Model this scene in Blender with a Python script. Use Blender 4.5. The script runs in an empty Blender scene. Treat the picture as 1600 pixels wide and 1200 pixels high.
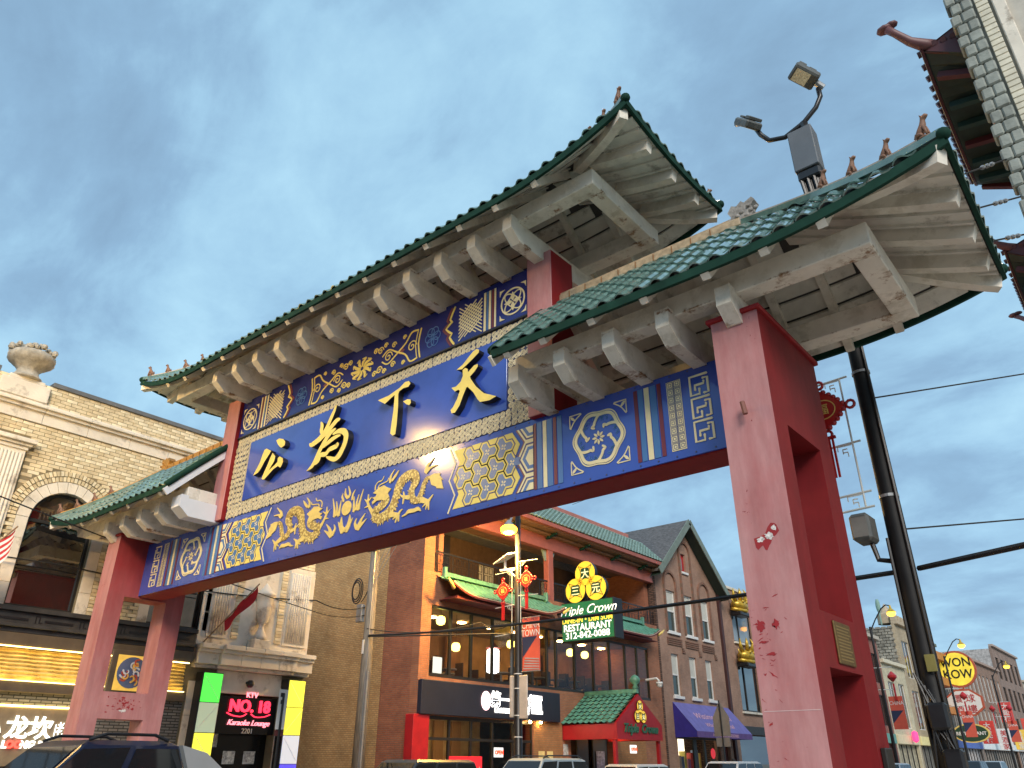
import bpy, math, random
from mathutils import Vector as V, Matrix
random.seed(7)
SC = bpy.context.scene
COL = SC.collection
R = math.radians
# ---------------------------------------------------------------- camera
EYE = 1.6
cam_d = bpy.data.cameras.new('camera'); cam = bpy.data.objects.new('camera', cam_d); COL.objects.link(cam)
YAW, PITCH, ROLL = 0.693404, 0.462376, 0.0018338
fw = V((-math.sin(YAW)*math.cos(PITCH), math.cos(YAW)*math.cos(PITCH), math.sin(PITCH)))
rt = V((math.cos(YAW), math.sin(YAW), 0)); up_ = rt.cross(fw)
r_ = rt*math.cos(ROLL)+up_*math.sin(ROLL); u_ = -rt*math.sin(ROLL)+up_*math.cos(ROLL)
m = Matrix((r_, u_, -fw)).transposed().to_4x4(); m.translation = V((0, 0, EYE)); cam.matrix_world = m
cam_d.sensor_width = 36; cam_d.lens = 1187.35/1600*36; cam_d.clip_start = .05; cam_d.clip_end = 3000
SC.camera = cam
# ---------------------------------------------------------------- sky
W = bpy.data.worlds.new('World'); SC.world = W; W.use_nodes = True
nt = W.node_tree; N = nt.nodes; L = nt.links; N.clear()
def nd(t, **k):
    n = N.new(t)
    for a, b in k.items(): setattr(n, a, b)
    return n
SUN_DIR = V((.62, -.58, .53)).normalized()
SUN_EL = math.asin(SUN_DIR.z); SUN_AZ = math.atan2(SUN_DIR.x, SUN_DIR.y)
tc = nd('ShaderNodeTexCoord'); sep = nd('ShaderNodeSeparateXYZ'); L.new(tc.outputs['Generated'], sep.inputs[0])
zz = nd('ShaderNodeMath', operation='MAXIMUM'); L.new(sep.outputs[2], zz.inputs[0]); zz.inputs[1].default_value = 0.0
za = nd('ShaderNodeMath', operation='ADD'); L.new(zz.outputs[0], za.inputs[0]); za.inputs[1].default_value = .42
dx = nd('ShaderNodeMath', operation='DIVIDE'); L.new(sep.outputs[0], dx.inputs[0]); L.new(za.outputs[0], dx.inputs[1])
dy = nd('ShaderNodeMath', operation='DIVIDE'); L.new(sep.outputs[1], dy.inputs[0]); L.new(za.outputs[0], dy.inputs[1])
cb = nd('ShaderNodeCombineXYZ'); L.new(dx.outputs[0], cb.inputs[0]); L.new(dy.outputs[0], cb.inputs[1])
mp = nd('ShaderNodeMapping'); mp.inputs['Rotation'].default_value = (0, 0, R(28)); mp.inputs['Scale'].default_value = (.8, 1.15, 1)
L.new(cb.outputs[0], mp.inputs[0])
n1 = nd('ShaderNodeTexNoise'); n1.inputs['Scale'].default_value = 2.6; n1.inputs['Detail'].default_value = 8; n1.inputs['Roughness'].default_value = .55; n1.inputs['Distortion'].default_value = .5
L.new(mp.outputs[0], n1.inputs['Vector'])
rp = nd('ShaderNodeValToRGB'); e = rp.color_ramp.elements
e[0].position = .30; e[0].color = (.126, .206, .296, 1)
e[1].position = .72; e[1].color = (.250, .402, .497, 1)
x = e.new(.44); x.color = (.150, .250, .354, 1)
x = e.new(.56); x.color = (.195, .325, .432, 1)
n2 = nd('ShaderNodeTexNoise'); n2.inputs['Scale'].default_value = 6.5; n2.inputs['Detail'].default_value = 9; n2.inputs['Roughness'].default_value = .62; n2.inputs['Distortion'].default_value = .3
L.new(mp.outputs[0], n2.inputs['Vector'])
nm = nd('ShaderNodeMath', operation='MULTIPLY_ADD'); L.new(n2.outputs['Fac'], nm.inputs[0]); nm.inputs[1].default_value = .46
nm2 = nd('ShaderNodeMath', operation='MULTIPLY_ADD'); L.new(n1.outputs['Fac'], nm2.inputs[0]); nm2.inputs[1].default_value = 1.0; nm2.inputs[2].default_value = -.225
L.new(nm2.outputs[0], nm.inputs[2]); L.new(nm.outputs[0], rp.inputs[0])
st = nd('ShaderNodeTexSky'); st.sky_type = 'NISHITA'; st.sun_disc = False; st.sun_elevation = SUN_EL; st.sun_rotation = SUN_AZ
sm = nd('ShaderNodeMix', data_type='RGBA', blend_type='MULTIPLY'); sm.inputs[0].default_value = 1
L.new(st.outputs[0], sm.inputs[6]); sm.inputs[7].default_value = (.1, .1, .1, 1)
mx = nd('ShaderNodeMix', data_type='RGBA'); mx.inputs[0].default_value = .93
L.new(sm.outputs[2], mx.inputs[6]); L.new(rp.outputs[0], mx.inputs[7])
bg = nd('ShaderNodeBackground'); bg.inputs[1].default_value = 1.0; L.new(mx.outputs[2], bg.inputs[0])
wo = nd('ShaderNodeOutputWorld'); L.new(bg.outputs[0], wo.inputs[0])
# ---------------------------------------------------------------- sun behind thin cloud
sd = bpy.data.lights.new('sun', 'SUN'); sd.energy = 1.5; sd.angle = R(25); sd.color = (1, .91, .80)
so = bpy.data.objects.new('sun', sd); COL.objects.link(so); so.rotation_euler = SUN_DIR.to_track_quat('Z', 'Y').to_euler(); so.location = (0, -20, 40)
# ---------------------------------------------------------------- exposure
SC.view_settings.view_transform = 'Standard'; SC.view_settings.look = 'None'; SC.view_settings.gamma = 1; SC.view_settings.exposure = 1.0
SC.view_settings.use_curve_mapping = False
SC.render.engine = 'CYCLES'
SC.cycles.use_denoising = True; SC.cycles.max_bounces = 6; SC.cycles.diffuse_bounces = 4; SC.cycles.glossy_bounces = 3; SC.cycles.transparent_max_bounces = 8
SC.cycles.caustics_reflective = False; SC.cycles.caustics_refractive = False; SC.cycles.sample_clamp_indirect = 6

# ================================================================ helpers
class MB:
    def __init__(s): s.v = []; s.f = []; s.m = []
    def add(s, vs, fs, mi=0):
        b = len(s.v); s.v += [tuple(p) for p in vs]
        for f in fs: s.f.append([b+i for i in f]); s.m.append(mi)
        return s
    def box(s, x0, x1, y0, y1, z0, z1, mi=0):
        if x0 > x1: x0, x1 = x1, x0
        if y0 > y1: y0, y1 = y1, y0
        if z0 > z1: z0, z1 = z1, z0
        return s.add([(x0,y0,z0),(x1,y0,z0),(x1,y1,z0),(x0,y1,z0),(x0,y0,z1),(x1,y0,z1),(x1,y1,z1),(x0,y1,z1)],
                     [(0,3,2,1),(4,5,6,7),(0,1,5,4),(1,2,6,5),(2,3,7,6),(3,0,4,7)], mi)
    def cbox(s, x0, x1, y0, y1, z0, z1, b=.01, mi=0):
        "box with chamfered edges"
        X, Y, Z = (min(x0,x1), max(x0,x1)), (min(y0,y1), max(y0,y1)), (min(z0,z1), max(z0,z1))
        vs = []; ix = {}
        for i in (0, 1):
            for j in (0, 1):
                for k in (0, 1):
                    sx, sy, sz = (1, -1)[i]*b, (1, -1)[j]*b, (1, -1)[k]*b
                    for a, p in enumerate(((X[i], Y[j]+sy, Z[k]+sz), (X[i]+sx, Y[j], Z[k]+sz), (X[i]+sx, Y[j]+sy, Z[k]))):
                        ix[i, j, k, a] = len(vs); vs.append(p)
        fs = []
        for i in (0, 1): fs.append([ix[i,0,0,0], ix[i,1,0,0], ix[i,1,1,0], ix[i,0,1,0]][::1 if i == 0 else 1])
        for j in (0, 1): fs.append([ix[0,j,0,1], ix[1,j,0,1], ix[1,j,1,1], ix[0,j,1,1]])
        for k in (0, 1): fs.append([ix[0,0,k,2], ix[1,0,k,2], ix[1,1,k,2], ix[0,1,k,2]])
        for i in (0, 1):
            for j in (0, 1): fs.append([ix[i,j,0,0], ix[i,j,1,0], ix[i,j,1,1], ix[i,j,0,1]])
            for k in (0, 1): fs.append([ix[i,0,k,0], ix[i,1,k,0], ix[i,1,k,2], ix[i,0,k,2]])
        for j in (0, 1):
            for k in (0, 1): fs.append([ix[0,j,k,1], ix[1,j,k,1], ix[1,j,k,2], ix[0,j,k,2]])
        for i in (0, 1):
            for j in (0, 1):
                for k in (0, 1): fs.append([ix[i,j,k,0], ix[i,j,k,1], ix[i,j,k,2]])
        return s.add(vs, fs, mi)
    def sweep(s, pts, w, h, up=(0, 0, 1), mi=0):
        "rectangular section w x h along a polyline"
        pts = [V(p) for p in pts]; n = len(pts); rings = []
        for i, p in enumerate(pts):
            d = (pts[min(i+1, n-1)]-pts[max(i-1, 0)]).normalized()
            sd = d.cross(V(up)).normalized(); uu = sd.cross(d).normalized()
            ww = w[i] if isinstance(w, (list, tuple)) else w; hh = h[i] if isinstance(h, (list, tuple)) else h
            rings.append([p-sd*ww/2-uu*hh/2, p+sd*ww/2-uu*hh/2, p+sd*ww/2+uu*hh/2, p-sd*ww/2+uu*hh/2])
        return s.rings(rings, mi)
    def rings(s, rings, mi=0, caps=True, closed=True):
        k = len(rings[0]); vs = [q for r in rings for q in r]; fs = []
        for i in range(len(rings)-1):
            for j in range(k if closed else k-1):
                a, b = i*k+j, i*k+(j+1) % k; fs.append((a, b, b+k, a+k))
        if caps and closed: fs.append(tuple(range(k))[::-1]); fs.append(tuple((len(rings)-1)*k+j for j in range(k)))
        return s.add(vs, fs, mi)
    def tube(s, pts, r, n=8, mi=0, caps=True):
        pts = [V(p) for p in pts]; m = len(pts); rings = []; prev = None
        for i, p in enumerate(pts):
            d = (pts[min(i+1, m-1)]-pts[max(i-1, 0)]).normalized()
            if prev is None: a = d.cross(V((0, 0, 1)) if abs(d.z) < .9 else V((1, 0, 0))).normalized()
            else: a = (prev-d*prev.dot(d)).normalized()
            prev = a; b = d.cross(a); rr = r[i] if isinstance(r, (list, tuple)) else r
            rings.append([p+(a*math.cos(t)+b*math.sin(t))*rr for t in [2*math.pi*k/n for k in range(n)]])
        return s.rings(rings, mi, caps)
    def lathe(s, prof, c=(0, 0, 0), n=16, mi=0, fn=None):
        rings = []
        for r, z in prof:
            rings.append([(c[0]+r*math.cos(t)*(fn(t, z) if fn else 1), c[1]+r*math.sin(t)*(fn(t, z) if fn else 1), c[2]+z) for t in [2*math.pi*k/n for k in range(n)]])
        return s.rings(rings, mi)
    def ball(s, c, rx, ry=None, rz=None, n=10, mi=0):
        ry = ry or rx; rz = rz or rx; rings = []
        for i in range(1, n//2+1):
            a = math.pi*i/(n//2+1)
            rings.append([(c[0]+rx*math.sin(a)*math.cos(t), c[1]+ry*math.sin(a)*math.sin(t), c[2]-rz*math.cos(a)) for t in [2*math.pi*k/n for k in range(n)]])
        return s.rings(rings, mi)
    def poly(s, pts, F, h=0, mi=0, ms=None, back=False):
        "2-D outline through mapping F(u, v, depth); h raises it towards the viewer"
        n = len(pts); a = [F(p[0], p[1], h) for p in pts]
        s.add(a, [tuple(range(n))], mi)
        if h or back:
            b = [F(p[0], p[1], 0) for p in pts]
            s.add(a+b, [(i, (i+1) % n, (i+1) % n+n, i+n) for i in range(n)], mi if ms is None else ms)
            if back: s.add(b, [tuple(range(n))[::-1]], mi if ms is None else ms)
        return s
    def stroke(s, pts, F, h=.01, w=None, mi=0, ms=None, sm=4, closed=False):
        "brush stroke: points (u, v[, width])"
        P = [(p[0], p[1], p[2] if len(p) > 2 else w) for p in pts]
        if sm > 1 and len(P) > 2:
            Q = []; n = len(P); rng = range(n if closed else n-1)
            for i in rng:
                g = lambda k: P[k % n] if closed else P[max(0, min(n-1, k))]
                a, b, c, d = g(i-1), g(i), g(i+1), g(i+2)
                for k in range(sm):
                    t = k/sm; Q.append(tuple(.5*((2*b[j])+(c[j]-a[j])*t+(2*a[j]-5*b[j]+4*c[j]-d[j])*t*t+(3*b[j]-a[j]-3*c[j]+d[j])*t**3) for j in range(3)))
            if not closed: Q.append(P[-1])
            P = Q
        n = len(P); Lf = []; Rt = []
        for i, p in enumerate(P):
            a, b = (P[(i-1) % n], P[(i+1) % n]) if closed else (P[max(i-1, 0)], P[min(i+1, n-1)])
            dx, dy = b[0]-a[0], b[1]-a[1]; l = math.hypot(dx, dy) or 1; nx, ny = -dy/l*p[2]/2, dx/l*p[2]/2
            Lf.append((p[0]+nx, p[1]+ny)); Rt.append((p[0]-nx, p[1]-ny))
        if not closed:   # round the ends a little
            for E_, i, sg in ((P[0], 0, -1), (P[-1], n-1, 1)):
                a, b = (P[0], P[1]) if i == 0 else (P[-2], P[-1])
                l = math.hypot(b[0]-a[0], b[1]-a[1]) or 1; e = (E_[0]+sg*(b[0]-a[0])/l*E_[2]*.38, E_[1]+sg*(b[1]-a[1])/l*E_[2]*.38)
                tri = [Lf[i], e, Rt[i]]
                s.add([F(*q, h) for q in tri], [(0, 1, 2)], mi)
                s.add([F(*q, h) for q in tri]+[F(*q, 0) for q in tri], [(0, 1, 4, 3), (1, 2, 5, 4)], mi if ms is None else ms)
        k = n if closed else n-1; A = [F(*q, h) for q in Lf]+[F(*q, h) for q in Rt]
        s.add(A, [(i, (i+1) % n, n+(i+1) % n, n+i) for i in range(k)], mi)
        if h:
            B = [F(*q, 0) for q in Lf]+[F(*q, 0) for q in Rt]; vs = A+B; fs = []
            for i in range(k):
                j = (i+1) % n; fs += [(i, j, 2*n+j, 2*n+i), (n+i, n+j, 3*n+j, 3*n+i)]
            s.add(vs, fs, mi if ms is None else ms)
        return s
    def slab(s, us, vs, holes, F, t, mi=0):
        "wall with rectangular holes: F(u, v, d) with d = 0 at the face and t behind"
        U = sorted(set(list(us)+[h[i] for h in holes for i in (0, 1)])); Z = sorted(set(list(vs)+[h[i] for h in holes for i in (2, 3)]))
        U = [u for u in U if us[0] <= u <= us[1]]; Z = [z for z in Z if vs[0] <= z <= vs[1]]
        solid = {}
        for i in range(len(U)-1):
            for j in range(len(Z)-1):
                cu, cv = (U[i]+U[i+1])/2, (Z[j]+Z[j+1])/2
                solid[i, j] = not any(h[0] < cu < h[1] and h[2] < cv < h[3] for h in holes)
        for (i, j), ok in solid.items():
            if not ok: continue
            a, b, c, d = U[i], U[i+1], Z[j], Z[j+1]
            s.add([F(a,c,0), F(b,c,0), F(b,d,0), F(a,d,0)], [(0,1,2,3)], mi)
            s.add([F(a,c,t), F(b,c,t), F(b,d,t), F(a,d,t)], [(3,2,1,0)], mi)
            for di, dj, q in ((-1,0,((a,c),(a,d))), (1,0,((b,c),(b,d))), (0,-1,((a,c),(b,c))), (0,1,((a,d),(b,d)))):
                if not solid.get((i+di, j+dj), False):
                    s.add([F(*q[0],0), F(*q[1],0), F(*q[1],t), F(*q[0],t)], [(0,1,2,3)], mi)
        return s
    def text(s, body, size, o, right, up=(0, 0, 1), ext=.01, align='CENTER', shear=0, mi=0, sx=1, space=1, off=0, ms=None):
        me = text_mesh(body, size, ext, align, shear, space, off); rr, uu = V(right).normalized(), V(up).normalized(); nn = rr.cross(uu); o = V(o)
        vs = [o+rr*v.co.x*sx+uu*v.co.y+nn*(v.co.z+ext) for v in me.vertices]
        if ms is None: s.add(vs, [tuple(p.vertices) for p in me.polygons], mi)
        else:
            b = len(s.v); s.v += [tuple(q) for q in vs]
            for p in me.polygons: s.f.append([b+i for i in p.vertices]); s.m.append(mi if p.normal.z > .7 else ms)
        bpy.data.meshes.remove(me); return s
    def mesh(s, name, mats, smooth=False, org=(0, 0, 0)):
        me = bpy.data.meshes.new(name); o = V(org)
        me.from_pydata([(p[0]-o.x, p[1]-o.y, p[2]-o.z) for p in s.v], [], s.f)
        for q in (mats if isinstance(mats, (list, tuple)) else [mats]): me.materials.append(q)
        if any(s.m): me.polygons.foreach_set('material_index', s.m)
        if smooth: me.polygons.foreach_set('use_smooth', [True]*len(me.polygons))
        me.update(); return me
def text_mesh(body, size, ext, align, shear=0, space=1, off=0):
    c = bpy.data.curves.new('t', 'FONT'); c.body = body; c.size = size; c.align_x = align; c.extrude = ext; c.resolution_u = 3; c.shear = shear; c.space_character = space; c.offset = off
    o = bpy.data.objects.new('t', c); COL.objects.link(o)
    dg = bpy.context.evaluated_depsgraph_get(); dg.update()
    me = bpy.data.meshes.new_from_object(o.evaluated_get(dg)); bpy.data.objects.remove(o); bpy.data.curves.remove(c)
    return me
ORG = {}
def thing(name, label, cat, loc=(0, 0, 0), group=None, rz=0):
    o = bpy.data.objects.new(name, None); COL.objects.link(o); o.location = loc; o.rotation_euler = (0, 0, rz); o.empty_display_size = .3
    o['label'] = label; o['category'] = cat
    if group: o['group'] = group
    ORG[o] = V(loc); return o
def obj(name, mb, mat, parent=None, smooth=False, bevel=0, label=None, kind=None, world=True):
    "mesh object; vertices are given in world metres unless world is False (then in the thing's own frame)"
    org = ORG.get(parent, V()) if world else V()
    me = mb.mesh(name, mat, smooth, org) if isinstance(mb, MB) else mb
    o = bpy.data.objects.new(name, me); COL.objects.link(o)
    if parent is not None: o.parent = parent; ORG[o] = ORG.get(parent, V()) if world else V()
    if bevel:
        b = o.modifiers.new('bevel', 'BEVEL'); b.width = bevel; b.segments = 2; b.limit_method = 'ANGLE'; b.angle_limit = R(40)
    if label: o['label'] = label
    if kind: o['kind'] = kind
    return o
def top(name, mb, mat, label, cat, group=None, **k):
    o = obj(name, mb, mat, None, **k); o['label'] = label; o['category'] = cat
    if group: o['group'] = group
    return o
def struct(name, mb, mat, **k): return obj(name, mb, mat, kind='structure', **k)
def copy_tree(o, parent=None):
    c = o.copy(); COL.objects.link(c); c.parent = parent
    for ch in o.children: copy_tree(ch, c)
    return c
# ================================================================ materials
MATS = {}
def mat(name, col, rough=.6, metal=0, var=.12, scale=3., bump=0, bscale=None, dirt=None, dirt_amt=.3, dirt_scale=1.2, emit=None, es=0, coat=0, spec=.5, stretch=None, detail=6):
    if name in MATS: return MATS[name]
    M = bpy.data.materials.new(name); M.use_nodes = True; t = M.node_tree; b = t.nodes['Principled BSDF']
    b.inputs['Roughness'].default_value = rough; b.inputs['Metallic'].default_value = metal; b.inputs['Coat Weight'].default_value = coat; b.inputs['Specular IOR Level'].default_value = spec
    c4 = (*col, 1)
    tcn = t.nodes.new('ShaderNodeTexCoord'); vec = tcn.outputs['Object']
    if stretch:
        mpn = t.nodes.new('ShaderNodeMapping'); mpn.inputs['Scale'].default_value = stretch; t.links.new(vec, mpn.inputs[0]); vec = mpn.outputs[0]
    src = None
    if var:
        n = t.nodes.new('ShaderNodeTexNoise'); n.inputs['Scale'].default_value = scale; n.inputs['Detail'].default_value = detail; n.inputs['Roughness'].default_value = .6; t.links.new(vec, n.inputs['Vector'])
        r = t.nodes.new('ShaderNodeValToRGB'); el = r.color_ramp.elements
        el[0].position = .28; el[1].position = .72
        el[0].color = (*[max(0, q*(1-var*1.6)) for q in col], 1); el[1].color = (*[min(1, q*(1+var*1.3)) for q in col], 1)
        t.links.new(n.outputs['Fac'], r.inputs[0]); src = r.outputs[0]
    if dirt:
        n2 = t.nodes.new('ShaderNodeTexNoise'); n2.inputs['Scale'].default_value = dirt_scale; n2.inputs['Detail'].default_value = 9; n2.inputs['Roughness'].default_value = .7; t.links.new(vec, n2.inputs['Vector'])
        r2 = t.nodes.new('ShaderNodeValToRGB'); r2.color_ramp.elements[0].position = .62-dirt_amt*.35; r2.color_ramp.elements[1].position = .62-dirt_amt*.35+.12
        t.links.new(n2.outputs['Fac'], r2.inputs[0])
        x = t.nodes.new('ShaderNodeMix'); x.data_type = 'RGBA'; t.links.new(r2.outputs[0], x.inputs[0])
        if src: t.links.new(src, x.inputs[6])
        else: x.inputs[6].default_value = c4
        x.inputs[7].default_value = (*dirt, 1); src = x.outputs[2]
    if src: t.links.new(src, b.inputs['Base Color'])
    else: b.inputs['Base Color'].default_value = c4
    if bump:
        n3 = t.nodes.new('ShaderNodeTexNoise'); n3.inputs['Scale'].default_value = bscale or 25; n3.inputs['Detail'].default_value = 5; t.links.new(vec, n3.inputs['Vector'])
        bp = t.nodes.new('ShaderNodeBump'); bp.inputs['Strength'].default_value = bump; bp.inputs['Distance'].default_value = .02; t.links.new(n3.outputs['Fac'], bp.inputs['Height']); t.links.new(bp.outputs[0], b.inputs['Normal'])
    if emit: b.inputs['Emission Color'].default_value = (*emit, 1); b.inputs['Emission Strength'].default_value = es
    MATS[name] = M; return M
def brickmat(name, c1, c2, mortar, L_=.22, H_=.075, ms=.012, axis='x', rough=.85, dirt=None):
    "brick coursework for walls too far away to build brick by brick; axis = horizontal direction of the wall"
    if name in MATS: return MATS[name]
    M = mat(name, c1, rough, var=0); t = M.node_tree; b = t.nodes['Principled BSDF']
    tcn = t.nodes.new('ShaderNodeTexCoord'); sp = t.nodes.new('ShaderNodeSeparateXYZ'); t.links.new(tcn.outputs['Object'], sp.inputs[0])
    co = t.nodes.new('ShaderNodeCombineXYZ'); t.links.new(sp.outputs[0 if axis == 'x' else 1], co.inputs[0]); t.links.new(sp.outputs[2], co.inputs[1])
    br = t.nodes.new('ShaderNodeTexBrick'); br.inputs['Scale'].default_value = 1; br.inputs['Brick Width'].default_value = L_; br.inputs['Row Height'].default_value = H_
    br.inputs['Mortar Size'].default_value = ms; br.inputs['Mortar Smooth'].default_value = .3; br.inputs['Bias'].default_value = 0; br.inputs['Color1'].default_value = (*c1, 1); br.inputs['Color2'].default_value = (*c2, 1); br.inputs['Mortar'].default_value = (*mortar, 1)
    t.links.new(co.outputs[0], br.inputs['Vector'])
    n = t.nodes.new('ShaderNodeTexNoise'); n.inputs['Scale'].default_value = .7; n.inputs['Detail'].default_value = 8; n.inputs['Roughness'].default_value = .7; t.links.new(tcn.outputs['Object'], n.inputs['Vector'])
    r = t.nodes.new('ShaderNodeValToRGB'); r.color_ramp.elements[0].position = .3; r.color_ramp.elements[1].position = .7; r.color_ramp.elements[0].color = (.62, .62, .62, 1); r.color_ramp.elements[1].color = (1.1, 1.1, 1.1, 1); t.links.new(n.outputs['Fac'], r.inputs[0])
    x = t.nodes.new('ShaderNodeMix'); x.data_type = 'RGBA'; x.blend_type = 'MULTIPLY'; x.inputs[0].default_value = 1; t.links.new(br.outputs['Color'], x.inputs[6]); t.links.new(r.outputs[0], x.inputs[7])
    t.links.new(x.outputs[2], b.inputs['Base Color'])
    bp = t.nodes.new('ShaderNodeBump'); bp.inputs['Strength'].default_value = .6; bp.inputs['Distance'].default_value = .01; bp.invert = True; t.links.new(br.outputs['Fac'], bp.inputs['Height']); t.links.new(bp.outputs[0], b.inputs['Normal'])
    return M
def glass(name, tint=(.03, .035, .04), see=0.0):
    if name in MATS: return MATS[name]
    M = mat(name, tint, .03, var=0, spec=.9)
    if see:
        t = M.node_tree; b = t.nodes['Principled BSDF']; out = t.nodes['Material Output']
        tr = t.nodes.new('ShaderNodeBsdfTransparent'); tr.inputs[0].default_value = (.92, .95, .95, 1)
        gl = t.nodes.new('ShaderNodeBsdfGlossy'); gl.inputs['Roughness'].default_value = .02
        fr = t.nodes.new('ShaderNodeFresnel'); fr.inputs[0].default_value = 1.55
        ms_ = t.nodes.new('ShaderNodeMixShader'); t.links.new(fr.outputs[0], ms_.inputs[0]); t.links.new(tr.outputs[0], ms_.inputs[1]); t.links.new(gl.outputs[0], ms_.inputs[2])
        t.links.new(ms_.outputs[0], out.inputs[0])
    return M
def emi(name, col, s): return mat(name, col, .5, var=0, emit=col, es=s)
black = mat('black_metal', (.012, .012, .014), .35, var=.2, scale=8)
dark = mat('dark_frame', (.02, .018, .016), .45, var=.1)
white = mat('white_paint', (.74, .73, .70), .5, var=.05)
grey = mat('grey_metal', (.30, .31, .32), .4, metal=.4, var=.1)
concrete = mat('concrete', (.34, .32, .29), .9, var=.12, scale=2, bump=.3, bscale=40)
gold = mat('gold_leaf', (.78, .58, .17), .38, var=.10, scale=12)
yellow = mat('yellow_gold_paint', (.84, .66, .16), .45, var=.06, scale=6)
# ================================================================ ground
asphalt = mat('asphalt', (.10, .098, .095), .85, var=.25, scale=.6, bump=.4, bscale=60)
paving = mat('pavement_concrete', (.48, .43, .37), .9, var=.15, scale=.8, bump=.3, bscale=30)
paint_w = mat('road_paint', (.75, .75, .72), .7, var=.1)
struct('ground', MB().box(-700, 700, -400, 1200, -1, -.16), mat('ground_dust', (.36, .33, .28), .95, var=.2, scale=.05))
struct('road', MB().add([(-17.6,-60,-.13),(-4.4,-60,-.13),(-4.4,320,-.13),(-17.6,320,-.13)], [(0,1,2,3)]), asphalt)
struct('cross_street', MB().add([(-150,-26,-.126),(150,-26,-.126),(150,-1.2,-.126),(-150,-1.2,-.126)], [(0,1,2,3)]), asphalt)
for nm, x0, x1 in (('pavement_east', -22.4, -17.6), ('pavement_west', -4.4, 14)):
    struct(nm, MB().box(x0, x1, -1.2, 320, -.3, 0), paving)
    kx = x1 if x1 < 0 and nm == 'pavement_east' else x0
    struct('kerb', MB().cbox(kx-.08, kx+.08, -1.2, 320, -.3, .012, .015), concrete)
for i in range(9):
    x = -16.8+i*1.45
    struct('crossing_stripe', MB().add([(x, 1.2, -.122), (x+.6, 1.2, -.122), (x+.6, 4.2, -.122), (x, 4.2, -.122)], [(0,1,2,3)]), paint_w)
for i in range(20):
    y = 14+i*9; struct('lane_mark', MB().add([(-11.1, y, -.122), (-10.95, y, -.122), (-10.95, y+3, -.122), (-11.1, y+3, -.122)], [(0,1,2,3)]), mat('yellow_road_paint', (.62, .42, .06), .7))
# ================================================================ the gate
def rust_edges(M, levels):
    "rust bleeding from the steel along the lower edges of the beams"
    t = M.node_tree; b = t.nodes['Principled BSDF']; src = b.inputs['Base Color'].links[0].from_socket
    tcn = t.nodes.new('ShaderNodeTexCoord'); sp = t.nodes.new('ShaderNodeSeparateXYZ'); t.links.new(tcn.outputs['Object'], sp.inputs[0]); acc = None
    for z in levels:
        s_ = t.nodes.new('ShaderNodeMath'); s_.operation = 'SUBTRACT'; t.links.new(sp.outputs[2], s_.inputs[0]); s_.inputs[1].default_value = z
        a = t.nodes.new('ShaderNodeMath'); a.operation = 'ABSOLUTE'; t.links.new(s_.outputs[0], a.inputs[0])
        r = t.nodes.new('ShaderNodeMapRange'); r.inputs[1].default_value = .0; r.inputs[2].default_value = .085; r.inputs[3].default_value = 1; r.inputs[4].default_value = 0; t.links.new(a.outputs[0], r.inputs[0])
        if acc is None: acc = r.outputs[0]
        else:
            mx_ = t.nodes.new('ShaderNodeMath'); mx_.operation = 'MAXIMUM'; t.links.new(acc, mx_.inputs[0]); t.links.new(r.outputs[0], mx_.inputs[1]); acc = mx_.outputs[0]
    n = t.nodes.new('ShaderNodeTexNoise'); n.inputs['Scale'].default_value = 3.2; n.inputs['Detail'].default_value = 10; n.inputs['Roughness'].default_value = .72; t.links.new(tcn.outputs['Object'], n.inputs['Vector'])
    m_ = t.nodes.new('ShaderNodeMath'); m_.operation = 'MULTIPLY_ADD'; t.links.new(acc, m_.inputs[0]); m_.inputs[1].default_value = .26; t.links.new(n.outputs['Fac'], m_.inputs[2])
    rp_ = t.nodes.new('ShaderNodeValToRGB'); rp_.color_ramp.elements[0].position = .765; rp_.color_ramp.elements[1].position = .86; t.links.new(m_.outputs[0], rp_.inputs[0])
    x = t.nodes.new('ShaderNodeMix'); x.data_type = 'RGBA'; t.links.new(rp_.outputs[0], x.inputs[0]); t.links.new(src, x.inputs[6]); x.inputs[7].default_value = (.24, .12, .05, 1); t.links.new(x.outputs[2], b.inputs['Base Color'])
XC, YC = -11.24, 8.95
cream = mat('weathered_white_paint', (.76, .71, .62), .65, var=.10, scale=2.2, bump=.12, bscale=18, dirt=(.60, .55, .46), dirt_amt=.35, dirt_scale=3.0)
rust_edges(cream, (9.735, 9.345, 6.855, 6.465))
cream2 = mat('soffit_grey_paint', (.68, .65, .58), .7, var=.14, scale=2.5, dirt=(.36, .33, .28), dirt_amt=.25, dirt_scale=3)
newwhite = mat('fresh_white_board', (.74, .75, .78), .5, var=.03)
tile_m = mat('green_glazed_tile', (.120, .215, .190), .13, var=.30, scale=2.5, coat=.8, spec=.8, dirt=(.20, .28, .26), dirt_amt=.16, dirt_scale=3)
fascia_m = mat('dark_green_fascia', (.010, .040, .028), .75, var=.2, scale=4, spec=.12)
hipcap_m = mat('hip_ridge_cap', (.42, .37, .32), .55, var=.2, scale=6)
ridge_m = mat('ochre_ridge', (.52, .27, .06), .5, var=.25, scale=9, bump=.4, bscale=18)
clay = mat('brown_clay', (.23, .12, .075), .6, var=.25, scale=14)
stone_orn = mat('grey_stone_ornament', (.27, .25, .23), .75, var=.3, scale=14, bump=.5, bscale=30)
blue = mat('blue_enamel_panel', (.038, .082, .40), .14, var=.14, scale=.9, coat=.5)
blue2 = mat('light_blue_enamel', (.06, .17, .40), .3, var=.06)
maroon = mat('maroon_enamel', (.16, .025, .04), .35, var=.08)
pale = mat('pale_gold_paint', (.80, .70, .42), .4, var=.06, scale=7)
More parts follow.
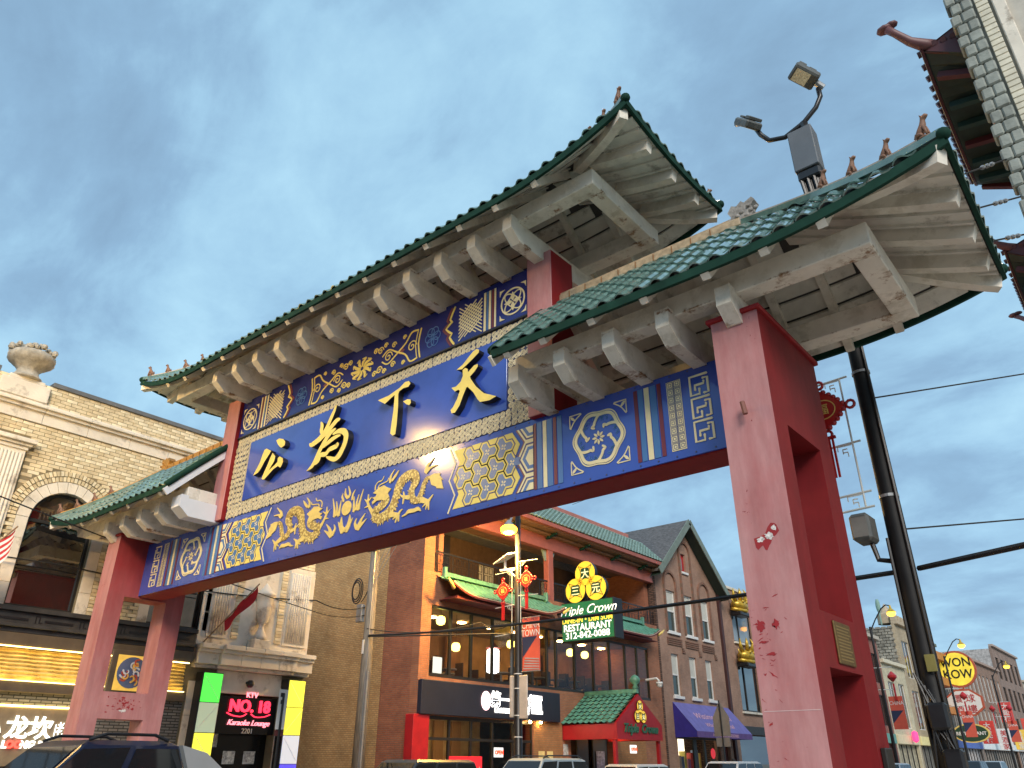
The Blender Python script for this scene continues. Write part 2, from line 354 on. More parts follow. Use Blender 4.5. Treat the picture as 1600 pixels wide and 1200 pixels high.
def redmat(name, paleness, zfade=None, base=(.27, .013, .016)):
    M = mat(name, base, .55, var=.10, scale=2.5, bump=.10, bscale=9, spec=.3); t = M.node_tree; b = t.nodes['Principled BSDF']
    src = b.inputs['Base Color'].links[0].from_socket
    tcn = t.nodes.new('ShaderNodeTexCoord'); n = t.nodes.new('ShaderNodeTexNoise'); n.inputs['Scale'].default_value = 2.2; n.inputs['Detail'].default_value = 10; n.inputs['Roughness'].default_value = .68; mpq = t.nodes.new('ShaderNodeMapping'); mpq.inputs['Scale'].default_value = (1.6, 1.6, .45); t.links.new(tcn.outputs['Object'], mpq.inputs[0]); t.links.new(mpq.outputs[0], n.inputs['Vector'])
    mr = t.nodes.new('ShaderNodeMapRange'); mr.inputs[1].default_value = .25; mr.inputs[2].default_value = .75; mr.inputs[3].default_value = paleness*.62; mr.inputs[4].default_value = paleness*1.32; t.links.new(n.outputs['Fac'], mr.inputs[0]); fac = mr.outputs[0]
    if zfade:   # redder at the top, paler lower down: reflected light put into the colour
        sp = t.nodes.new('ShaderNodeSeparateXYZ'); t.links.new(tcn.outputs['Object'], sp.inputs[0])
        m2 = t.nodes.new('ShaderNodeMapRange'); m2.inputs[1].default_value = zfade[0]; m2.inputs[2].default_value = zfade[1]; m2.inputs[3].default_value = 1; m2.inputs[4].default_value = .12; t.links.new(sp.outputs[2], m2.inputs[0])
        mm = t.nodes.new('ShaderNodeMath'); mm.operation = 'MULTIPLY'; t.links.new(fac, mm.inputs[0]); t.links.new(m2.outputs[0], mm.inputs[1]); fac = mm.outputs[0]
    x = t.nodes.new('ShaderNodeMix'); x.data_type = 'RGBA'; t.links.new(fac, x.inputs[0]); t.links.new(src, x.inputs[6]); x.inputs[7].default_value = (.70, .46, .46, 1)
    # chips down to grey primer and old red
    n2 = t.nodes.new('ShaderNodeTexNoise'); n2.inputs['Scale'].default_value = 3.4; n2.inputs['Detail'].default_value = 10; n2.inputs['Roughness'].default_value = .72; t.links.new(tcn.outputs['Object'], n2.inputs['Vector'])
    r2 = t.nodes.new('ShaderNodeValToRGB'); r2.color_ramp.elements[0].position = .665; r2.color_ramp.elements[1].position = .675; t.links.new(n2.outputs['Fac'], r2.inputs[0])
    y = t.nodes.new('ShaderNodeMix'); y.data_type = 'RGBA'; t.links.new(r2.outputs[0], y.inputs[0]); t.links.new(x.outputs[2], y.inputs[6]); y.inputs[7].default_value = (.20, .016, .018, 1)
    # rain streaks and grime
    n3 = t.nodes.new('ShaderNodeTexNoise'); n3.inputs['Scale'].default_value = 1.0; n3.inputs['Detail'].default_value = 8; n3.inputs['Roughness'].default_value = .65; mp3 = t.nodes.new('ShaderNodeMapping'); mp3.inputs['Scale'].default_value = (7, 7, .8); t.links.new(tcn.outputs['Object'], mp3.inputs[0]); t.links.new(mp3.outputs[0], n3.inputs['Vector'])
    r3 = t.nodes.new('ShaderNodeValToRGB'); r3.color_ramp.elements[0].position = .30; r3.color_ramp.elements[0].color = (.66, .62, .60, 1); r3.color_ramp.elements[1].position = .62; r3.color_ramp.elements[1].color = (1.06, 1.05, 1.05, 1); t.links.new(n3.outputs['Fac'], r3.inputs[0])
    w = t.nodes.new('ShaderNodeMix'); w.data_type = 'RGBA'; w.blend_type = 'MULTIPLY'; w.inputs[0].default_value = .38; t.links.new(y.outputs[2], w.inputs[6]); t.links.new(r3.outputs[0], w.inputs[7])
    t.links.new(w.outputs[2], b.inputs['Base Color']); return M
red = redmat('red_paint', .0); red_pale = redmat('pale_red_paint', .44); red_side = redmat('graded_red_paint', .46, (2.6, 5.9))
gate = thing('ceremonial_gate', 'large red and green Chinese gate with blue lettered panels spanning the street', 'gate', (XC, YC, 0))
# pillars: front faces mixed towards pale pink, sides redder
def pillar(x0, x1, outer, side_m):
    y0, y1, zt = 8.0, 9.92, 6.58; holes = [(8.40, 9.46, .35, 2.48), (8.40, 9.46, 3.05, 5.17)]
    mb = MB(); mb.slab((y0, y1), (0, zt), holes, lambda u, v, d: (x1-d, u, v), x1-x0)
    p = obj('pillar', mb, [side_m, red_pale], gate, bevel=.018)
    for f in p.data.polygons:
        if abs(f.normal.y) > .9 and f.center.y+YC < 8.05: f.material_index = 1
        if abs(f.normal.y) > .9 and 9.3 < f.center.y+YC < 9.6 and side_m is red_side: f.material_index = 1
    obj('pillar_cap', MB().cbox(x0-.05, x1+.05, y0-.05, y1+.05, zt, zt+.06, .01), red, p)
    obj('pillar_base', MB().cbox(x0-.05, x1+.05, y0-.05, y1+.05, .0, .28, .02), concrete, p)
    return p
red_shaded = redmat('shaded_red_paint', .0, None, (.185, .010, .013))  # darker red for the right pillar's sides, shade put into the colour
PR = pillar(-3.37, -2.76, 1, red_shaded); PL = pillar(2*XC+2.76, 2*XC+3.37, -1, red_side)
obj('bronze_plaque', MB().cbox(-2.758, -2.735, 8.70, 9.22, 2.54, 2.98, .008), mat('bronze', (.20, .13, .05), .4, metal=.7, var=.2, scale=20), PR)
pq = MB()
for k in range(11): pq.box(-2.735, -2.731, 8.75, 9.17-random.random()*.12, 2.58+k*.034, 2.592+k*.034)
obj('plaque_lettering', pq, mat('bronze_letters', (.42, .30, .13), .4, metal=.6, var=0), PR)
obj('wall_box', MB().cbox(-2.758, -2.70, 9.55, 9.80, 1.1, 1.75, .01), dark, PR)
hk = MB().tube([(-3.08, 8.0, 5.30), (-3.08, 7.93, 5.32), (-3.07, 7.90, 5.38)], .022, 6); hk.tube([(-3.07, 7.90, 5.38), (-3.05, 7.90, 5.22)], .03, 6)
obj('conduit_stub', hk, mat('rusty_stub', (.22, .08, .06), .7), PR)
prim = mat('bare_primer', (.66, .62, .60), .9, var=.35, scale=30); oldred = mat('old_red_paint', (.30, .014, .02), .6)
def ragged(cx, cz, rx, rz, n=22, k=.5): return [(cx+rx*random.uniform(1-k, 1+k*.4)*math.cos(a), cz+rz*random.uniform(1-k, 1+k*.4)*math.sin(a)) for a in [i*2*math.pi/n for i in range(n)]]
FP = lambda u, v, d: (u, 7.9995-d, v)
obj('peeled_patch', MB().poly([(-3.20,3.80),(-3.13,3.81),(-3.07,3.83),(-3.03,3.90),(-2.99,3.94),(-2.95,3.93),(-2.93,3.91),(-2.91,3.84),(-2.95,3.80),(-2.99,3.78),(-3.02,3.72),(-3.04,3.70),(-3.07,3.65),(-3.09,3.66),(-3.11,3.71),(-3.13,3.70),(-3.17,3.67),(-3.19,3.70)], FP, .0015), oldred, PR)
for c_ in ((-3.13,3.775,.055,.03), (-3.03,3.80,.05,.045), (-2.96,3.875,.035,.035)): obj('bare_patch', MB().poly(ragged(*c_), FP, .0028), prim, PR)
mb = MB(); mb2 = MB()
for k in range(44):
    x_ = -3.36+abs(random.gauss(0, .16)); z_ = random.choice([random.gauss(2.75, .22), random.uniform(1.5, 3.3)])
    if x_ > -2.80: continue
    r = random.choice([.004, .006, .008, .012, .022 if k < 8 else .007]); an = random.uniform(-.9, .9)
    p_ = ragged(0, 0, r*random.uniform(1., 4), r*.5, 14, .75); mb.poly([(min(max(x_+q[0]*math.cos(an)-q[1]*math.sin(an), -3.352), -2.78), z_+q[0]*math.sin(an)+q[1]*math.cos(an)) for q in p_], FP, .0012+k*.00001)
for c_ in ((-3.27,2.88,.055,.06), (-3.09,2.89,.045,.05), (-3.25,2.72,.05,.015), (-3.19,2.60,.06,.018)): mb.poly(ragged(*c_, 26, .65), FP, .0026)
obj('paint_flakes', mb, oldred, PR, kind='stuff')
obj('paint_seam', MB().box(-3.35, -2.78, 7.9975, 7.9998, 2.06, 2.066), mat('seam_pink', (.62, .45, .45), .8), PR)
FL = lambda u, v, d: (2*XC+3.37+.0005+d, u, v)
mb = MB()
for k in range(46):
    y_, z_ = random.gauss(8.95, .22), random.gauss(2.80, .10)
    if not (8.42 < y_ < 9.5 and 2.52 < z_ < 3.02): continue
    mb.poly(ragged(y_, z_, random.uniform(.008, .05), random.uniform(.006, .03), 14, .7), FL, .001+k*.00002)
obj('paint_flakes', mb, oldred, PL, kind='stuff'); obj('bare_patch', MB().poly(ragged(8.95, 2.66, .10, .04), FL, .003), prim, PL)
# beam and panels
XL, XR = 2*XC+3.37, -3.37
BZ0, BZ1 = 5.22, 6.49
obj('beam', MB().cbox(XL, XR, 8.76, 9.34, BZ0-.02, 6.47, .012), red, gate)
obj('lower_panel', MB().cbox(XL+.003, XR-.003, 8.725, 8.758, BZ0, BZ1, .004), blue, gate)
UX0, UX1 = XC-4.42, XC+4.42
for s in (-1, 1):
    a, b = (UX1, UX1+.52) if s > 0 else (UX0-.52, UX0)
    p = obj('upper_post', MB().cbox(a, b, 8.60, 9.24, 6.475, 9.50, .012), [red, red_pale], gate)
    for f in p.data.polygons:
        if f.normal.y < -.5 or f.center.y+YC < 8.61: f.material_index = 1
obj('backing_wall', MB().box(UX0, UX1, 8.78, 9.10, 6.475, 9.46), red, gate)
obj('plaque_panel', MB().cbox(UX0+.002, UX1-.002, 8.715, 8.778, 6.495, 8.42, .003), mat('wave_ground', (.035, .045, .10), .35, var=.1), gate)
obj('name_board', MB().cbox(XC-3.80, XC+3.90, 8.690, 8.713, 6.80, 8.20, .004), blue, gate)
obj('upper_panel', MB().cbox(UX0+.002, UX1-.002, 8.70, 8.778, 8.46, 9.40, .004), mat('deep_blue_enamel', (.014, .020, .17), .2, var=.1, coat=.3), gate)
obj('panel_moulding', MB().cbox(UX0+.004, UX1-.004, 8.67, 8.72, 8.42, 8.462, .006), black, gate)
F_low = lambda u, v, d: (XC+u, 8.7225-d, v)
F_pl = lambda u, v, d: (XC+u, 8.7125-d, v)
F_nb = lambda u, v, d: (XC+u, 8.688-d, v)
F_up = lambda u, v, d: (XC+u, 8.698-d, v)
gong = [[(-2.56,7.89),(-2.46,7.91),(-2.29,7.85),(-2.21,7.77),(-2.21,7.69),(-2.32,7.66),(-2.38,7.69),(-2.48,7.78)],[(-2.97,7.77),(-2.89,7.78),(-2.7,7.68),(-2.76,7.61),(-2.89,7.49),(-3.0,7.34),(-3.09,7.27),(-3.27,7.24),(-3.17,7.37),(-3.08,7.5),(-3.02,7.67)],[(-2.63,7.62),(-2.5,7.5),(-2.52,7.4),(-2.62,7.29),(-2.69,7.22),(-2.53,7.28),(-2.39,7.35),(-2.4,7.44),(-2.33,7.46),(-2.21,7.39),(-2.18,7.3),(-2.22,7.22),(-2.26,7.19),(-2.35,7.25),(-2.52,7.21),(-2.67,7.12),(-2.8,7.05),(-2.87,7.06),(-2.91,7.1),(-2.85,7.21),(-2.76,7.37),(-2.69,7.52)]]
wei_strokes = [[(-0.55,8.13,0.05),(-0.59,8.04,0.09),(-0.68,7.88,0.11),(-0.78,7.7,0.12),(-0.9,7.56,0.15),(-1.05,7.49,0.13),(-1.23,7.45,0.11),(-1.31,7.49,0.03)],[(-1.0,7.89,0.03),(-0.95,7.8,0.1),(-0.95,7.69,0.11),(-0.91,7.61,0.07)],[(-0.37,7.78,0.05),(-0.47,7.78,0.11),(-0.6,7.7,0.12),(-0.76,7.59,0.12),(-0.86,7.54,0.09)],[(-0.48,7.6,0.05),(-0.65,7.54,0.12),(-0.78,7.42,0.12),(-0.91,7.26,0.12),(-1.01,7.09,0.12),(-1.11,6.96,0.1),(-1.28,6.89,0.01)],[(-0.54,7.5,0.05),(-0.37,7.52,0.1),(-0.2,7.47,0.13),(-0.11,7.36,0.14),(-0.12,7.21,0.14),(-0.2,7.06,0.14),(-0.28,6.97,0.14),(-0.4,6.93,0.1),(-0.56,6.99,0.08),(-0.68,7.05,0.02)],[(-0.29,7.41,0.03),(-0.45,7.41,0.09),(-0.67,7.35,0.1),(-0.85,7.28,0.05)],[(-0.36,7.24,0.11),(-0.39,7.2,0.11),(-0.6,7.18,0.1),(-0.7,7.11,0.1),(-0.87,7.13,0.1),(-0.93,7.02,0.1),(-1.06,6.97,0.05)]]
xia = [[(0.76,7.86),(1.07,7.87),(1.36,7.94),(1.51,8.02),(1.61,8.01),(1.66,7.94),(1.61,7.89),(1.47,7.9),(1.36,7.87),(1.34,7.81),(1.36,7.57),(1.36,7.22),(1.34,7.0),(1.27,6.99),(1.2,7.05),(1.21,7.24),(1.24,7.52),(1.24,7.83),(1.13,7.79),(0.98,7.72)],[(1.49,7.62),(1.61,7.63),(1.69,7.6),(1.71,7.53),(1.67,7.49),(1.59,7.53)]]
tian = [[(2.85,7.83),(3.0,7.89),(3.13,7.99),(3.24,8.07),(3.32,8.09),(3.38,8.05),(3.37,8.0),(3.25,7.93),(3.09,7.85),(2.98,7.8)],[(3.0,7.78),(3.06,7.8),(3.12,7.76),(3.13,7.69),(3.27,7.78),(3.35,7.78),(3.36,7.73),(3.29,7.66),(3.18,7.59),(3.2,7.54),(3.33,7.35),(3.51,7.17),(3.79,7.03),(3.64,7.0),(3.43,7.03),(3.37,7.1),(3.27,7.26),(3.13,7.41),(3.1,7.4),(3.03,7.27),(2.95,7.1),(2.85,7.0),(2.77,7.01),(2.74,7.08),(2.8,7.12),(2.89,7.25),(2.95,7.39),(2.91,7.42),(2.83,7.41),(2.74,7.51),(2.85,7.5),(2.96,7.56),(3.01,7.66)]]
dragon_body = [(0.97,5.95,0.11),(1.07,5.85,0.13),(0.99,5.77,0.14),(0.83,5.71,0.15),(0.77,5.63,0.17),(0.87,5.53,0.18),(1.07,5.56,0.19),(1.22,5.67,0.18),(1.3,5.85,0.17),(1.34,6.01,0.17),(1.42,6.13,0.17),(1.58,6.2,0.16),(1.76,6.17,0.16),(1.82,6.03,0.15),(1.71,5.9,0.14),(1.74,5.74,0.13),(1.87,5.67,0.12),(1.96,5.79,0.11),(2.01,5.94,0.09),(2.09,6.02,0.08),(2.22,6.01,0.05)]
dragon_head = [(0.67,6.05),(0.77,6.09),(0.82,6.12),(0.96,6.14),(1.02,6.1),(1.17,6.03),(1.08,5.96),(1.12,5.89),(1.04,5.83),(0.93,5.87),(0.79,5.88),(0.69,5.83),(0.66,5.88),(0.73,5.92),(0.66,5.96),(0.76,5.97),(0.78,6.01)]
dragon_tail = [(2.17,6.06),(2.27,6.07),(2.41,6.04),(2.39,6.01),(2.48,5.91),(2.43,5.93),(2.49,5.75),(2.33,5.79),(2.32,5.82),(2.2,5.88),(2.16,5.98)]
dragon_lines = [[(0.72,6.1,0.03),(0.72,6.18,0.02),(0.79,6.24,0.02),(0.89,6.25,0.02),(0.94,6.32,0.01)],[(0.8,6.12,0.03),(0.84,6.17,0.02),(0.98,6.19,0.02),(1.05,6.21,0.02),(1.07,6.26,0.01)],[(0.72,5.65,0.09),(0.6,5.79,0.06),(0.53,5.91,0.05)],[(0.53,5.91,0.05),(0.44,5.98,0.01)],[(0.54,5.91,0.05),(0.54,6.05,0.02)],[(0.54,5.92,0.05),(0.65,5.98,0.01)],[(0.56,5.83,0.04),(0.46,5.81,0.01)],[(1.65,5.77,0.09),(1.51,5.8,0.05)],[(1.53,5.79,0.05),(1.41,5.86,0.02)],[(1.53,5.79,0.05),(1.5,5.9,0.02)],[(1.52,5.8,0.05),(1.5,5.68,0.02)],[(1.97,5.66,0.11),(2.13,5.6,0.07),(2.19,5.64,0.04),(2.25,5.69,0.02)],[(2.13,5.6,0.06),(2.01,5.52,0.01)],[(2.13,5.6,0.06),(2.09,5.46,0.01)],[(2.14,5.6,0.06),(2.16,5.44,0.01)],[(1.19,5.55,0.12),(1.39,5.51,0.06),(1.44,5.55,0.04),(1.5,5.58,0.02)],[(1.39,5.51,0.06),(1.27,5.44,0.02)],[(1.39,5.51,0.06),(1.34,5.37,0.02)],[(1.4,5.51,0.06),(1.42,5.38,0.02)],[(1.51,5.45,0.02),(1.6,5.47,0.04),(1.67,5.51,0.07),(1.8,5.5,0.07),(1.9,5.51,0.07),(1.97,5.46,0.01)],[(2.07,6.15,0.12),(2.08,6.24,0.06),(2.17,6.31,0.03),(2.24,6.37,0.01)],[(2.08,6.16,0.08),(2.17,6.2,0.04),(2.32,6.21,0.01)],[(1.13,6.16,0.06),(1.13,6.27,0.04),(1.23,6.38,0.01)],[(1.18,6.18,0.05),(1.27,6.26,0.05),(1.34,6.34,0.01)]]
sun = [(-0.07,5.91)]
flames = [[(-0.07,6.11,0.06),(-0.15,6.2,0.05),(-0.16,6.32,0.01)],[(-0.05,6.12,0.06),(-0.01,6.19,0.05),(-0.08,6.35,0.01)],[(-0.18,6.07,0.05),(-0.24,6.17,0.04),(-0.22,6.23,0.01)],[(0.07,6.05,0.05),(0.08,6.15,0.04),(0.14,6.23,0.01)],[(-0.42,5.82,0.08),(-0.44,5.95,0.05),(-0.52,6.19,0.01)],[(-0.37,5.83,0.07),(-0.36,5.96,0.04),(-0.4,6.11,0.01)],[(-0.3,5.81,0.08),(-0.28,5.92,0.05),(-0.26,6.1,0.01)],[(-0.46,5.45,0.11),(-0.59,5.53,0.05),(-0.69,5.59,0.01)],[(-0.46,5.45,0.11),(-0.53,5.59,0.06),(-0.64,5.7,0.01)],[(-0.43,5.46,0.09),(-0.36,5.56,0.05),(-0.4,5.65,0.01)],[(-0.13,5.46,0.09),(-0.21,5.58,0.06),(-0.2,5.74,0.01)],[(-0.07,5.48,0.09),(0.01,5.57,0.05),(0.05,5.76,0.01)],[(-0.03,5.5,0.07),(0.07,5.57,0.05),(0.14,5.68,0.01)]]

# raised brush-written characters, gold faces and black sides
blk = mat('letter_side_black', (.008, .008, .01), .5, var=0)
def character(polys, strokes):
    mb = MB()
    for k, p in enumerate(polys): mb.poly(p, F_nb, .13+k*.001, 0, 1)
    for k, p in enumerate(strokes): mb.stroke(p, F_nb, .13+k*.0015, mi=0, ms=1)
    return obj('gilded_character', mb, [yellow, blk], gate)
character(gong, []); character([], wei_strokes); character(xia, []); character(tian, [])
# dragons chasing the flaming pearl
gscale = mat('scaled_gold', (.74, .55, .17), .4, var=0); t = gscale.node_tree
vo = t.nodes.new('ShaderNodeTexVoronoi'); vo.inputs['Scale'].default_value = 22; rr_ = t.nodes.new('ShaderNodeValToRGB'); rr_.color_ramp.elements[0].position = .25; rr_.color_ramp.elements[0].color = (.84, .66, .22, 1); rr_.color_ramp.elements[1].position = .62; rr_.color_ramp.elements[1].color = (.34, .22, .06, 1)
t.links.new(t.nodes.new('ShaderNodeTexCoord').outputs['Object'], vo.inputs['Vector']); t.links.new(vo.outputs['Distance'], rr_.inputs[0]); t.links.new(rr_.outputs[0], t.nodes['Principled BSDF'].inputs['Base Color'])
def dragon(sg):
    c = sun[0][0]; f = (lambda p: p) if sg > 0 else (lambda p: (2*c-p[0],)+tuple(p[1:]))
    mb = MB(); body = [f(p) for p in dragon_body]
    mb.stroke(body, F_low, .012, sm=5)
    n = len(body); Q = []
    for i in range(2, n-2):                      # saw-tooth crest along the back
        for k in range(3):
            t_ = k/3; a, b = body[i], body[i+1]; x, y, w = [a[j]+(b[j]-a[j])*t_ for j in range(3)]; dx_, dy_ = b[0]-a[0], b[1]-a[1]; l = math.hypot(dx_, dy_)
            side = -sg if 3 <= i else -sg; nx, ny = -dy_/l*side, dx_/l*side
            px, py = x+nx*w*.46, y+ny*w*.46; e_ = w*.28
            mb.poly([(px-dx_/l*e_*.6, py-dy_/l*e_*.6), (px+nx*e_*1.3-dx_/l*e_*.5, py+ny*e_*1.3-dy_/l*e_*.5), (px+dx_/l*e_*.6, py+dy_/l*e_*.6)], F_low, .009)
    d = obj('gilded_dragon', mb, gscale, gate)
    mb = MB().poly([f(p) for p in dragon_head], F_low, .016); obj('head', mb, gold, d)
    mb = MB().poly([f(p) for p in dragon_tail], F_low, .014); obj('tail_tuft', mb, gold, d)
    for nm, idx in (('whisker', [0]), ('whisker', [1]), ('leg', range(2, 7)), ('leg', range(7, 11)), ('leg', range(11, 15)), ('leg', range(15, 19)), ('cloud', [19]), ('flame', [20, 21]), ('flame', [22, 23])):
        mb = MB()
        for k in idx: mb.stroke([f(p) for p in dragon_lines[k]], F_low, .010+.0004*k, sm=3)
        obj(nm, mb, gold, d)
dragon(1); dragon(-1)
c = sun[0]; mb = MB().poly([(c[0]+.14*math.cos(a), c[1]+.14*math.sin(a)) for a in [k*math.pi/14 for k in range(28)]], F_low, .014); obj('pearl', mb, gold, gate)
for k, s_ in enumerate(flames):
    obj('flame', MB().stroke(s_, F_low, .010+.0003*k, sm=3), gold, gate)
    if k > 3: obj('flame', MB().stroke([(2*c[0]-p[0],)+tuple(p[1:]) for p in s_], F_low, .0103+.0003*k, sm=3), gold, gate)
# end sections of the lower panel, mirrored about the middle
def mir(sg, pts): return [(sg*p[0],)+tuple(p[1:]) for p in pts]
def strip(u0, u1, m_, sg, F, z0, z1, h=.006, nm='stripe'): obj(nm, MB().poly(mir(sg, [(u0,z0),(u1,z0),(u1,z1),(u0,z1)]), F, h), m_, gate)
Z0, Z1 = BZ0+.09, BZ1-.09; ZM = (Z0+Z1)/2
for sg in (1, -1):
    for u0, u1, m_ in ((4.44,4.49,maroon),(4.505,4.60,blue2),(4.62,4.69,pale),(4.70,4.80,blue2),(4.82,4.88,maroon),(4.90,4.985,blue2),(5.0,5.06,maroon) if 0 else (6.27,6.33,maroon),(6.34,6.42,blue2),(6.44,6.52,pale),(6.535,6.63,blue2),(6.65,6.71,maroon)):
        strip(u0, u1, m_, sg, F_low, Z0, Z1)
    # cloud-collar roundel
    cu, R0 = 5.64, .43; mb = MB(); pts = []
    lob = lambda a, r: (cu+r*(1+.055*math.cos(6*a+.5))*math.cos(a), ZM+r*(1+.055*math.cos(6*a+.5))*math.sin(a))
    for r, w in ((R0, .018), (R0-.045, .05)): mb.stroke(mir(sg, [lob(k*math.pi/36, r)+(w,) for k in range(72)]), F_low, .008, sm=1, closed=True)
    for k in range(6):
        a0 = k*math.pi/3+.42; hook = []
        for j in range(7):
            tt = j/6; a = a0+tt*.42; r = R0-.06-tt*.15; hook.append((cu+r*math.cos(a), ZM+r*math.sin(a), .042))
        ex, ey = hook[-1][0], hook[-1][1]; aa = a0+.42
        hook += [(ex-.05*math.cos(aa-1.2), ey-.05*math.sin(aa-1.2), .04), (ex-.06*math.cos(aa-.2), ey-.06*math.sin(aa-.2)+.01, .03)]
        mb.stroke(mir(sg, hook), F_low, .009, sm=3)
    for k in range(8):
        a = k*math.pi/4; mb.stroke(mir(sg, [(cu+.03*math.cos(a), ZM+.03*math.sin(a), .012), (cu+.07*math.cos(a), ZM+.07*math.sin(a), .04), (cu+.105*math.cos(a), ZM+.105*math.sin(a), .01)]), F_low, .008, sm=2)
    ro = obj('cloud_roundel', mb, pale, gate)
    mb = MB()
    for k in range(6):
        for j, (rr2, off) in enumerate(((.30,.15),(.27,.42),(.31,.62))):
            a = k*math.pi/3+off; x0, z0 = cu+rr2*math.cos(a), ZM+rr2*math.sin(a)
            for q in (.035, .06): mb.stroke(mir(sg, [(x0+q*math.cos(b), z0+q*math.sin(b), .012) for b in [a-1.6+i*.55 for i in range(7)]]), F_low, .005, sm=1)
    obj('cloud_swirls', mb, blue2, ro)
    for su in (-1, 1):
        for sv in (-1, 1):
            mb = MB(); ox, oz = cu+su*.50, ZM+sv*.47
            g = lambda x, y: (ox-su*x, oz-sv*y)
            mb.stroke(mir(sg, [g(0,.20)+(.018,), g(0,0)+(.018,), g(.20,0)+(.018,)]), F_low, .007, sm=1)
            mb.stroke(mir(sg, [g(.01,.21)+(.02,), g(.07,.12)+(.018,), g(.12,.07)+(.018,), g(.21,.01)+(.02,)]), F_low, .0075, sm=3)
            mb.stroke(mir(sg, [g(.02,.02)+(.012,), g(.05,.05)+(.045,), g(.10,.10)+(.01,)]), F_low, .008, sm=2)
            obj('corner_motif', mb, pale, gate)
    # lattice strip
    strip(6.80, 7.02, pale, sg, F_low, Z0+.03, Z1-.03, .005, 'lattice_strip')
    mb = MB()
    for k in range(9):
        z = Z0+.09+k*.1145
        for cx in (6.855, 6.965):
            for q in (.042, .02): mb.stroke(mir(sg, [(cx-q,z-q,.009),(cx+q,z-q,.009),(cx+q,z+q,.009),(cx-q,z+q,.009)]), F_low, .007, sm=1, closed=True)
        mb.stroke(mir(sg, [(6.81,z+.057,.008),(7.01,z+.057,.008)]), F_low, .0072, sm=1)
    mb.stroke(mir(sg, [(6.91,Z0+.05,.01),(6.91,Z1-.05,.01)]), F_low, .0074, sm=1)
    obj('lattice_lines', mb, mat('lattice_dark_blue', (.02, .03, .16), .4, var=0), gate)
    # key-fret squares
    mb = MB()
    for k in range(3):
        z = Z0+.06+k*.335; a, b = 7.16, 7.42; w = .034
        mb.stroke(mir(sg, [(b,z+.30,w),(a,z+.30,w),(a,z+.02,w),(a+.13,z+.02,w),(a+.13,z+.10,w)]), F_low, .008, sm=1)
        mb.stroke(mir(sg, [(a+.19,z+.24,w),(b,z+.24,w),(b,z+.02,w),(a+.19,z+.02,w)]), F_low, .008, sm=1)
        mb.stroke(mir(sg, [(a+.07,z+.09,w),(a+.07,z+.16,w),(a+.20,z+.16,w),(a+.20,z+.20,w)]), F_low, .0082, sm=1)
    obj('key_fret', mb, pale, gate)
    # honeycomb section
    e0, e1 = 2.72, 4.44
    outer = [(e0+.10, Z0),(e0-.02, Z0+.0),(e0+.12, ZM-.28),(e0-.0, ZM),(e0+.12, ZM+.28),(e0-.02, Z1),(e0+.10, Z1)]
    obj('zigzag_line', MB().stroke(mir(sg, [(e0-.10,Z1+.02,.03),(e0+.04,ZM+.28,.03),(e0-.10,ZM,.03),(e0+.04,ZM-.28,.03),(e0-.10,Z0-.02,.03)]), F_low, .006, sm=1), pale, gate)
    poly_ = [(e0,Z1-.03),(e0+.13,ZM+.28),(e0,ZM),(e0+.13,ZM-.28),(e0,Z0+.03),(4.0,Z0+.03),(4.16,ZM-.28),(4.02,ZM),(4.16,ZM+.28),(4.0,Z1-.03)]
    hp = obj('honeycomb_plate', MB().poly(mir(sg, poly_), F_low, .005), yellow, gate)
    a_ = .118; s3 = math.sqrt(3)
    hexc = [(a_, 0), (-a_/2, a_*s3/2), (-a_/2, -a_*s3/2)]
    def trihex(cx, cz, rot, k):
        pts = []
        for i in range(3):
            th = rot+i*2*math.pi/3
            for da in (-60, 0, 60): pts.append((cx+a_*math.cos(th)*1+a_*k*math.cos(th+R(da)), cz+a_*math.sin(th)+a_*k*math.sin(th+R(da))))
            ph = th+math.pi/3; pts.append((cx+a_*(2*k-1)*math.cos(ph) if 0 else cx+a_*k*math.cos(ph)*1.0, cz+a_*k*math.sin(ph)*1.0))
        return pts
    m1, m2, m3 = MB(), MB(), MB(); n_ = 0
    inside = lambda x, z: 2.90 < x < 4.02 and Z0+.17 < z < Z1-.17
    b1 = (a_*1.5, a_*s3/2); b2 = (0, a_*s3)
    for i in range(-2, 14):
        for j in range(-12, 14):
            cx = e0+.22+(b1[0]*2-b2[0])*i*1.0+(b1[0]+b2[0])*j; cz = ZM+(b1[1]*2-b2[1])*i+(b1[1]+b2[1])*j
            if not inside(cx, cz): continue
            m1.stroke(mir(sg, [q+(.022,) for q in trihex(cx, cz, 0, 1.0)]), F_low, .007, sm=1, closed=True)
            m2.poly(mir(sg, trihex(cx, cz, 0, .62)), F_low, .0074)
            for q in range(4):
                an = q*math.pi/2+.6; m3.stroke(mir(sg, [(cx+.012*math.cos(an), cz+.012*math.sin(an), .012), (cx+.045*math.cos(an), cz+.045*math.sin(an), .034)]), F_low, .009, sm=1)
    obj('honeycomb_lines', m1, MATS['lattice_dark_blue'], hp); obj('honeycomb_cells', m2, blue2, hp); obj('blossoms', m3, pale, hp)
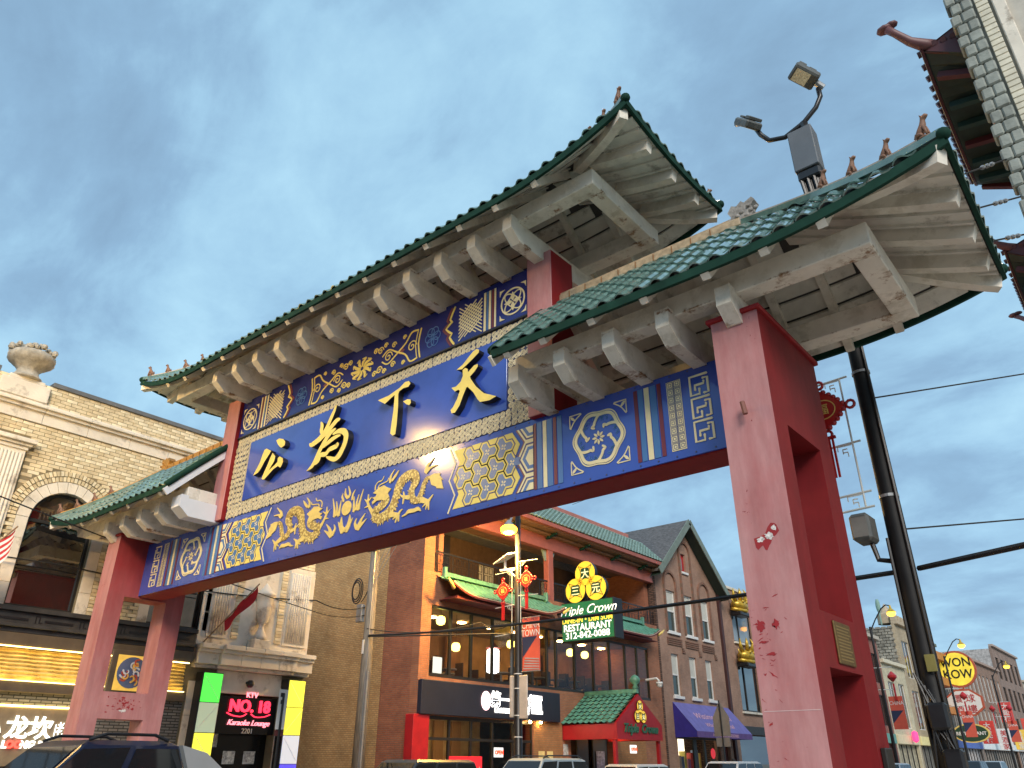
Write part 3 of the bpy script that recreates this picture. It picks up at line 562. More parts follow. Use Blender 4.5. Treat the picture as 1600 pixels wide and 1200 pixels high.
    # half hexagons at the outer end
    for zc, half in ((ZM, 0), (Z1-.02, -1), (Z0+.02, 1)):
        for k, (m_, r) in enumerate(((maroon,.36),(pale,.33),(MATS['lattice_dark_blue'],.29),(pale,.255),(blue2,.215),(pale,.15))):
            pts = [(4.43, zc-r*.86), (4.43-r*.5, zc-r*.86), (4.43-r, zc), (4.43-r*.5, zc+r*.86), (4.43, zc+r*.86)]
            if half < 0: pts = [(x_, min(z_, zc)) for x_, z_ in pts if z_ <= zc+.001]
            if half > 0: pts = [(x_, max(z_, zc)) for x_, z_ in pts if z_ >= zc-.001]
            if half: pts = [(p_[0], zc+(p_[1]-zc)*.85) for p_ in pts]+([(4.43, zc)] if half < 0 else [])
            if half > 0: pts = [(4.43, zc)]+pts
            obj('half_hexagon', MB().poly(mir(sg, pts), F_low, .006+k*.0012+(.0004 if half else 0)), m_, gate)
    # ---- upper panel, this side
    uz0, uz1 = 8.52, 9.20; um = (uz0+uz1)/2; cu = 4.03
    mb = MB(); rr2 = .26
    ci = [(cu+rr2*math.cos(a), um+rr2*math.sin(a), .03) for a in [k*math.pi/20 for k in range(40)]]
    mb.stroke(mir(sg, ci), F_up, .008, sm=1, closed=True)
    for a in (math.pi/4, 3*math.pi/4):
        mb.stroke(mir(sg, [(cu+.24*math.cos(t_)*math.cos(a)-.10*math.sin(t_)*math.sin(a), um+.24*math.cos(t_)*math.sin(a)+.10*math.sin(t_)*math.cos(a), .022) for t_ in [k*math.pi/14 for k in range(28)]]), F_up, .0084, sm=1, closed=True)
    for k in range(4):
        a = k*math.pi/2; mb.stroke(mir(sg, [(cu+.02*math.cos(a), um+.02*math.sin(a), .02), (cu+.09*math.cos(a), um+.09*math.sin(a), .09), (cu+.19*math.cos(a), um+.19*math.sin(a), .01)]), F_up, .009, sm=3)
    for su in (-1, 1):
        for sv in (-1, 1):
            x_, z_ = cu+su*.30, um+sv*.31; mb.poly(mir(sg, [(x_, z_), (x_-su*.12, z_), (x_-su*.04, z_-sv*.04), (x_, z_-sv*.12)]), F_up, .007)
    obj('coin_motif', mb, pale, gate)
    for u0, u1, m_ in ((3.60,3.64,pale),(3.54,3.585,maroon),(3.47,3.52,pale),(3.42,3.455,blue2),(3.35,3.40,pale)): strip(u0, u1, m_, sg, F_up, uz0-.03, uz1+.1)
    mb = MB()
    for k in range(9):
        o_ = k*.075
        x0_, x1_ = 2.72+o_*.0, 3.30
        for d_ in (1, -1):
            za, zb = (uz0-.05+o_*1.0-.1, uz0+.42+o_*1.0-.1) if d_ > 0 else (uz0+.42+o_*1.0-.1, uz0-.05+o_*1.0-.1)
            pa, pb = (2.74, za), (3.30, zb)
            pts = []
            for t_ in (0, .25, .5, .75, 1):
                z_ = pa[1]+(pb[1]-pa[1])*t_
                if uz0-.02 <= z_ <= uz1+.08: pts.append((pa[0]+.56*t_, z_, .022))
            if len(pts) > 1: mb.stroke(mir(sg, pts), F_up, .007+.0004*k+(.0002 if d_ > 0 else 0), sm=1)
    obj('diagonal_lattice', mb, pale, gate)
    mb = MB(); mb2 = MB()
    zz_ = [(2.62,uz1+.10),(2.50,um+.20),(2.56,um+.14),(2.40,um+.03),(2.56,um-.12),(2.50,um-.18),(2.62,uz0-.02)]
    mb.stroke(mir(sg, [p+(.045,) for p in zz_]), F_up, .007, sm=2); mb2.stroke(mir(sg, [(p[0]-.075, p[1], .05) for p in zz_]), F_up, .006, sm=2)
    obj('bracket_edge', mb, yellow, gate); obj('bracket_edge', mb2, maroon, gate)
    mb = MB()
    for k in range(6):
        a = k*math.pi/3; mb.stroke(mir(sg, [(2.05+.11*math.cos(a)+.09*math.cos(b), um+.13*math.sin(a)+.09*math.sin(b), .018) for b in [i*math.pi/6 for i in range(12)]]), F_up, .005+.0003*k, sm=1, closed=True)
    obj('dim_rosette', mb, blue2, gate)
    mb = MB(); Dz = uz1-.02
    mb.stroke(mir(sg, [(1.72,Dz,.035),(1.66,um,.035),(1.72,uz0+.02,.035)]), F_up, .007, sm=2); mb.stroke(mir(sg, [(1.64,Dz,.02),(1.58,um,.02),(1.64,uz0+.02,.02)]), F_up, .007, sm=2)
    mb.stroke(mir(sg, [(1.64,uz0+.03,.035),(1.45,uz0+.02,.035),(1.30,um-.12,.035),(1.05,um+.02,.035),(.80,um+.16,.03),(.62,um+.06,.03)]), F_up, .0074, sm=4)
    mb.stroke(mir(sg, [(1.64,Dz-.01,.035),(1.45,Dz,.035),(1.30,um+.14,.035),(1.05,um-.02,.035),(.80,um-.16,.03),(.62,um-.06,.03)]), F_up, .0078, sm=4)
    for (x_, z_, r_2) in ((1.48,um,.13),(.80,um,.12),(.40,um+.26,.07),(.40,um-.26,.07),(.70,uz1-.04,.06),(.70,uz0+.05,.06),(.95,um+.22,.07),(.95,um-.22,.07),(1.25,uz1-.05,.05),(1.25,uz0+.06,.05),(.55,um+.22,.09),(.55,um-.22,.09)):
        mb.stroke(mir(sg, [(x_+r_2*(1-k/14)*math.cos(k*.75), z_+r_2*(1-k/14)*math.sin(k*.75), .024) for k in range(13)]), F_up, .0082, sm=2)
    obj('scrolling_vine', mb, yellow, gate)
    obj('maroon_lens', MB().poly(mir(sg, [(1.05,um),(1.16,um+.075),(1.28,um),(1.16,um-.075)]), F_up, .006), maroon, gate)
mb = MB()
for k in range(10):
    a = k*math.pi/5; rx, rz = .34, .20
    mb.stroke([(.05*math.cos(a), um+.05*math.sin(a), .02), (rx*.55*math.cos(a+.25), um+rz*.7*math.sin(a+.25), .07), (rx*math.cos(a), um+rz*1.2*math.sin(a), .03), (rx*.85*math.cos(a+.35), um+rz*1.15*math.sin(a+.35), .02)], F_up, .009+.0002*k, sm=4)
obj('lotus_motif', mb, yellow, gate)
# wave border: two interlocking rows of spirals round the name board
mb = MB(); cnt = 0
def spiral(cx, cz, r, ph, turns=2.7):
    n = 24; mb.stroke([(cx+r*(1-k/n*.93)*math.cos(ph+k/n*turns*6.283), cz+r*(1-k/n*.93)*math.sin(ph+k/n*turns*6.283), .0155-.005*k/n) for k in range(n)], F_pl, .006+.0003*(cnt % 7), sm=1)
def row(u0, u1, v0, v1, n, r):
    global cnt
    for k in range(n):
        t_ = (k+.5)/n; spiral(u0+(u1-u0)*t_, v0+(v1-v0)*t_, r*random.uniform(.85, 1.12), random.uniform(0, 6.28)); cnt += 1
for v, r in ((6.545, .066), (6.645, .07), (6.745, .066)): row(-4.38, 4.38, v, v, 68, r)
for v, r in ((8.255, .06), (8.35, .064)): row(-4.38, 4.38, v, v, 72, r)
for k in range(5): row(-4.36+k*.125, -4.36+k*.125, 6.80, 8.2, 11, .07)
for k in range(4): row(4.36-k*.125, 4.36-k*.125, 6.80, 8.2, 11, .07)
obj('wave_border', mb, mat('wave_pale_gold', (.70, .62, .42), .45, var=.08), gate)
# rivets along the panel edges
mb = MB()
for k in range(56):
    u = -7.7+k*.28
    for v in (BZ0+.04, BZ1-.04): mb.poly([(u+.012*math.cos(a), v+.012*math.sin(a)) for a in [i*math.pi/3 for i in range(6)]], F_low, .006)
obj('panel_rivets', mb, mat('rivet', (.05, .05, .09), .4), gate, kind='stuff')
# ---------------------------------------------------------------- roofs
def roof(xa, xb, ra, rb, zr, H, U, hipA, hipB, rafters, brackets, ring, zring, nm_tiles_obj, ridge_mat, orn_mat, verge_white=False):
    D = 1.56; yc = YC-.02
    g = lambda t: .93*t+.07*t*t
    def q_of(x):
        if hipB and x > rb: return (x-rb)/(xb-rb)
        if hipA and x < ra: return (ra-x)/(ra-xa)
        return 0.
    def zs(s, q): return zr-H*g(max(s, q))+U*q**2.3*(.70+.30*s*s)
    def S(x, s, sy): return V((x, yc+sy*s*D, zs(abs(s), q_of(x))))
    def E_(y, q, end):
        s = abs(y-yc)/D; return V(((rb+q*(xb-rb)) if end > 0 else (ra-q*(ra-xa)), y, zs(s, q)))
    deck = MB(); nx = 36
    xs = [xa+(xb-xa)*i/nx for i in range(nx+1)]
    xs = sorted(set([round(v, 4) for v in xs+[ra, rb]]))
    for sy in (-1, 1):
        rows = [[S(x, max(q_of(x), k/8), sy)-V((0, 0, .05)) for x in xs] for k in range(9)]
        for k in range(8):
            for i in range(len(xs)-1): deck.add([rows[k][i], rows[k][i+1], rows[k+1][i+1], rows[k+1][i]], [(0,1,2,3)])
    for end, on in ((1, hipB), (-1, hipA)):
        if not on: continue
        ys = [yc+D*(j/10-1) for j in range(21)]
        rows = [[E_(y, max(abs(y-yc)/D, k/8), end)-V((0, 0, .05)) for y in ys] for k in range(9)]
        for k in range(8):
            for i in range(20): deck.add([rows[k][i], rows[k][i+1], rows[k+1][i+1], rows[k+1][i]], [(0,1,2,3)])
    rf = obj('roof', deck, mat('roof_deck', (.07, .065, .06), .8, var=.15), gate)
    # tiles
    prof = [(-.5, .0), (-.36, .032), (-.2, .047), (-.02, .032), (.12, 0), (.3, -.012), (.5, .0)]
    TW = .26; rows_n = 6
    def tile_frame(P, lat, t0, t1):
        pass
    small = MB()
    for u, h in prof: pass
    tm = MB(); vs = []
    for k, (lv, lift) in enumerate(((-.5, -.004), (.5, .024))):
        for u, h in prof: vs.append((u, lv, h+lift))
    for u, h in prof: vs.append((u, .5, h+.004))
    n = len(prof); tm.add(vs, [(i, i+1, n+i+1, n+i) for i in range(n-1)]+[(n+i, n+i+1, 2*n+i+1, 2*n+i) for i in range(n-1)])
    tile_me = tm.mesh('tile', tile_m, smooth=False) if nm_tiles_obj else None
    joined = MB()
    def put(c, lat, dn, as_obj):
        nn = lat.cross(dn).normalized();  nn = nn if nn.z > 0 else -nn
        c = c+nn*.012
        if as_obj:
            M_ = Matrix((lat, dn, nn)).transposed().to_4x4(); M_.translation = c-ORG[gate]
            o = bpy.data.objects.new('tile', tile_me); COL.objects.link(o); o.parent = rf; o.matrix_local = M_
        else: joined.add([c+lat*a+dn*b+nn*h for a, b, h in vs], [(i, i+1, n+i+1, n+i) for i in range(n-1)]+[(n+i, n+i+1, 2*n+i+1, 2*n+i) for i in range(n-1)])
    nc = int((xb-xa)/TW)
    for i in range(nc):
        x = xa+(i+.5)*(xb-xa)/nc; q = q_of(x)
        for k in range(rows_n):
            sm_ = (k+.5)/rows_n
            if sm_ < q+.02: continue
            for sy in (-1, 1):
                c = S(x, sm_, sy); h_ = .5/rows_n
                lat = (S(min(x+TW/2, xb), sm_, sy)-S(max(x-TW/2, xa), sm_, sy)); lat = lat.normalized()*TW*1.0
                dn = (S(x, min(1, sm_+h_), sy)-S(x, sm_-h_, sy))*1.10
                put(c, lat*(1 if sy < 0 else -1), dn, nm_tiles_obj and sy < 0)
    for end, on in ((1, hipB), (-1, hipA)):
        if not on: continue
        ncy = int(2*D/TW)
        for i in range(ncy):
            y = yc-D+(i+.5)*2*D/ncy; s = abs(y-yc)/D
            for k in range(rows_n):
                qm = (k+.5)/rows_n
                if qm < s+.02: continue
                h_ = .5/rows_n; c = E_(y, qm, end); lat = V((0, TW, (E_(y+.05, qm, end).z-E_(y-.05, qm, end).z)*TW/.1)); dn = (E_(y, min(1, qm+h_), end)-E_(y, qm-h_, end))*1.10
                put(c, lat*(1 if end > 0 else -1), dn, False)
    obj('tile_field', joined, tile_m, rf, kind='stuff')
    # eave fascia round the edge
    def eave_loop():
        pts = []
        N_ = 40
        a0, b0 = xa, xb
        pts += [S(a0+(b0-a0)*i/N_, 1, -1) for i in range(N_+1)]
        return pts
    fr = eave_loop(); fb = [V((p.x, 2*yc-p.y, p.z)) for p in fr]
    def fas(pts, nm='fascia'):
        mb = MB(); mb.sweep([p+V((0, 0, -.058)) for p in pts], .05, .12); obj(nm, mb, fascia_m, rf)
    fas(fr); fas(fb)
    for end, on in ((1, hipB), (-1, hipA)):
        if on: fas([E_(yc+D*(i/12-1), 1, end) for i in range(25)])
        else:
            X_ = xb if end > 0 else xa
            for sy in (-1, 1):
                pts = [S(X_, k/8, sy) for k in range(9)]
                mb = MB().tube([p+V((0, 0, .0)) for p in pts], .075, 8); obj('verge', mb, fascia_m, rf, smooth=True)
                mb = MB().sweep([p+V((.0, 0, -.17)) for p in pts], .05, .16, up=(0, 0, 1)); obj('barge_board', mb, newwhite if verge_white else cream, rf)
    # soffit boards
    nb = 7
    for sy in (-1, 1):
        for k in range(nb):
            s0, s1 = .02+k*.97/nb, .02+(k+1)*.97/nb-.024
            xl = xa+.03 if not hipA else ra-(ra-xa)*s0+.02; xr = xb-.03 if not hipB else rb+(xb-rb)*s0-.02
            mb = MB(); rings = []
            for i in range(15):
                x = xl+(xr-xl)*i/14; p0, p1 = S(x, s0, sy), S(x, s1, sy); o_ = V((0, 0, -.075)); d_ = V((0, 0, -.028))
                p0 = V((x, yc+sy*s0*D, zs(max(s0, q_of(x)*.999), min(q_of(x), s0)))); p1 = V((x, yc+sy*s1*D, zs(max(s1, q_of(x)*.999), min(q_of(x), s1))))
                rings.append([p0+o_, p1+o_, p1+o_+d_, p0+o_+d_])
            mb.rings(rings); obj('soffit_board', mb, cream2, rf)
    for end, on in ((1, hipB), (-1, hipA)):
        if not on: continue
        nbe = 13
        for j in range(nbe):
            ya, yb = yc-D+j*2*D/nbe, yc-D+(j+1)*2*D/nbe-.03; ym = (ya+yb)/2; sm_ = abs(ym-yc)/D
            if sm_ > .93: continue
            mb = MB(); rings = []
            for i in range(7):
                qq = max(sm_+.05, .1)+(.985-max(sm_+.05, .1))*i/6
                pa, pb = E_(ya, max(qq, abs(ya-yc)/D), end), E_(yb, max(qq, abs(yb-yc)/D), end); pa.x = pb.x = E_(ym, qq, end).x
                o_ = V((0, 0, -.08)); rings.append([pa+o_, pb+o_, pb+o_+V((0, 0, -.02)), pa+o_+V((0, 0, -.02))])
            mb.rings(rings); obj('soffit_sheet', mb, cream2, rf)
            mb = MB(); mb.sweep([E_(yb+.015, max(qq_, abs(yb-yc)/D+.03), end)+V((0, 0, -.115)) for qq_ in [max(sm_+.08, .12)+(.98-max(sm_+.08, .12))*i/5 for i in range(6)]], .045, .05); obj('sheet_rib', mb, cream2, rf)
    # rafters
    for x in rafters:
        q = q_of(x)
        for sy in (-1, 1):
            pts = [S(x, max(q, .04)+(.985-max(q, .04))*k/5, sy)+V((0, 0, -.165)) for k in range(6)]
            obj('rafter', MB().sweep(pts, .11, .12), cream, rf)
    rx0, rx1, ry0, ry1 = ring
    for end, on in ((1, hipB), (-1, hipA)):
        if not on: continue
        X0 = rx1-.14 if end > 0 else rx0+.14; q0 = abs(X0-(rb if end > 0 else ra))/abs((xb-rb) if end > 0 else (xa-ra))
        for y in (yc-.78, yc, yc+.78):
            pts = [E_(y, q0+(.97-q0)*k/4, end)+V((0, 0, -.20)) for k in range(5)]; obj('end_rafter', MB().sweep(pts, .15, .18), cream, rf)
        for sy in (-1, 1):
            pts = []
            for k in range(7):
                t_ = .50+.475*k/6; pts.append(V(((rb+t_*(xb-rb)) if end > 0 else (ra-t_*(ra-xa)), yc+sy*t_*D, zs(t_, t_)-.20)))
            obj('hip_rafter', MB().sweep(pts, .14, .20), cream, rf)
            pts = [V(((rb+t_*(xb-rb)) if end > 0 else (ra-t_*(ra-xa)), yc+sy*t_*D, zs(t_, t_)+.05)) for t_ in [k/12 for k in range(13)]]
            obj('hip_ridge', MB().sweep(pts, .10, .08), tile_m, rf); obj('hip_cap', MB().sweep([p+V((0, 0, .055)) for p in pts[:-1]], .08, .03), hipcap_m if ridge_mat is not ridge_m or end > 0 else ridge_m, rf)
            obj('hip_end', MB().ball(pts[-1]+V((0, 0, -.02)), .075), fascia_m, rf, smooth=True)
            for k, t_ in enumerate((.94, .79, .64, .50)):
                p = V(((rb+t_*(xb-rb)) if end > 0 else (ra-t_*(ra-xa)), yc+sy*t_*D, zs(t_, t_)+.125)); dirv = V(((xb-rb)*end if end > 0 else (xa-ra), sy*D, 0)).normalized() if 0 else V((end*1.6, sy*.9, 0)).normalized()
                beast(p, dirv, rf, .66 if k else .74)
    # ridge with end ornaments
    obj('ridge_beam', MB().sweep([(ra-.05, yc, zr+.03), (rb+.05, yc, zr+.03)], .20, .14), ridge_mat, rf, bevel=.02)
    mb = MB()
    for k in range(int((rb-ra)/.32)): x = ra+.1+k*.32; mb.box(x, x+.012, yc-.112, yc-.101, zr-.03, zr+.09)
    obj('ridge_joints', mb, mat('ridge_joint', (.25, .11, .03), .7), rf); obj('ridge_cap', MB().sweep([(ra-.06, yc, zr+.12), (rb+.06, yc, zr+.12)], .14, .04), ridge_mat, rf)
    for end, X_ in ((1, rb), (-1, ra)):
        if (end > 0 and not hipB) or (end < 0 and not hipA): continue
        pts = [(0,0),(.30,0),(.36,.10),(.33,.22),(.40,.30),(.36,.36),(.24,.31),(.20,.36),(.12,.30),(.05,.34),(-.02,.24),(.03,.14),(-.05,.08)]
        mb = MB(); Fo = lambda u, v, d: (X_+end*(u-.10), yc-.09+d*-1, zr-.02+v); mb.poly(pts, lambda u, v, d: (X_+end*(u-.10), yc+.09-d, zr+.0+v), .18, back=True)
        for k in range(5): mb.ball((X_+end*(.02+.07*k), yc-.09, zr+.12+.05*math.sin(k*2.2)), .045, .03, .04, 6)
        mb.ball((X_+end*.2, yc-.10, zr+.22), .035, .03, .035, 6)
        obj('dragon_finial', mb, orn_mat, rf, bevel=.012)
    # timber frame below
    w_ = .28; zt = zring+.30
    for nm, bx in (('ring_beam', (rx0, rx1, ry0, ry0+w_)), ('ring_beam', (rx0, rx1, ry1-w_, ry1))):
        obj(nm, MB().cbox(*bx, zring, zt, .012), cream, gate)
    for X0, on in ((rx0, hipA), (rx1-w_, hipB)): obj('ring_beam', MB().cbox(X0+.001, X0+w_-.001, ry0+w_, ry1-w_, zring+.001, zt-.001, .01), cream, gate)
    for x, m_, big in brackets:
        y0, y1 = ry0-.17, ry1+.17; w2 = .098*big; zb = zring-.385; zt2 = zring-.002
        pr = [(y0, zring+.06), (y0, zring-.20), (y0+.24, zb), (y1-.24, zb), (y1, zring-.20), (y1, zring+.06), (ry1+.004, zring+.06), (ry1+.004, zt2), (ry0-.004, zt2), (ry0-.004, zring+.06)]
        mb = MB().poly(pr, lambda u, v, d: (x+w2-d, u, v), 0); mb = MB(); a = [(x-w2, p[0], p[1]) for p in pr]; b = [(x+w2, p[0], p[1]) for p in pr]; k_ = len(pr)
        mb.add(a+b, [tuple(range(k_)), tuple(range(k_, 2*k_))[::-1]]+[(i, (i+1) % k_, (i+1) % k_+k_, i+k_) for i in range(k_)])
        obj('bracket_beam', mb, m_, gate, bevel=.006)
    return rf
def beast(p, dr, parent, sc=1.):
    "small seated guardian figure facing down the hip"
    sd = V((0, 0, 1)).cross(dr); mb = MB()
    L_ = lambda a, h, s_=0: p+(dr*a+V((0, 0, h))+sd*s_)*sc
    mb.tube([L_(-.10, .02), L_(-.08, .07), L_(-.03, .14), L_(.02, .22), L_(.035, .28), L_(.05, .315), L_(.10, .325), L_(.125, .31)], [.03*sc, .062*sc, .06*sc, .048*sc, .036*sc, .046*sc, .036*sc, .016*sc], 8)
    for s_ in (-.028, .028):
        mb.tube([L_(.03, .17, s_), L_(.055, .08, s_), L_(.06, 0, s_)], [.024*sc, .018*sc, .02*sc], 6); mb.tube([L_(-.07, .06, s_*1.6), L_(-.01, .04, s_*1.8), L_(.0, 0, s_*1.8)], [.035*sc, .026*sc, .02*sc], 6)
        mb.tube([L_(.045, .335, s_), L_(.03, .375, s_*1.2)], [.016*sc, .004*sc], 5)
    mb.tube([L_(-.11, .03), L_(-.15, .09), L_(-.13, .16)], [.02*sc, .018*sc, .006*sc], 6); mb.ball(L_(0, -.015), .10*sc, .07*sc, .03*sc, 8)
    obj('guardian_beast', mb, clay, parent, smooth=True)
sp = [(-4.28+.81*k) for k in range(12)]
bx_c = [(XC+u*1.0, cream, 1) for u in [-4.28+k*.8086 for k in range(12)]]; bx_c = [(XC-4.19+k*.808, cream, 1) for k in range(12)]
roof(XC-7.29, XC+7.29, XC-4.45, XC+4.45, 11.22, 1.34, .52, True, True, [XC-5.94+.81*k+.13 for k in range(15)], bx_c, (XC-6.31, XC+6.31, 7.90, 9.96), 9.72, False, mat('brown_ridge', (.30, .22, .15), .6, var=.2), stone_orn)
br = [-6.40, -5.56, -4.73, -3.90, -3.05]
roof(-6.52, -.33, -6.52, -3.12, 8.58, 1.54, .36, False, True, [-6.25, -5.6, -4.78, -3.96, -3.1, -2.36, -1.68], [(x, cream, 1) for x in br], (-6.50, -1.33, 7.90, 9.96), 6.84, True, mat('tan_ridge', (.40, .30, .19), .6, var=.25, scale=9, bump=.4, bscale=18), stone_orn)
bl = [2*XC-x for x in br]
roof(2*XC+.33, 2*XC+6.52, 2*XC+3.12, 2*XC+6.52, 8.58, 1.54, .36, True, False, [2*XC-v for v in (-6.25, -5.6, -4.78, -3.96, -3.1, -2.36, -1.68)], [(bl[0], newwhite, 1.9)]+[(x, cream, 1) for x in bl[1:]], (2*XC+1.33, 2*XC+6.50, 7.90, 9.96), 6.84, False, ridge_m, ridge_m, True)
# ================================================================ yellow brick building on the far corner
FX0 = -22.4
FX = lambda u, v, d: (FX0+d, u, v)
def bxF(mb, y0, y1, z0, z1, d0, d1, X=FX0, b=0, mi=0):
    return mb.cbox(X+d0, X+d1, y0, y1, z0, z1, b, mi) if b else mb.box(X+d0, X+d1, y0, y1, z0, z1, mi)
mortar = mat('tan_mortar', (.22, .18, .11), .95, var=.15)
ybrick = mat('yellow_brick', (.72, .61, .40), .8, var=.16, scale=1.7, bump=.2, bscale=30, dirt=(.48, .39, .25), dirt_amt=.30, dirt_scale=.8)
lime = mat('limestone', (.72, .66, .56), .85, var=.10, scale=1.5, bump=.2, bscale=22, dirt=(.33, .28, .22), dirt_amt=.22, dirt_scale=1.3)
roofcap = mat('roof_coping', (.13, .14, .15), .6, var=.15)
dglass = glass('dark_window_glass', (.018, .016, .016)); dglass.node_tree.nodes['Principled BSDF'].inputs['IOR'].default_value = 2.3
yb = thing('corner_building', 'yellow brick corner building with arched window, limestone bands and rooftop urn', 'building', (-30, 6, 0))
wins = [(.65, .85), (4.2, .85), (7.75, .85), (11.3, .85)]
wins = [(4.05, .85), (7.75, .85), (11.45, .85)]
holes = [(c-.85, c+.85, 5.13, 8.25) for c, r in wins]+[(13.05, 15.35, 0, 3.45)]
mb = MB().slab((-14, 16.2), (0, 11.12), holes, lambda u, v, d: (FX0-d, u, v), .45)
wall = obj('wall', mb, mortar, yb)
mb = MB()
for c, r in wins:
    for sg in (-1, 1):
        pts = [(c+sg*.85, 8.25), (c, 8.25)]+[(c+sg*.85*math.sin(a), 7.4+.85*math.cos(a)) for a in [k*math.pi/16 for k in range(9)]]
        mb.poly(pts, lambda u, v, d: (FX0-.45+d, u, v), .448)
obj('arch_infill', mb, lime, yb)
obj('rear_mass', MB().box(-44, FX0-.46, -14, 16.19, 0, 10.9), mat('common_brick_plain', (.30, .22, .14), .9), yb)
def in_arch(y, z):
    for c, r in wins:
        if abs(y-c) < 1.47 and z < 7.4 and z > 4.5: return abs(y-c) < 1.28
        if z >= 7.4 and math.hypot(y-c, z-7.4) < 1.50: return True
    return False
bm = MB().cbox(-.004, .013, -.143, .143, -.0445, .0445, .004).mesh('brick', ybrick)
bricks = []
def rows_of(z0, n, y0, y1):
    for k in range(n):
        z = z0+k*.1+.05; y = y0+(.15 if k % 2 else 0)
        while y < y1:
            if not in_arch(y, z) and not (5.1 < y < 6.5 and 4.4 < z < 9.6): bricks.append((y, z))
            y += .3
rows_of(10.52, 6, 1.0, 16.1); rows_of(5.15, 48, 1.0, 12.2); rows_of(7.6, 23, 12.25, 16.1)
vis = sorted(bricks, key=lambda b: (0 if (b[1] > 8.9 and 5.9 < b[0] < 12.2) else 1, -b[1], abs(b[0]-9)))
big, rest = vis[:300], vis[300:]
ymats = [ybrick, mat('pale_yellow_brick', (.78, .69, .49), .8, var=.14, scale=1.7, bump=.2, bscale=30), mat('brown_yellow_brick', (.62, .51, .32), .8, var=.16, scale=1.7, bump=.2, bscale=30)]
bms = []
for q in ymats:
    m2 = bm.copy(); m2.materials.clear(); m2.materials.append(q); bms.append(m2)
for y, z in big:
    o = bpy.data.objects.new('brick', random.choice(bms)); COL.objects.link(o); o.parent = wall; o.location = (FX0+30+random.uniform(-.002, .004), y-6, z)
mb = MB()
for y, z in rest: mb.cbox(FX0-.004, FX0+.013+random.uniform(-.002, .003), y-.143, y+.143, z-.0445, z+.0445, .004, random.choice((0, 0, 1, 2)))
obj('brickwork', mb, ymats, wall, kind='stuff')
# limestone frieze and cornice blocks
for k in range(15):
    y0 = -2+k*1.22; y1 = min(y0+1.21, 16.2)
    obj('frieze_block', bxF(MB(), y0, y1, 9.96, 10.27, -.02, .06, b=.008), lime, yb)
    mb = bxF(MB(), y0, y1, 10.272, 10.36, -.02, .14, b=.01); bxF(mb, y0, y1, 10.362, 10.45, -.02, .22, b=.012); bxF(mb, y0, y1, 10.452, 10.515, -.02, .13, b=.008)
    obj('cornice_block', mb, lime, yb)
obj('coping', bxF(MB(), -14, 5.2, 11.12, 11.25, -.5, .07, b=.01), roofcap, yb); obj('coping', bxF(MB(), 6.55, 16.25, 11.12, 11.25, -.5, .07, b=.01), roofcap, yb)
# rooftop urn
ped = MB().cbox(FX0-.45, FX0+.16, 5.25, 6.5, 10.52, 11.0, .02); ped.cbox(FX0-.40, FX0+.12, 5.42, 6.33, 11.0, 11.12, .02)
ur = obj('urn_pedestal', ped, lime, yb)
mb = MB().lathe([(.40, 0), (.40, .06), (.33, .10), (.28, .22), (.27, .30), (.33, .34), (.36, .40), (.52, .50), (.60, .62), (.58, .74), (.50, .80), (.0, .80)], (FX0-.14, 5.88, 11.12), 24, fn=lambda t, z: 1+(.025*math.cos(12*t) if .4 < z < .75 else 0))
obj('urn', mb, mat('weathered_stone', (.40, .37, .31), .9, var=.25, scale=6, bump=.5, bscale=20), ur, smooth=True)
mb = MB()
for k in range(60):
    a = random.uniform(0, 6.28); r = random.uniform(.2, .6); mb.ball((FX0-.14+r*math.cos(a), 5.88+r*math.sin(a), 11.93+random.uniform(-.02, .12)+(.06 if r < .45 else 0)), random.uniform(.05, .1), None, None, 6)
obj('urn_garland', mb, MATS['weathered_stone'], ur, kind='stuff')
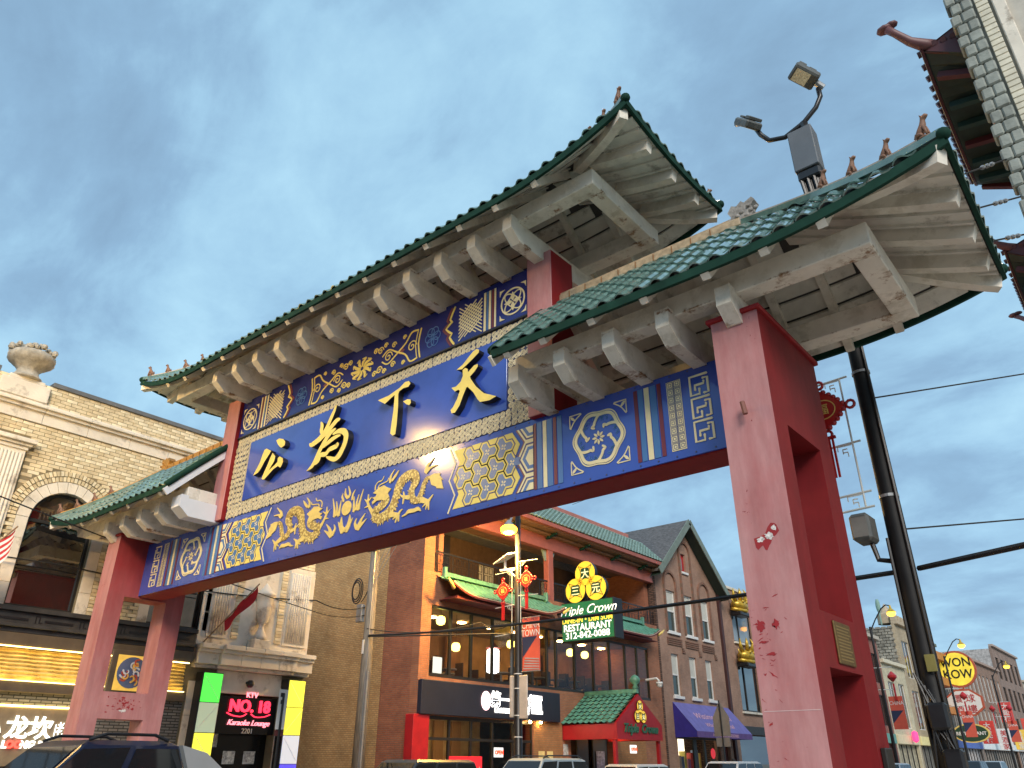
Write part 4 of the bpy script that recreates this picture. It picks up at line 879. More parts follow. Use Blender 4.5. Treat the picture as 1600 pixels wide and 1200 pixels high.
# fluted pilaster
def pilaster(y0, y1, z0, z1, cap=True):
    mb = bxF(MB(), y0, y1, z0, z1, 0, .10); p = obj('pilaster', mb, lime, yb); n = max(4, int((y1-y0-.1)/.085)); w = (y1-y0-.1)/n
    mb = MB()
    for k in range(n):
        yy = y0+.05+w*(k+.5); mb.tube([(FX0+.105, yy, z0+.1), (FX0+.105, yy, z1-.1)], w*.42, 8)
    obj('reeding', mb, lime, p, smooth=True, kind='stuff')
    if cap:
        for a, b, d in ((0, .10, .14), (.101, .18, .20), (.181, .30, .28)): obj('capital', bxF(MB(), y0-d+.10, y1+d-.10, z1+a, z1+b, 0, d, b=.012), lime, p)
pilaster(5.25, 6.35, 4.6, 9.1)
for c, r in wins:
    # surround, voussoirs, frame and panes
    for k in range(13):
        a0, a1 = k*math.pi/13+.006, (k+1)*math.pi/13-.006
        mb = MB().poly([(c+1.16*math.cos(a0), 7.4+1.16*math.sin(a0)), (c+1.16*math.cos(a1), 7.4+1.16*math.sin(a1)), (c+.86*math.cos(a1), 7.4+.86*math.sin(a1)), (c+.86*math.cos(a0), 7.4+.86*math.sin(a0))], FX, .05); obj('arch_stone', mb, lime, yb)
    for sg in (-1, 1):
        for k in range(4): obj('jamb_stone', bxF(MB(), c+sg*.86, c+sg*1.16, 5.14+k*.565, 5.14+k*.565+.558, -.02, .05, b=.006), lime, yb)
        for k in range(22): obj('jamb_brick', bxF(MB(), c+sg*1.17, c+sg*(1.29+.13*(k % 2)), 5.15+k*.102, 5.15+k*.102+.09, -.02, .05, b=.006), ymats[k % 3], yb)
    if c < 9:
        for r0, r1, n, pr in ((1.18, 1.31, 40, .045), (1.325, 1.46, 44, .07)):
            for k in range(n):
                a0, a1 = k*math.pi/n+.009, (k+1)*math.pi/n-.009
                mb = MB().poly([(c+r1*math.cos(a0), 7.4+r1*math.sin(a0)), (c+r1*math.cos(a1), 7.4+r1*math.sin(a1)), (c+r0*math.cos(a1), 7.4+r0*math.sin(a1)), (c+r0*math.cos(a0), 7.4+r0*math.sin(a0))], FX, pr*(1 if k % 2 else .72)); obj('voussoir', mb, ymats[(k*7) % 3], yb)
    w = obj('window', MB().stroke([(c+.82, 5.16), (c+.82, 7.4)]+[(c+.82*math.cos(a), 7.4+.82*math.sin(a)) for a in [k*math.pi/14 for k in range(1, 14)]]+[(c-.82, 7.4), (c-.82, 5.16)], lambda u, v, d: (FX0-.22+d, u, v), .10, w=.075, sm=1), dark, yb)
    obj('transom', bxF(MB(), c-.80, c+.80, 7.36, 7.44, -.22, -.12), dark, w); obj('bottom_rail', bxF(MB(), c-.85, c+.85, 5.13, 5.22, -.24, -.10), dark, w)
    obj('pane', MB().poly([(c-.80, 5.2), (c+.80, 5.2), (c+.80, 7.37), (c-.80, 7.37)], lambda u, v, d: (FX0-.18+d, u, v)), dglass, w)
    obj('pane', MB().poly([(c+.80*math.cos(k*math.pi/16), 7.43+.80*math.sin(k*math.pi/16)) for k in range(17)], lambda u, v, d: (FX0-.18+d, u, v)), dglass, w)
# dark shopfront cornice, gilt wave panel and grey brick below it
mb = MB()
for z0, z1, d in ((4.50, 4.62, .24), (4.622, 4.70, .34), (4.702, 5.0, .20), (5.002, 5.12, .30)): bxF(mb, -14, 12.1, z0, z1, 0, d, b=.01)
obj('shop_cornice', mb, mat('black_painted_stone', (.035, .033, .033), .6, var=.3, scale=3), yb)
mb = MB()
for k in range(12):
    y = -1+k*1.1; bxF(mb, y+.1, y+.8, 4.80, 4.86, .2, .215)
    mb.stroke([(y-.12, 4.76, .025), (y-.12, 4.93, .025), (y-.03, 4.93, .025), (y-.03, 4.78, .025), (y+.04, 4.78, .025)], lambda u, v, d: (FX0+.2+d, u, v), .012, sm=1)
obj('cornice_relief', mb, black, yb)
goldlit = mat('gilt_wave_panel', (.70, .50, .17), .45, var=.18, scale=4)
mb = MB(); ny, nz = 150, 16
G = [[(FX0+.13+.035*math.sin(y_*9+1.1*math.sin(y_*2.3)+k_*.25)-.05*((k_ % 2)), y_, 3.42+(4.14-3.42)*k_/nz) for y_ in [-1+13.0*i/ny for i in range(ny+1)]] for k_ in range(nz+1)]
for k_ in range(nz):
    for i in range(ny): mb.add([G[k_][i], G[k_][i+1], G[k_+1][i+1], G[k_+1][i]], [(0,1,2,3)])
obj('wave_panel', mb, goldlit, yb)
led = emi('warm_led_strip', (1, .72, .22), 5)
obj('led_strip', bxF(MB(), -1, 12, 4.16, 4.18, .22, .28), led, yb); obj('led_strip', bxF(MB(), -1, 12, 3.39, 3.405, .20, .25), led, yb)
obj('shop_lintel', bxF(MB(), -14, 12.1, 3.14, 3.385, 0, .22, b=.01), mat('bronze_brown_cladding', (.10, .075, .05), .5, var=.15), yb)
obj('shop_soffit', bxF(MB(), -14, 12.1, 4.19, 4.495, 0, .26, b=.01), MATS['bronze_brown_cladding'], yb)
gbrick = brickmat('grey_thin_brick', (.13, .125, .12), (.21, .20, .19), (.03, .03, .03), .26, .075, .014, 'y')
obj('grey_brick_panel', bxF(MB(), -14, 12.1, .2, 3.138, 0, .08), gbrick, yb)
obj('sign_wall', bxF(MB(), -6, 9.45, 1.5, 2.80, .085, .16, b=.01), mat('brown_sign_wall', (.22, .17, .11), .5, var=.15), yb)
obj('led_strip', bxF(MB(), -6, 9.45, 2.815, 2.85, .085, .20), led, yb)
wl = emi('white_letter_light', (.95, 1, .92), .8); rl = emi('red_letter_light', (1, .06, .04), 1.6)
for ch, y in (('小', 7.30), ('龙', 7.92), ('坎', 8.46)): obj('sign_letter', MB().text(ch, .54, (FX0+.17, y, 2.15), (0, 1, 0), ext=.02, off=.012), wl, yb)
obj('sign_letter', MB().text('|老火', .36, (FX0+.17, 8.98, 2.2), (0, 1, 0), ext=.015, sx=.5), wl, yb)
for tx, y, m_ in (('XIAO', 7.28, wl), ('L', 7.72, wl), ('OO', 7.94, rl), ('NG', 8.24, wl), ('KAN', 8.72, wl)): obj('sign_letter', MB().text(tx, .225, (FX0+.17, y, 1.90), (0, 1, 0), ext=.02, off=.012), m_, yb)
# carved medallion
md = obj('medallion', bxF(MB(), 9.75, 10.95, 3.2, 4.35, .23, .30, b=.02), MATS['bronze_brown_cladding'], yb)
obj('gilt_square', bxF(MB(), 9.92, 10.78, 3.32, 4.22, .30, .32), mat('bright_gilt', (.75, .48, .10), .35, metal=.3, var=.2, emit=(1, .6, .1), es=.25), md)
for r_0, m_ in ((.40, mat('disc_blue', (.10, .14, .28), .5)),): obj('disc', MB().poly([(10.35+r_0*math.cos(k*.2618), 3.78+r_0*math.sin(k*.2618)) for k in range(24)], lambda u, v, d: (FX0+.321+d, u, v), .02), m_, md)
mm = [mat('disc_gold', (.75, .45, .10), .5), mat('disc_red', (.5, .08, .04), .5), mat('disc_pale', (.65, .68, .78), .5)]
for k in range(16):
    a = random.uniform(0, 6.28); r0 = random.uniform(.08, .27); cy, cz = 10.35+r0*math.cos(a), 3.78+r0*math.sin(a)
    obj('disc_swirl', MB().stroke([(cy+.10*math.cos(a+b)*(1-b/7), cz+.10*math.sin(a+b)*(1-b/7), .045-.005*b) for b in (0, 1, 2, 3, 4)], lambda u, v, d: (FX0+.341+d, u, v), .012+.001*k, sm=3), mm[k % 3], md)
# limestone end bay with entrance
obj('end_bay', bxF(MB(), 12.2, 16.2, 4.76, 7.55, 0, .05, b=.01), lime, yb)
obj('end_bay_head', bxF(MB(), 12.2, 16.2, 7.56, 9.95, 0, .03), mortar, yb)
mb = MB()
for k in range(24):
    y = 12.25
    while y < 16.0: mb.cbox(FX0+.03, FX0+.045, y, min(y+.286, 16.18), 7.57+k*.1, 7.66+k*.1, .004); y += .3
obj('end_bay_bricks', mb, ymats[1], yb, kind='stuff')
pilaster(12.45, 13.15, 5.0, 7.45, False); pilaster(15.15, 16.05, 5.0, 7.45, False)
for y0 in (13.28, 14.86):
    for k in range(24): obj('strip_brick', bxF(MB(), y0, y0+.22, 5.02+k*.101, 5.11+k*.101, .05, .10, b=.005), ymats[k % 3], yb)
st_ = obj('statue_pedestal', MB().cbox(FX0+.05, FX0+.45, 13.9, 14.5, 4.77, 5.05, .02), lime, yb)
obj('stone_urn', MB().lathe([(.22, 0), (.20, .12), (.11, .28), (.08, .42), (.12, .50), (.20, .60), (.25, 1.10), (.26, 1.30), (.33, 1.36), (.33, 1.42), (.20, 1.52), (.06, 1.72), (0, 1.78)], (FX0+.25, 14.2, 5.05), 16), lime, st_, smooth=True)
for k in range(6):
    y0 = 12.2+k*.68; mb = MB()
    for z0, z1, d in ((4.10, 4.20, .20), (4.201, 4.52, .34), (4.521, 4.62, .42), (4.621, 4.755, .50)): bxF(mb, y0, y0+.675, z0, z1, 0, d+(.12 if 1 <= k <= 4 else 0), b=.012)
    obj('balcony_block', mb, lime, yb)
for k in range(4):
    for j, (y0, y1) in enumerate(((12.2, 12.75), (12.76, 13.04), (15.36, 15.75), (15.76, 16.2))): obj('base_stone', bxF(MB(), y0, y1, .02+k*.93, .02+k*.93+.92, 0, .06, b=.008), lime, yb)
obj('entrance_lintel', bxF(MB(), 13.05, 15.35, 3.46, 4.09, 0, .05, b=.01), lime, yb)
dr = obj('entrance', bxF(MB(), 13.06, 15.34, .0, 3.44, -.42, -.36), mat('black_gloss_door', (.008, .007, .007), .2, var=0), yb)
obj('fascia_board', bxF(MB(), 13.1, 15.3, 2.35, 3.40, -.10, .03, b=.01), MATS['black_gloss_door'], dr)
for y, z, w_, h_ in ((13.35, 2.0, .3, .5), (13.9, 1.55, .4, .35), (14.6, 1.55, .4, .35)): obj('door_notice', bxF(MB(), y, y+w_, z, z+h_, -.355, -.345), mat('white_notice', (.5, .5, .48), .6, var=.5, scale=14), dr)
ks = obj('neon_letters', MB().text('NO. 18', .46, (FX0+.05, 14.32, 2.98), (0, 1, 0), ext=.03, off=.015), emi('red_neon', (1, .03, .07), 1.3), yb)
obj('neon_letters', MB().text('KTV', .22, (FX0+.05, 14.35, 3.38), (0, 1, 0), ext=.02), emi('pink_neon', (1, .25, .30), 1.1), yb)
obj('neon_letters', MB().text('Karaoke Lounge', .22, (FX0+.05, 14.35, 2.60), (0, 1, 0), ext=.02, shear=.35), MATS['pink_neon'], yb)
mb = MB()
for sg in (-1, 1): mb.stroke([(14.32+sg*.75, 2.93, .03), (14.32+sg*.55, 2.86, .03), (14.32+sg*.25, 2.84, .03), (14.32+sg*.08, 2.92, .03)], lambda u, v, d: (FX0+.05+d, u, v), .03)
obj('neon_scroll', mb, MATS['red_neon'], yb)
obj('house_number', MB().text('2201', .20, (FX0+.04, 14.35, 2.38), (0, 1, 0), ext=.01), mat('number_white', (.7, .7, .68), .5), yb)
obj('spotlight', MB().ball((FX0+.25, 14.1, 3.75), .12).tube([(FX0, 14.1, 3.8), (FX0+.25, 14.1, 3.75)], .04), black, yb)
obj('downspout', MB().tube([(FX0+.12, 16.1, 4.0), (FX0+.12, 16.1, .1)], .07), mat('pale_pipe', (.45, .45, .40), .6), yb)
# illuminated column boxes either side of the door
def column(y0, y1, cols, label):
    t_ = thing('light_column', label, 'light box', (FX0+.26, (y0+y1)/2, 0))
    obj('case', MB().cbox(FX0+.065, FX0+.44, y0-.03, y1+.03, 0, 3.97, .01), black, t_)
    n = len(cols)
    for k, (c_, s_) in enumerate(cols):
        z1 = 3.94-k*.80; obj('lit_panel', MB().cbox(FX0+.441, FX0+.47, y0, y1, z1-.78, z1, .006), emi('panel_%s' % c_, {'green': (.10, 1, .10), 'pale': (.50, .62, .45), 'yellow': (1, .95, .08), 'white': (.75, .82, .95), 'blue': (.10, .08, .85)}[c_], s_), t_)
        d_ = 1 if k % 2 else -1; obj('panel_seam', MB().stroke([(y0+.05, z1-.39-d_*.3, .012), (y1-.05, z1-.39+d_*.3, .012)], lambda u, v, d: (FX0+.4705+d, u, v), .004, sm=1), white, t_)
column(12.42, 13.02, [('green', .42), ('pale', .22), ('yellow', .42), ('pale', .3), ('green', .4)], 'lit column of green and yellow squares left of karaoke door')
column(15.38, 15.98, [('yellow', .42), ('yellow', .42), ('white', .25), ('blue', .5), ('white', .25)], 'lit column of yellow, white and blue squares right of karaoke door')
# flags
def flag(p0, p1, drop, mats, name, label, bands=1):
    mb = MB(); p0, p1 = V(p0), V(p1); n, m_ = 12, 8; d = p1-p0
    def P_(i, j): t_, s_ = i/n, j/m_; return p0+d*t_+V((.10*math.sin(t_*7+s_*2)*s_, .05*math.sin(t_*9), -drop*s_*(1-.25*t_)-.10*math.sin(t_*3)*s_))
    for i in range(n):
        for j in range(m_):
            mi = 0
            if bands > 1: mi = 2 if (i < 5 and j < 4) else j % 2
            mb.add([P_(i, j), P_(i+1, j), P_(i+1, j+1), P_(i, j+1)], [(0,1,2,3)], mi)
    t_ = thing(name, label, 'flag', tuple(p0)); obj('cloth', mb, mats, t_, smooth=True)
    obj('pole', MB().tube([p0-d*1.0+V((0, 0, -.0)), p1+d*.08], .02, 6), mat('flag_pole', (.3, .2, .12), .5), t_)
redc = mat('red_flag_cloth', (.42, .012, .02), .8, var=.1)
flag((-21.9, 12.75, 5.45), (-21.2, 13.25, 6.45), .34, redc, 'red_flag', 'furled red flag on a slanting pole by the stone end bay')
flag((-21.9, 5.9, 6.0), (-21.0, 6.25, 6.7), .75, [mat('flag_red', (.5, .03, .04), .8), mat('flag_white', (.75, .75, .75), .8), mat('flag_blue', (.03, .05, .22), .8)], 'striped_flag', 'red, white and blue striped flag at left edge beside arched window', 2)
# ================================================================ Triple Crown restaurant building
rbrick = brickmat('red_brick_y', (.46, .175, .085), (.37, .13, .065), (.28, .19, .14), .21, .072, .010, 'y')
rbrickx = brickmat('red_brick_x', (.42, .145, .07), (.33, .105, .055), (.23, .15, .11), .21, .072, .010, 'x')
cbrick = brickmat('common_brick_x', (.58, .34, .14), (.70, .46, .21), (.38, .25, .13), .21, .075, .012, 'x')
redwood = mat('dusky_red_timber', (.33, .10, .075), .55, var=.12, scale=2)
gtile2 = mat('sea_green_tile', (.10, .27, .19), .35, var=.25, scale=5)
tcb = thing('restaurant_building', 'red brick restaurant building with balcony, green tiled eave and long lit windows', 'building', (-30, 30, 0))
Y0, Y1 = 21.4, 39.9
mb = MB().slab((Y0, Y1), (0, 8.6), [(21.95, 38.70, 4.58, 7.28), (22.0, 28.4, .45, 3.2), (31.2, 34.8, .1, 3.0)], lambda u, v, d: (FX0-d, u, v), .4); obj('front_wall', mb, rbrick, tcb)
obj('side_return', MB().box(-24.5, FX0-.401, Y0, Y0+.4, 0, 11.9), rbrickx, tcb); obj('side_return', MB().box(FX0-.4, FX0, Y0, Y0+.6, 8.6, 11.9), rbrickx, tcb)
obj('side_wall', MB().box(-42, -24.502, Y0+.03, Y0+.43, 0, 11.6), cbrick, tcb)
obj('rear_wall', MB().box(-42, -41.6, Y0+.44, Y1, 0, 11.6), cbrick, tcb); obj('far_wall', MB().box(-42, FX0-.41, Y1-.4, Y1, 0, 11.9), rbrickx, tcb)
obj('flat_roof', MB().box(-41.5, -25.0, Y0+.2, Y1-.2, 11.62, 11.8), roofcap, tcb)
obj('floor_slab', MB().box(-41, FX0-.41, Y0+.45, Y1-.41, 4.2, 4.5), mat('carpet', (.12, .07, .05), .9), tcb)
obj('balcony_floor', MB().box(-41, FX0-.41, Y0+.45, Y1-.41, 8.3, 8.58), concrete, tcb)
# upper dining room behind the glass
room = mat('warm_room_wall', (.55, .32, .14), .8, var=.2, scale=1.2)
obj('dining_back_wall', MB().box(-28.1, -28.0, Y0+.46, Y1-.42, 4.5, 8.3), room, tcb); obj('dining_ceiling', MB().box(-27.99, FX0-.42, Y0+.46, Y1-.42, 7.5, 7.6), mat('dining_ceiling', (.38, .25, .13), .8), tcb)
warm = emi('warm_lamp', (1, .62, .22), 7); yell = emi('yellow_lantern_light', (1, .78, .15), 3.2)
for k in range(9):
    y = 22.8+k*1.95
    obj('ceiling_lamp', MB().cbox(-25.5, -25.2, y, y+.3, 7.44, 7.49, .01), emi('room_lamp', (1, .6, .2), 30), tcb)
for y, x, z in ((22.4, -23.2, 6.65), (23.2, -23.1, 6.7), (25.3, -24.2, 5.95), (22.6, -24.6, 6.1), (29.3, -24.4, 6.5), (33.6, -24, 6.5), (35.2, -24.2, 6.55), (31, -24.6, 6.2)):
    ln = obj('paper_lantern', MB().lathe([(.08, 0), (.17, .05), (.20, .18), (.17, .31), (.08, .36)], (x, y, z), 12), yell, tcb, smooth=True); obj('cord', MB().tube([(x, y, z+.44), (x, y, 7.5)], .01, 4), black, ln)
for k in range(12):
    y = 22.5+k*1.35; x = random.uniform(-26.5, -23.6)
    tb = obj('dining_table', MB().lathe([(.45, .0), (.45, .05)], (x, y, 5.2), 14).tube([(x, y, 4.5), (x, y, 5.2)], .05), mat('tablecloth_dim', (.45, .40, .34), .8), tcb)
    for s_ in (-1, 1): obj('dining_chair', MB().box(x-.22, x+.22, y+s_*.62-.2, y+s_*.62+.2, 4.92, 4.98).box(x-.22, x+.22, y+s_*.80-.03, y+s_*.80+.03, 4.98, 5.55), mat('dark_wood', (.06, .03, .02), .5), tb)
for y, c_ in ((24.3, (.5, .05, .04)), (27.0, (.30, .14, .06)), (28.6, (.45, .20, .08)), (36.5, (.5, .26, .10)), (37.8, (.46, .22, .09)), (34.6, (.42, .2, .08))): obj('room_screen', MB().box(-27.6, -27.5, y-.5, y+.5, 4.5, 7.2), mat('screen_%d' % int(y*10), c_, .6), tcb)
wf = obj('window_band', MB().box(FX0-.16, FX0-.02, 21.95, 38.70, 4.58, 4.70).box(FX0-.16, FX0-.02, 21.95, 38.70, 7.19, 7.28), dark, tcb)
cg = glass('clear_window_glass', see=1)
ym = [21.95, 23.15, 24.40, 25.75, 27.1, 28.5, 29.6, 30.3, 31.8, 33.4, 34.9, 36.4, 37.6, 38.70]
for k, y in enumerate(ym): obj('mullion', MB().box(FX0-.15, FX0-.03, y-.05 if k else y, y+.05 if k < 13 else y, 4.70, 7.19), dark, wf)
for a, b in zip(ym, ym[1:]): obj('pane', MB().poly([(a+.05, 4.70), (b-.05, 4.70), (b-.05, 7.19), (a+.05, 7.19)], lambda u, v, d: (FX0-.09+d, u, v)), cg, wf)
obj('window_lamp', MB().lathe([(.14, 0), (.27, .06), (.27, .95), (.14, 1.02)], (FX0-.55, 26.35, 5.05), 16), emi('white_lamp', (1, .97, .9), 2.2), tcb, smooth=True)
obj('lamp_cap', MB().lathe([(.10, 1.25), (.16, 1.15), (.34, 1.03), (.14, 1.02)], (FX0-.55, 26.35, 5.05), 16), MATS['disc_red'], tcb)
obj('paper_notice', MB().box(FX0-.20, FX0-.19, 22.35, 22.85, 4.75, 5.35), emi('lit_paper', (1, .95, .8), .6), tcb)
# ground floor shop
obj('shop_back', MB().box(-27.0, -26.9, 21.9, 30.0, 0, 4.1), mat('shop_wall', (.50, .38, .20), .7, var=.2), tcb); obj('shop_ceiling', MB().box(-26.9, FX0-.42, 21.9, 30.0, 3.4, 3.5), mat('shop_ceiling', (.5, .42, .3), .8), tcb)
for k in range(5): obj('shop_lamp', MB().box(-25.2, -24.5, 22.5+k*1.2, 23.0+k*1.2, 3.33, 3.39), warm, tcb)
for k in range(6): obj('wall_slats', MB().box(-26.8, -26.7, 22.1+k*1.15, 22.7+k*1.15, .4, 3.3), mat('slat_wood', (.34, .2, .09), .6, var=.3, scale=9, stretch=(1, 14, .2)), tcb)
sf = obj('shopfront', MB().box(FX0-.14, FX0-.02, 22.0, 28.4, .45, .55).box(FX0-.14, FX0-.02, 22.0, 28.4, 2.36, 2.46).box(FX0-.14, FX0-.02, 22.0, 28.4, 3.08, 3.2), dark, tcb)
ys_ = [22.0, 23.25, 24.5, 25.8, 27.1, 28.4]
for y in ys_: obj('mullion', MB().box(FX0-.13, FX0-.03, y-.04, y+.04, .55, 3.08), dark, sf)
for a, b in zip(ys_, ys_[1:]):
    for z0, z1 in ((.55, 2.36), (2.46, 3.08)): obj('pane', MB().poly([(a+.04, z0), (b-.04, z0), (b-.04, z1), (a+.04, z1)], lambda u, v, d: (FX0-.08+d, u, v)), cg, sf)
navy = mat('navy_fascia', (.018, .020, .036), .5, var=.1)
ns = obj('shop_sign_board', bxF(MB(), 21.42, 30.15, 3.23, 4.43, .002, .22, b=.01), navy, tcb)
obj('logo_disc', MB().poly([(25.05+.27*math.cos(k*.2618), 3.86+.36*math.sin(k*.2618)) for k in range(24)], lambda u, v, d: (FX0+.22+d, u, v), .04), emi('pink_logo', (1, .62, .62), 1.6), ns)
obj('sign_letters', MB().text('第一家火鍋', .62, (FX0+.225, 26.9, 3.72), (0, 1, 0), ext=.02, off=.02), emi('white_sign_light', (1, .98, .94), 1.5), ns)
obj('sign_letters', MB().text('LAOFENG HOT POT', .25, (FX0+.225, 26.75, 3.45), (0, 1, 0), ext=.015, off=.01), MATS['white_sign_light'], ns)
obj('sign_panel_lit', MB().text('區', .8, (FX0+.225, 28.4, 3.56), (0, 1, 0), ext=.02, off=.04), MATS['white_sign_light'], ns)
obj('red_pier', MB().cbox(FX0-.3, FX0+.14, 21.15, 21.98, 0, 3.22, .012), mat('red_cladding', (.42, .015, .02), .4, var=.12), tcb)
obj('warm_brick_pier', bxF(MB(), 28.45, 30.5, .1, 3.2, 0, .03), brickmat('orange_lit_brick_y', (.50, .22, .08), (.42, .17, .06), (.3, .2, .1), .21, .075, .012, 'y'), tcb)  # brick tinted orange, the lamplight on it put into its colour
for y in (28.0, 28.75): obj('downlight', MB().ball((FX0+.18, y, 3.17), .07, None, .05, 8), emi('warm_downlight', (1, .6, .2), 60), tcb)
for y in (28.75, 29.35): obj('menu_sheet', bxF(MB(), y, y+.42, 1.55, 2.05, .031, .045), mat('menu_paper', (.8, .62, .25), .7), tcb)
for y in (30.6,):
    for z in (1.3, 1.9): obj('notice_frame', bxF(MB(), y, y+.34, z, z+.45, 0, .03), mat('framed_notice', (.5, .5, .48), .5, var=.4, scale=12), tcb)
t_ = thing('window_poster', 'red and white betting poster standing in the shop window', 'poster', (FX0-.25, 24.0, .9)); obj('board', MB().cbox(FX0-.05+.13, FX0+.13, 23.15, 25.0, .75, 1.82, .008), mat('poster_red', (.72, .02, .03), .4, var=0, emit=(.8, .02, .03), es=.35), t_)
obj('lettering', MB().text('BET ON', .24, (FX0+.135, 23.65, 1.22), (0, 1, 0), ext=.004, off=.012), white, t_); obj('lettering', MB().text("Bally's", .36, (FX0+.135, 24.5, 1.20), (0, 1, 0), ext=.004, shear=.3), white, t_)
def open_sign(y, z, X, lab):
    t_ = thing('open_sign', lab, 'sign', (X, y, z)); obj('case', MB().cbox(X-.05, X, y-.28, y+.28, z-.18, z+.18, .01), emi('open_white', (.95, .9, .85), .8), t_); obj('lettering', MB().text('OPEN', .20, (X+.002, y, z-.07), (0, 1, 0), ext=.008, off=.012), emi('open_red', (1, .05, .02), 2), t_)
open_sign(26.4, 1.98, FX0-.2, 'lit open sign hanging in the hot pot shop window')
# balcony
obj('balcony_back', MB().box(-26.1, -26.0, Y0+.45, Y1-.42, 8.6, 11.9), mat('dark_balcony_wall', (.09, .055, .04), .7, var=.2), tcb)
for y in (25.9, 29.2, 31.6, 34.4): obj('balcony_window', MB().cbox(-26.0, -25.93, y-.55, y+.55, 8.75, 10.6, .02), mat('pale_balcony_window', (.55, .56, .56), .3), tcb)
bw = obj('balcony_wall_pier', MB().box(-24.0, FX0-.42, 22.62, 22.9, 8.6, 11.6), rbrickx, tcb)
obj('balcony_door', MB().box(-24.2, -24.1, 23.2, 24.6, 8.6, 10.9), black, tcb)
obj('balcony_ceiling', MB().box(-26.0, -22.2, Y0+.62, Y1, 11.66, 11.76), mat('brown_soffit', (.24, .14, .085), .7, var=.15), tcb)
obj('balcony_beam', bxF(MB(), Y0+.6, Y1, 11.02, 11.65, -.35, .0, b=.015), redwood, tcb)
for y in (30.0,): 
    cl = obj('balcony_column', MB().cbox(FX0-.33, FX0-.02, y-.2, y+.2, 8.6, 11.02, .015), redwood, tcb)
    for s_ in (-1, 1): obj('corner_brace', MB().poly([(y+s_*.2, 11.0), (y+s_*.5, 11.0), (y+s_*.42, 10.85), (y+s_*.24, 10.5), (y+s_*.2, 10.5)], lambda u, v, d: (FX0-.25+d, u, v), .1, back=True), mat('brace_green', (.25, .33, .28), .5), cl)
for k in range(6): 
    y = 24+k*2.9; mb = MB()
    for j in range(3): mb.cbox(FX0+.0, FX0+.25+.12*j, y-.25+.12*j, y-.12+.12*j, 11.50+.10*j, 11.60+.10*j, .01)
    obj('eave_bracket', mb, fascia_m, tcb)
rl_ = obj('railing', MB().box(FX0-.14, FX0-.10, Y0+.6, Y1-.5, 9.46, 9.52).box(FX0-.14, FX0-.10, Y0+.6, Y1-.5, 8.66, 8.70), black, tcb)
y = Y0+.75
while y < Y1-.6:
    mb = MB()
    for q in range(3):
        for j in range(2):
            a, b = y+.08+q*.30, 8.74+j*.35
            mb.box(FX0-.13, FX0-.115, a, a+.22, b, b+.02).box(FX0-.13, FX0-.115, a, a+.22, b+.26, b+.28).box(FX0-.13, FX0-.115, a, a+.02, b, b+.28).box(FX0-.13, FX0-.115, a+.20, a+.22, b, b+.28)
    mb.box(FX0-.135, FX0-.105, y, y+.035, 8.60, 9.50); obj('rail_panel', mb, black, rl_); y += 1.0
# pent roof above the balcony
def pent(parent, y0, y1, xe, ze, xt, zt, m_, tw=.26, rows=6, name='tile_course'):
    d = V((xt-xe, 0, zt-ze)); nn = V((zt-ze, 0, xe-xt)).normalized()
    obj('roof_deck', MB().add([(xe, y0, ze-.04), (xe, y1, ze-.04), (xt, y1, zt-.04), (xt, y0, zt-.04)], [(0,1,2,3)]), redwood, parent)
    n = int((y1-y0)/tw)
    for r_ in range(rows):
        mb = MB(); rg = []
        for i in range(n*6+1):
            yy = y0+(y1-y0)*i/(n*6); ph = (i % 6)/6*2*math.pi; h = .05*(.5+.5*math.cos(ph))
            a = V((xe, yy, ze))+d*(r_/rows); b = V((xe, yy, ze))+d*((r_+1.12)/rows)
            rg.append((a+nn*(h+.045), b+nn*(h+.0), a+nn*(h*.6)))
        vs = [q for t in rg for q in t]; fs = []
        for i in range(n*6): fs += [(3*i, 3*i+3, 3*i+4, 3*i+1), (3*i, 3*i+2, 3*i+5, 3*i+3)]
        mb.add(vs, fs); obj(name, mb, m_, parent)
pr_ = obj('pent_roof', MB().cbox(FX0+.55, FX0+.72, Y0-.2, Y1+.15, 11.92, 12.12, .01), redwood, tcb)
pent(pr_, Y0-.2, Y1+.15, FX0+.72, 12.14, FX0-.75, 13.55, mat('grey_green_tile', (.20, .29, .25), .4, var=.25, scale=4), .30, 9)
obj('roof_ridge', MB().cbox(FX0-1.0, FX0-.72, Y0-.2, Y1-1.2, 13.40, 13.80, .02), mat('salmon_ridge', (.42, .16, .13), .6), pr_)
obj('eave_soffit', MB().box(FX0-.02, FX0+.56, Y0-.1, Y1, 11.84, 11.92), MATS['brown_soffit'], pr_)
obj('gable_end', MB().poly([(FX0+.6, 12.0), (FX0-.8, 12.0), (FX0-.8, 13.5)], lambda u, v, d: (u, Y1+.1-d, v), .1, back=True), redwood, pr_)
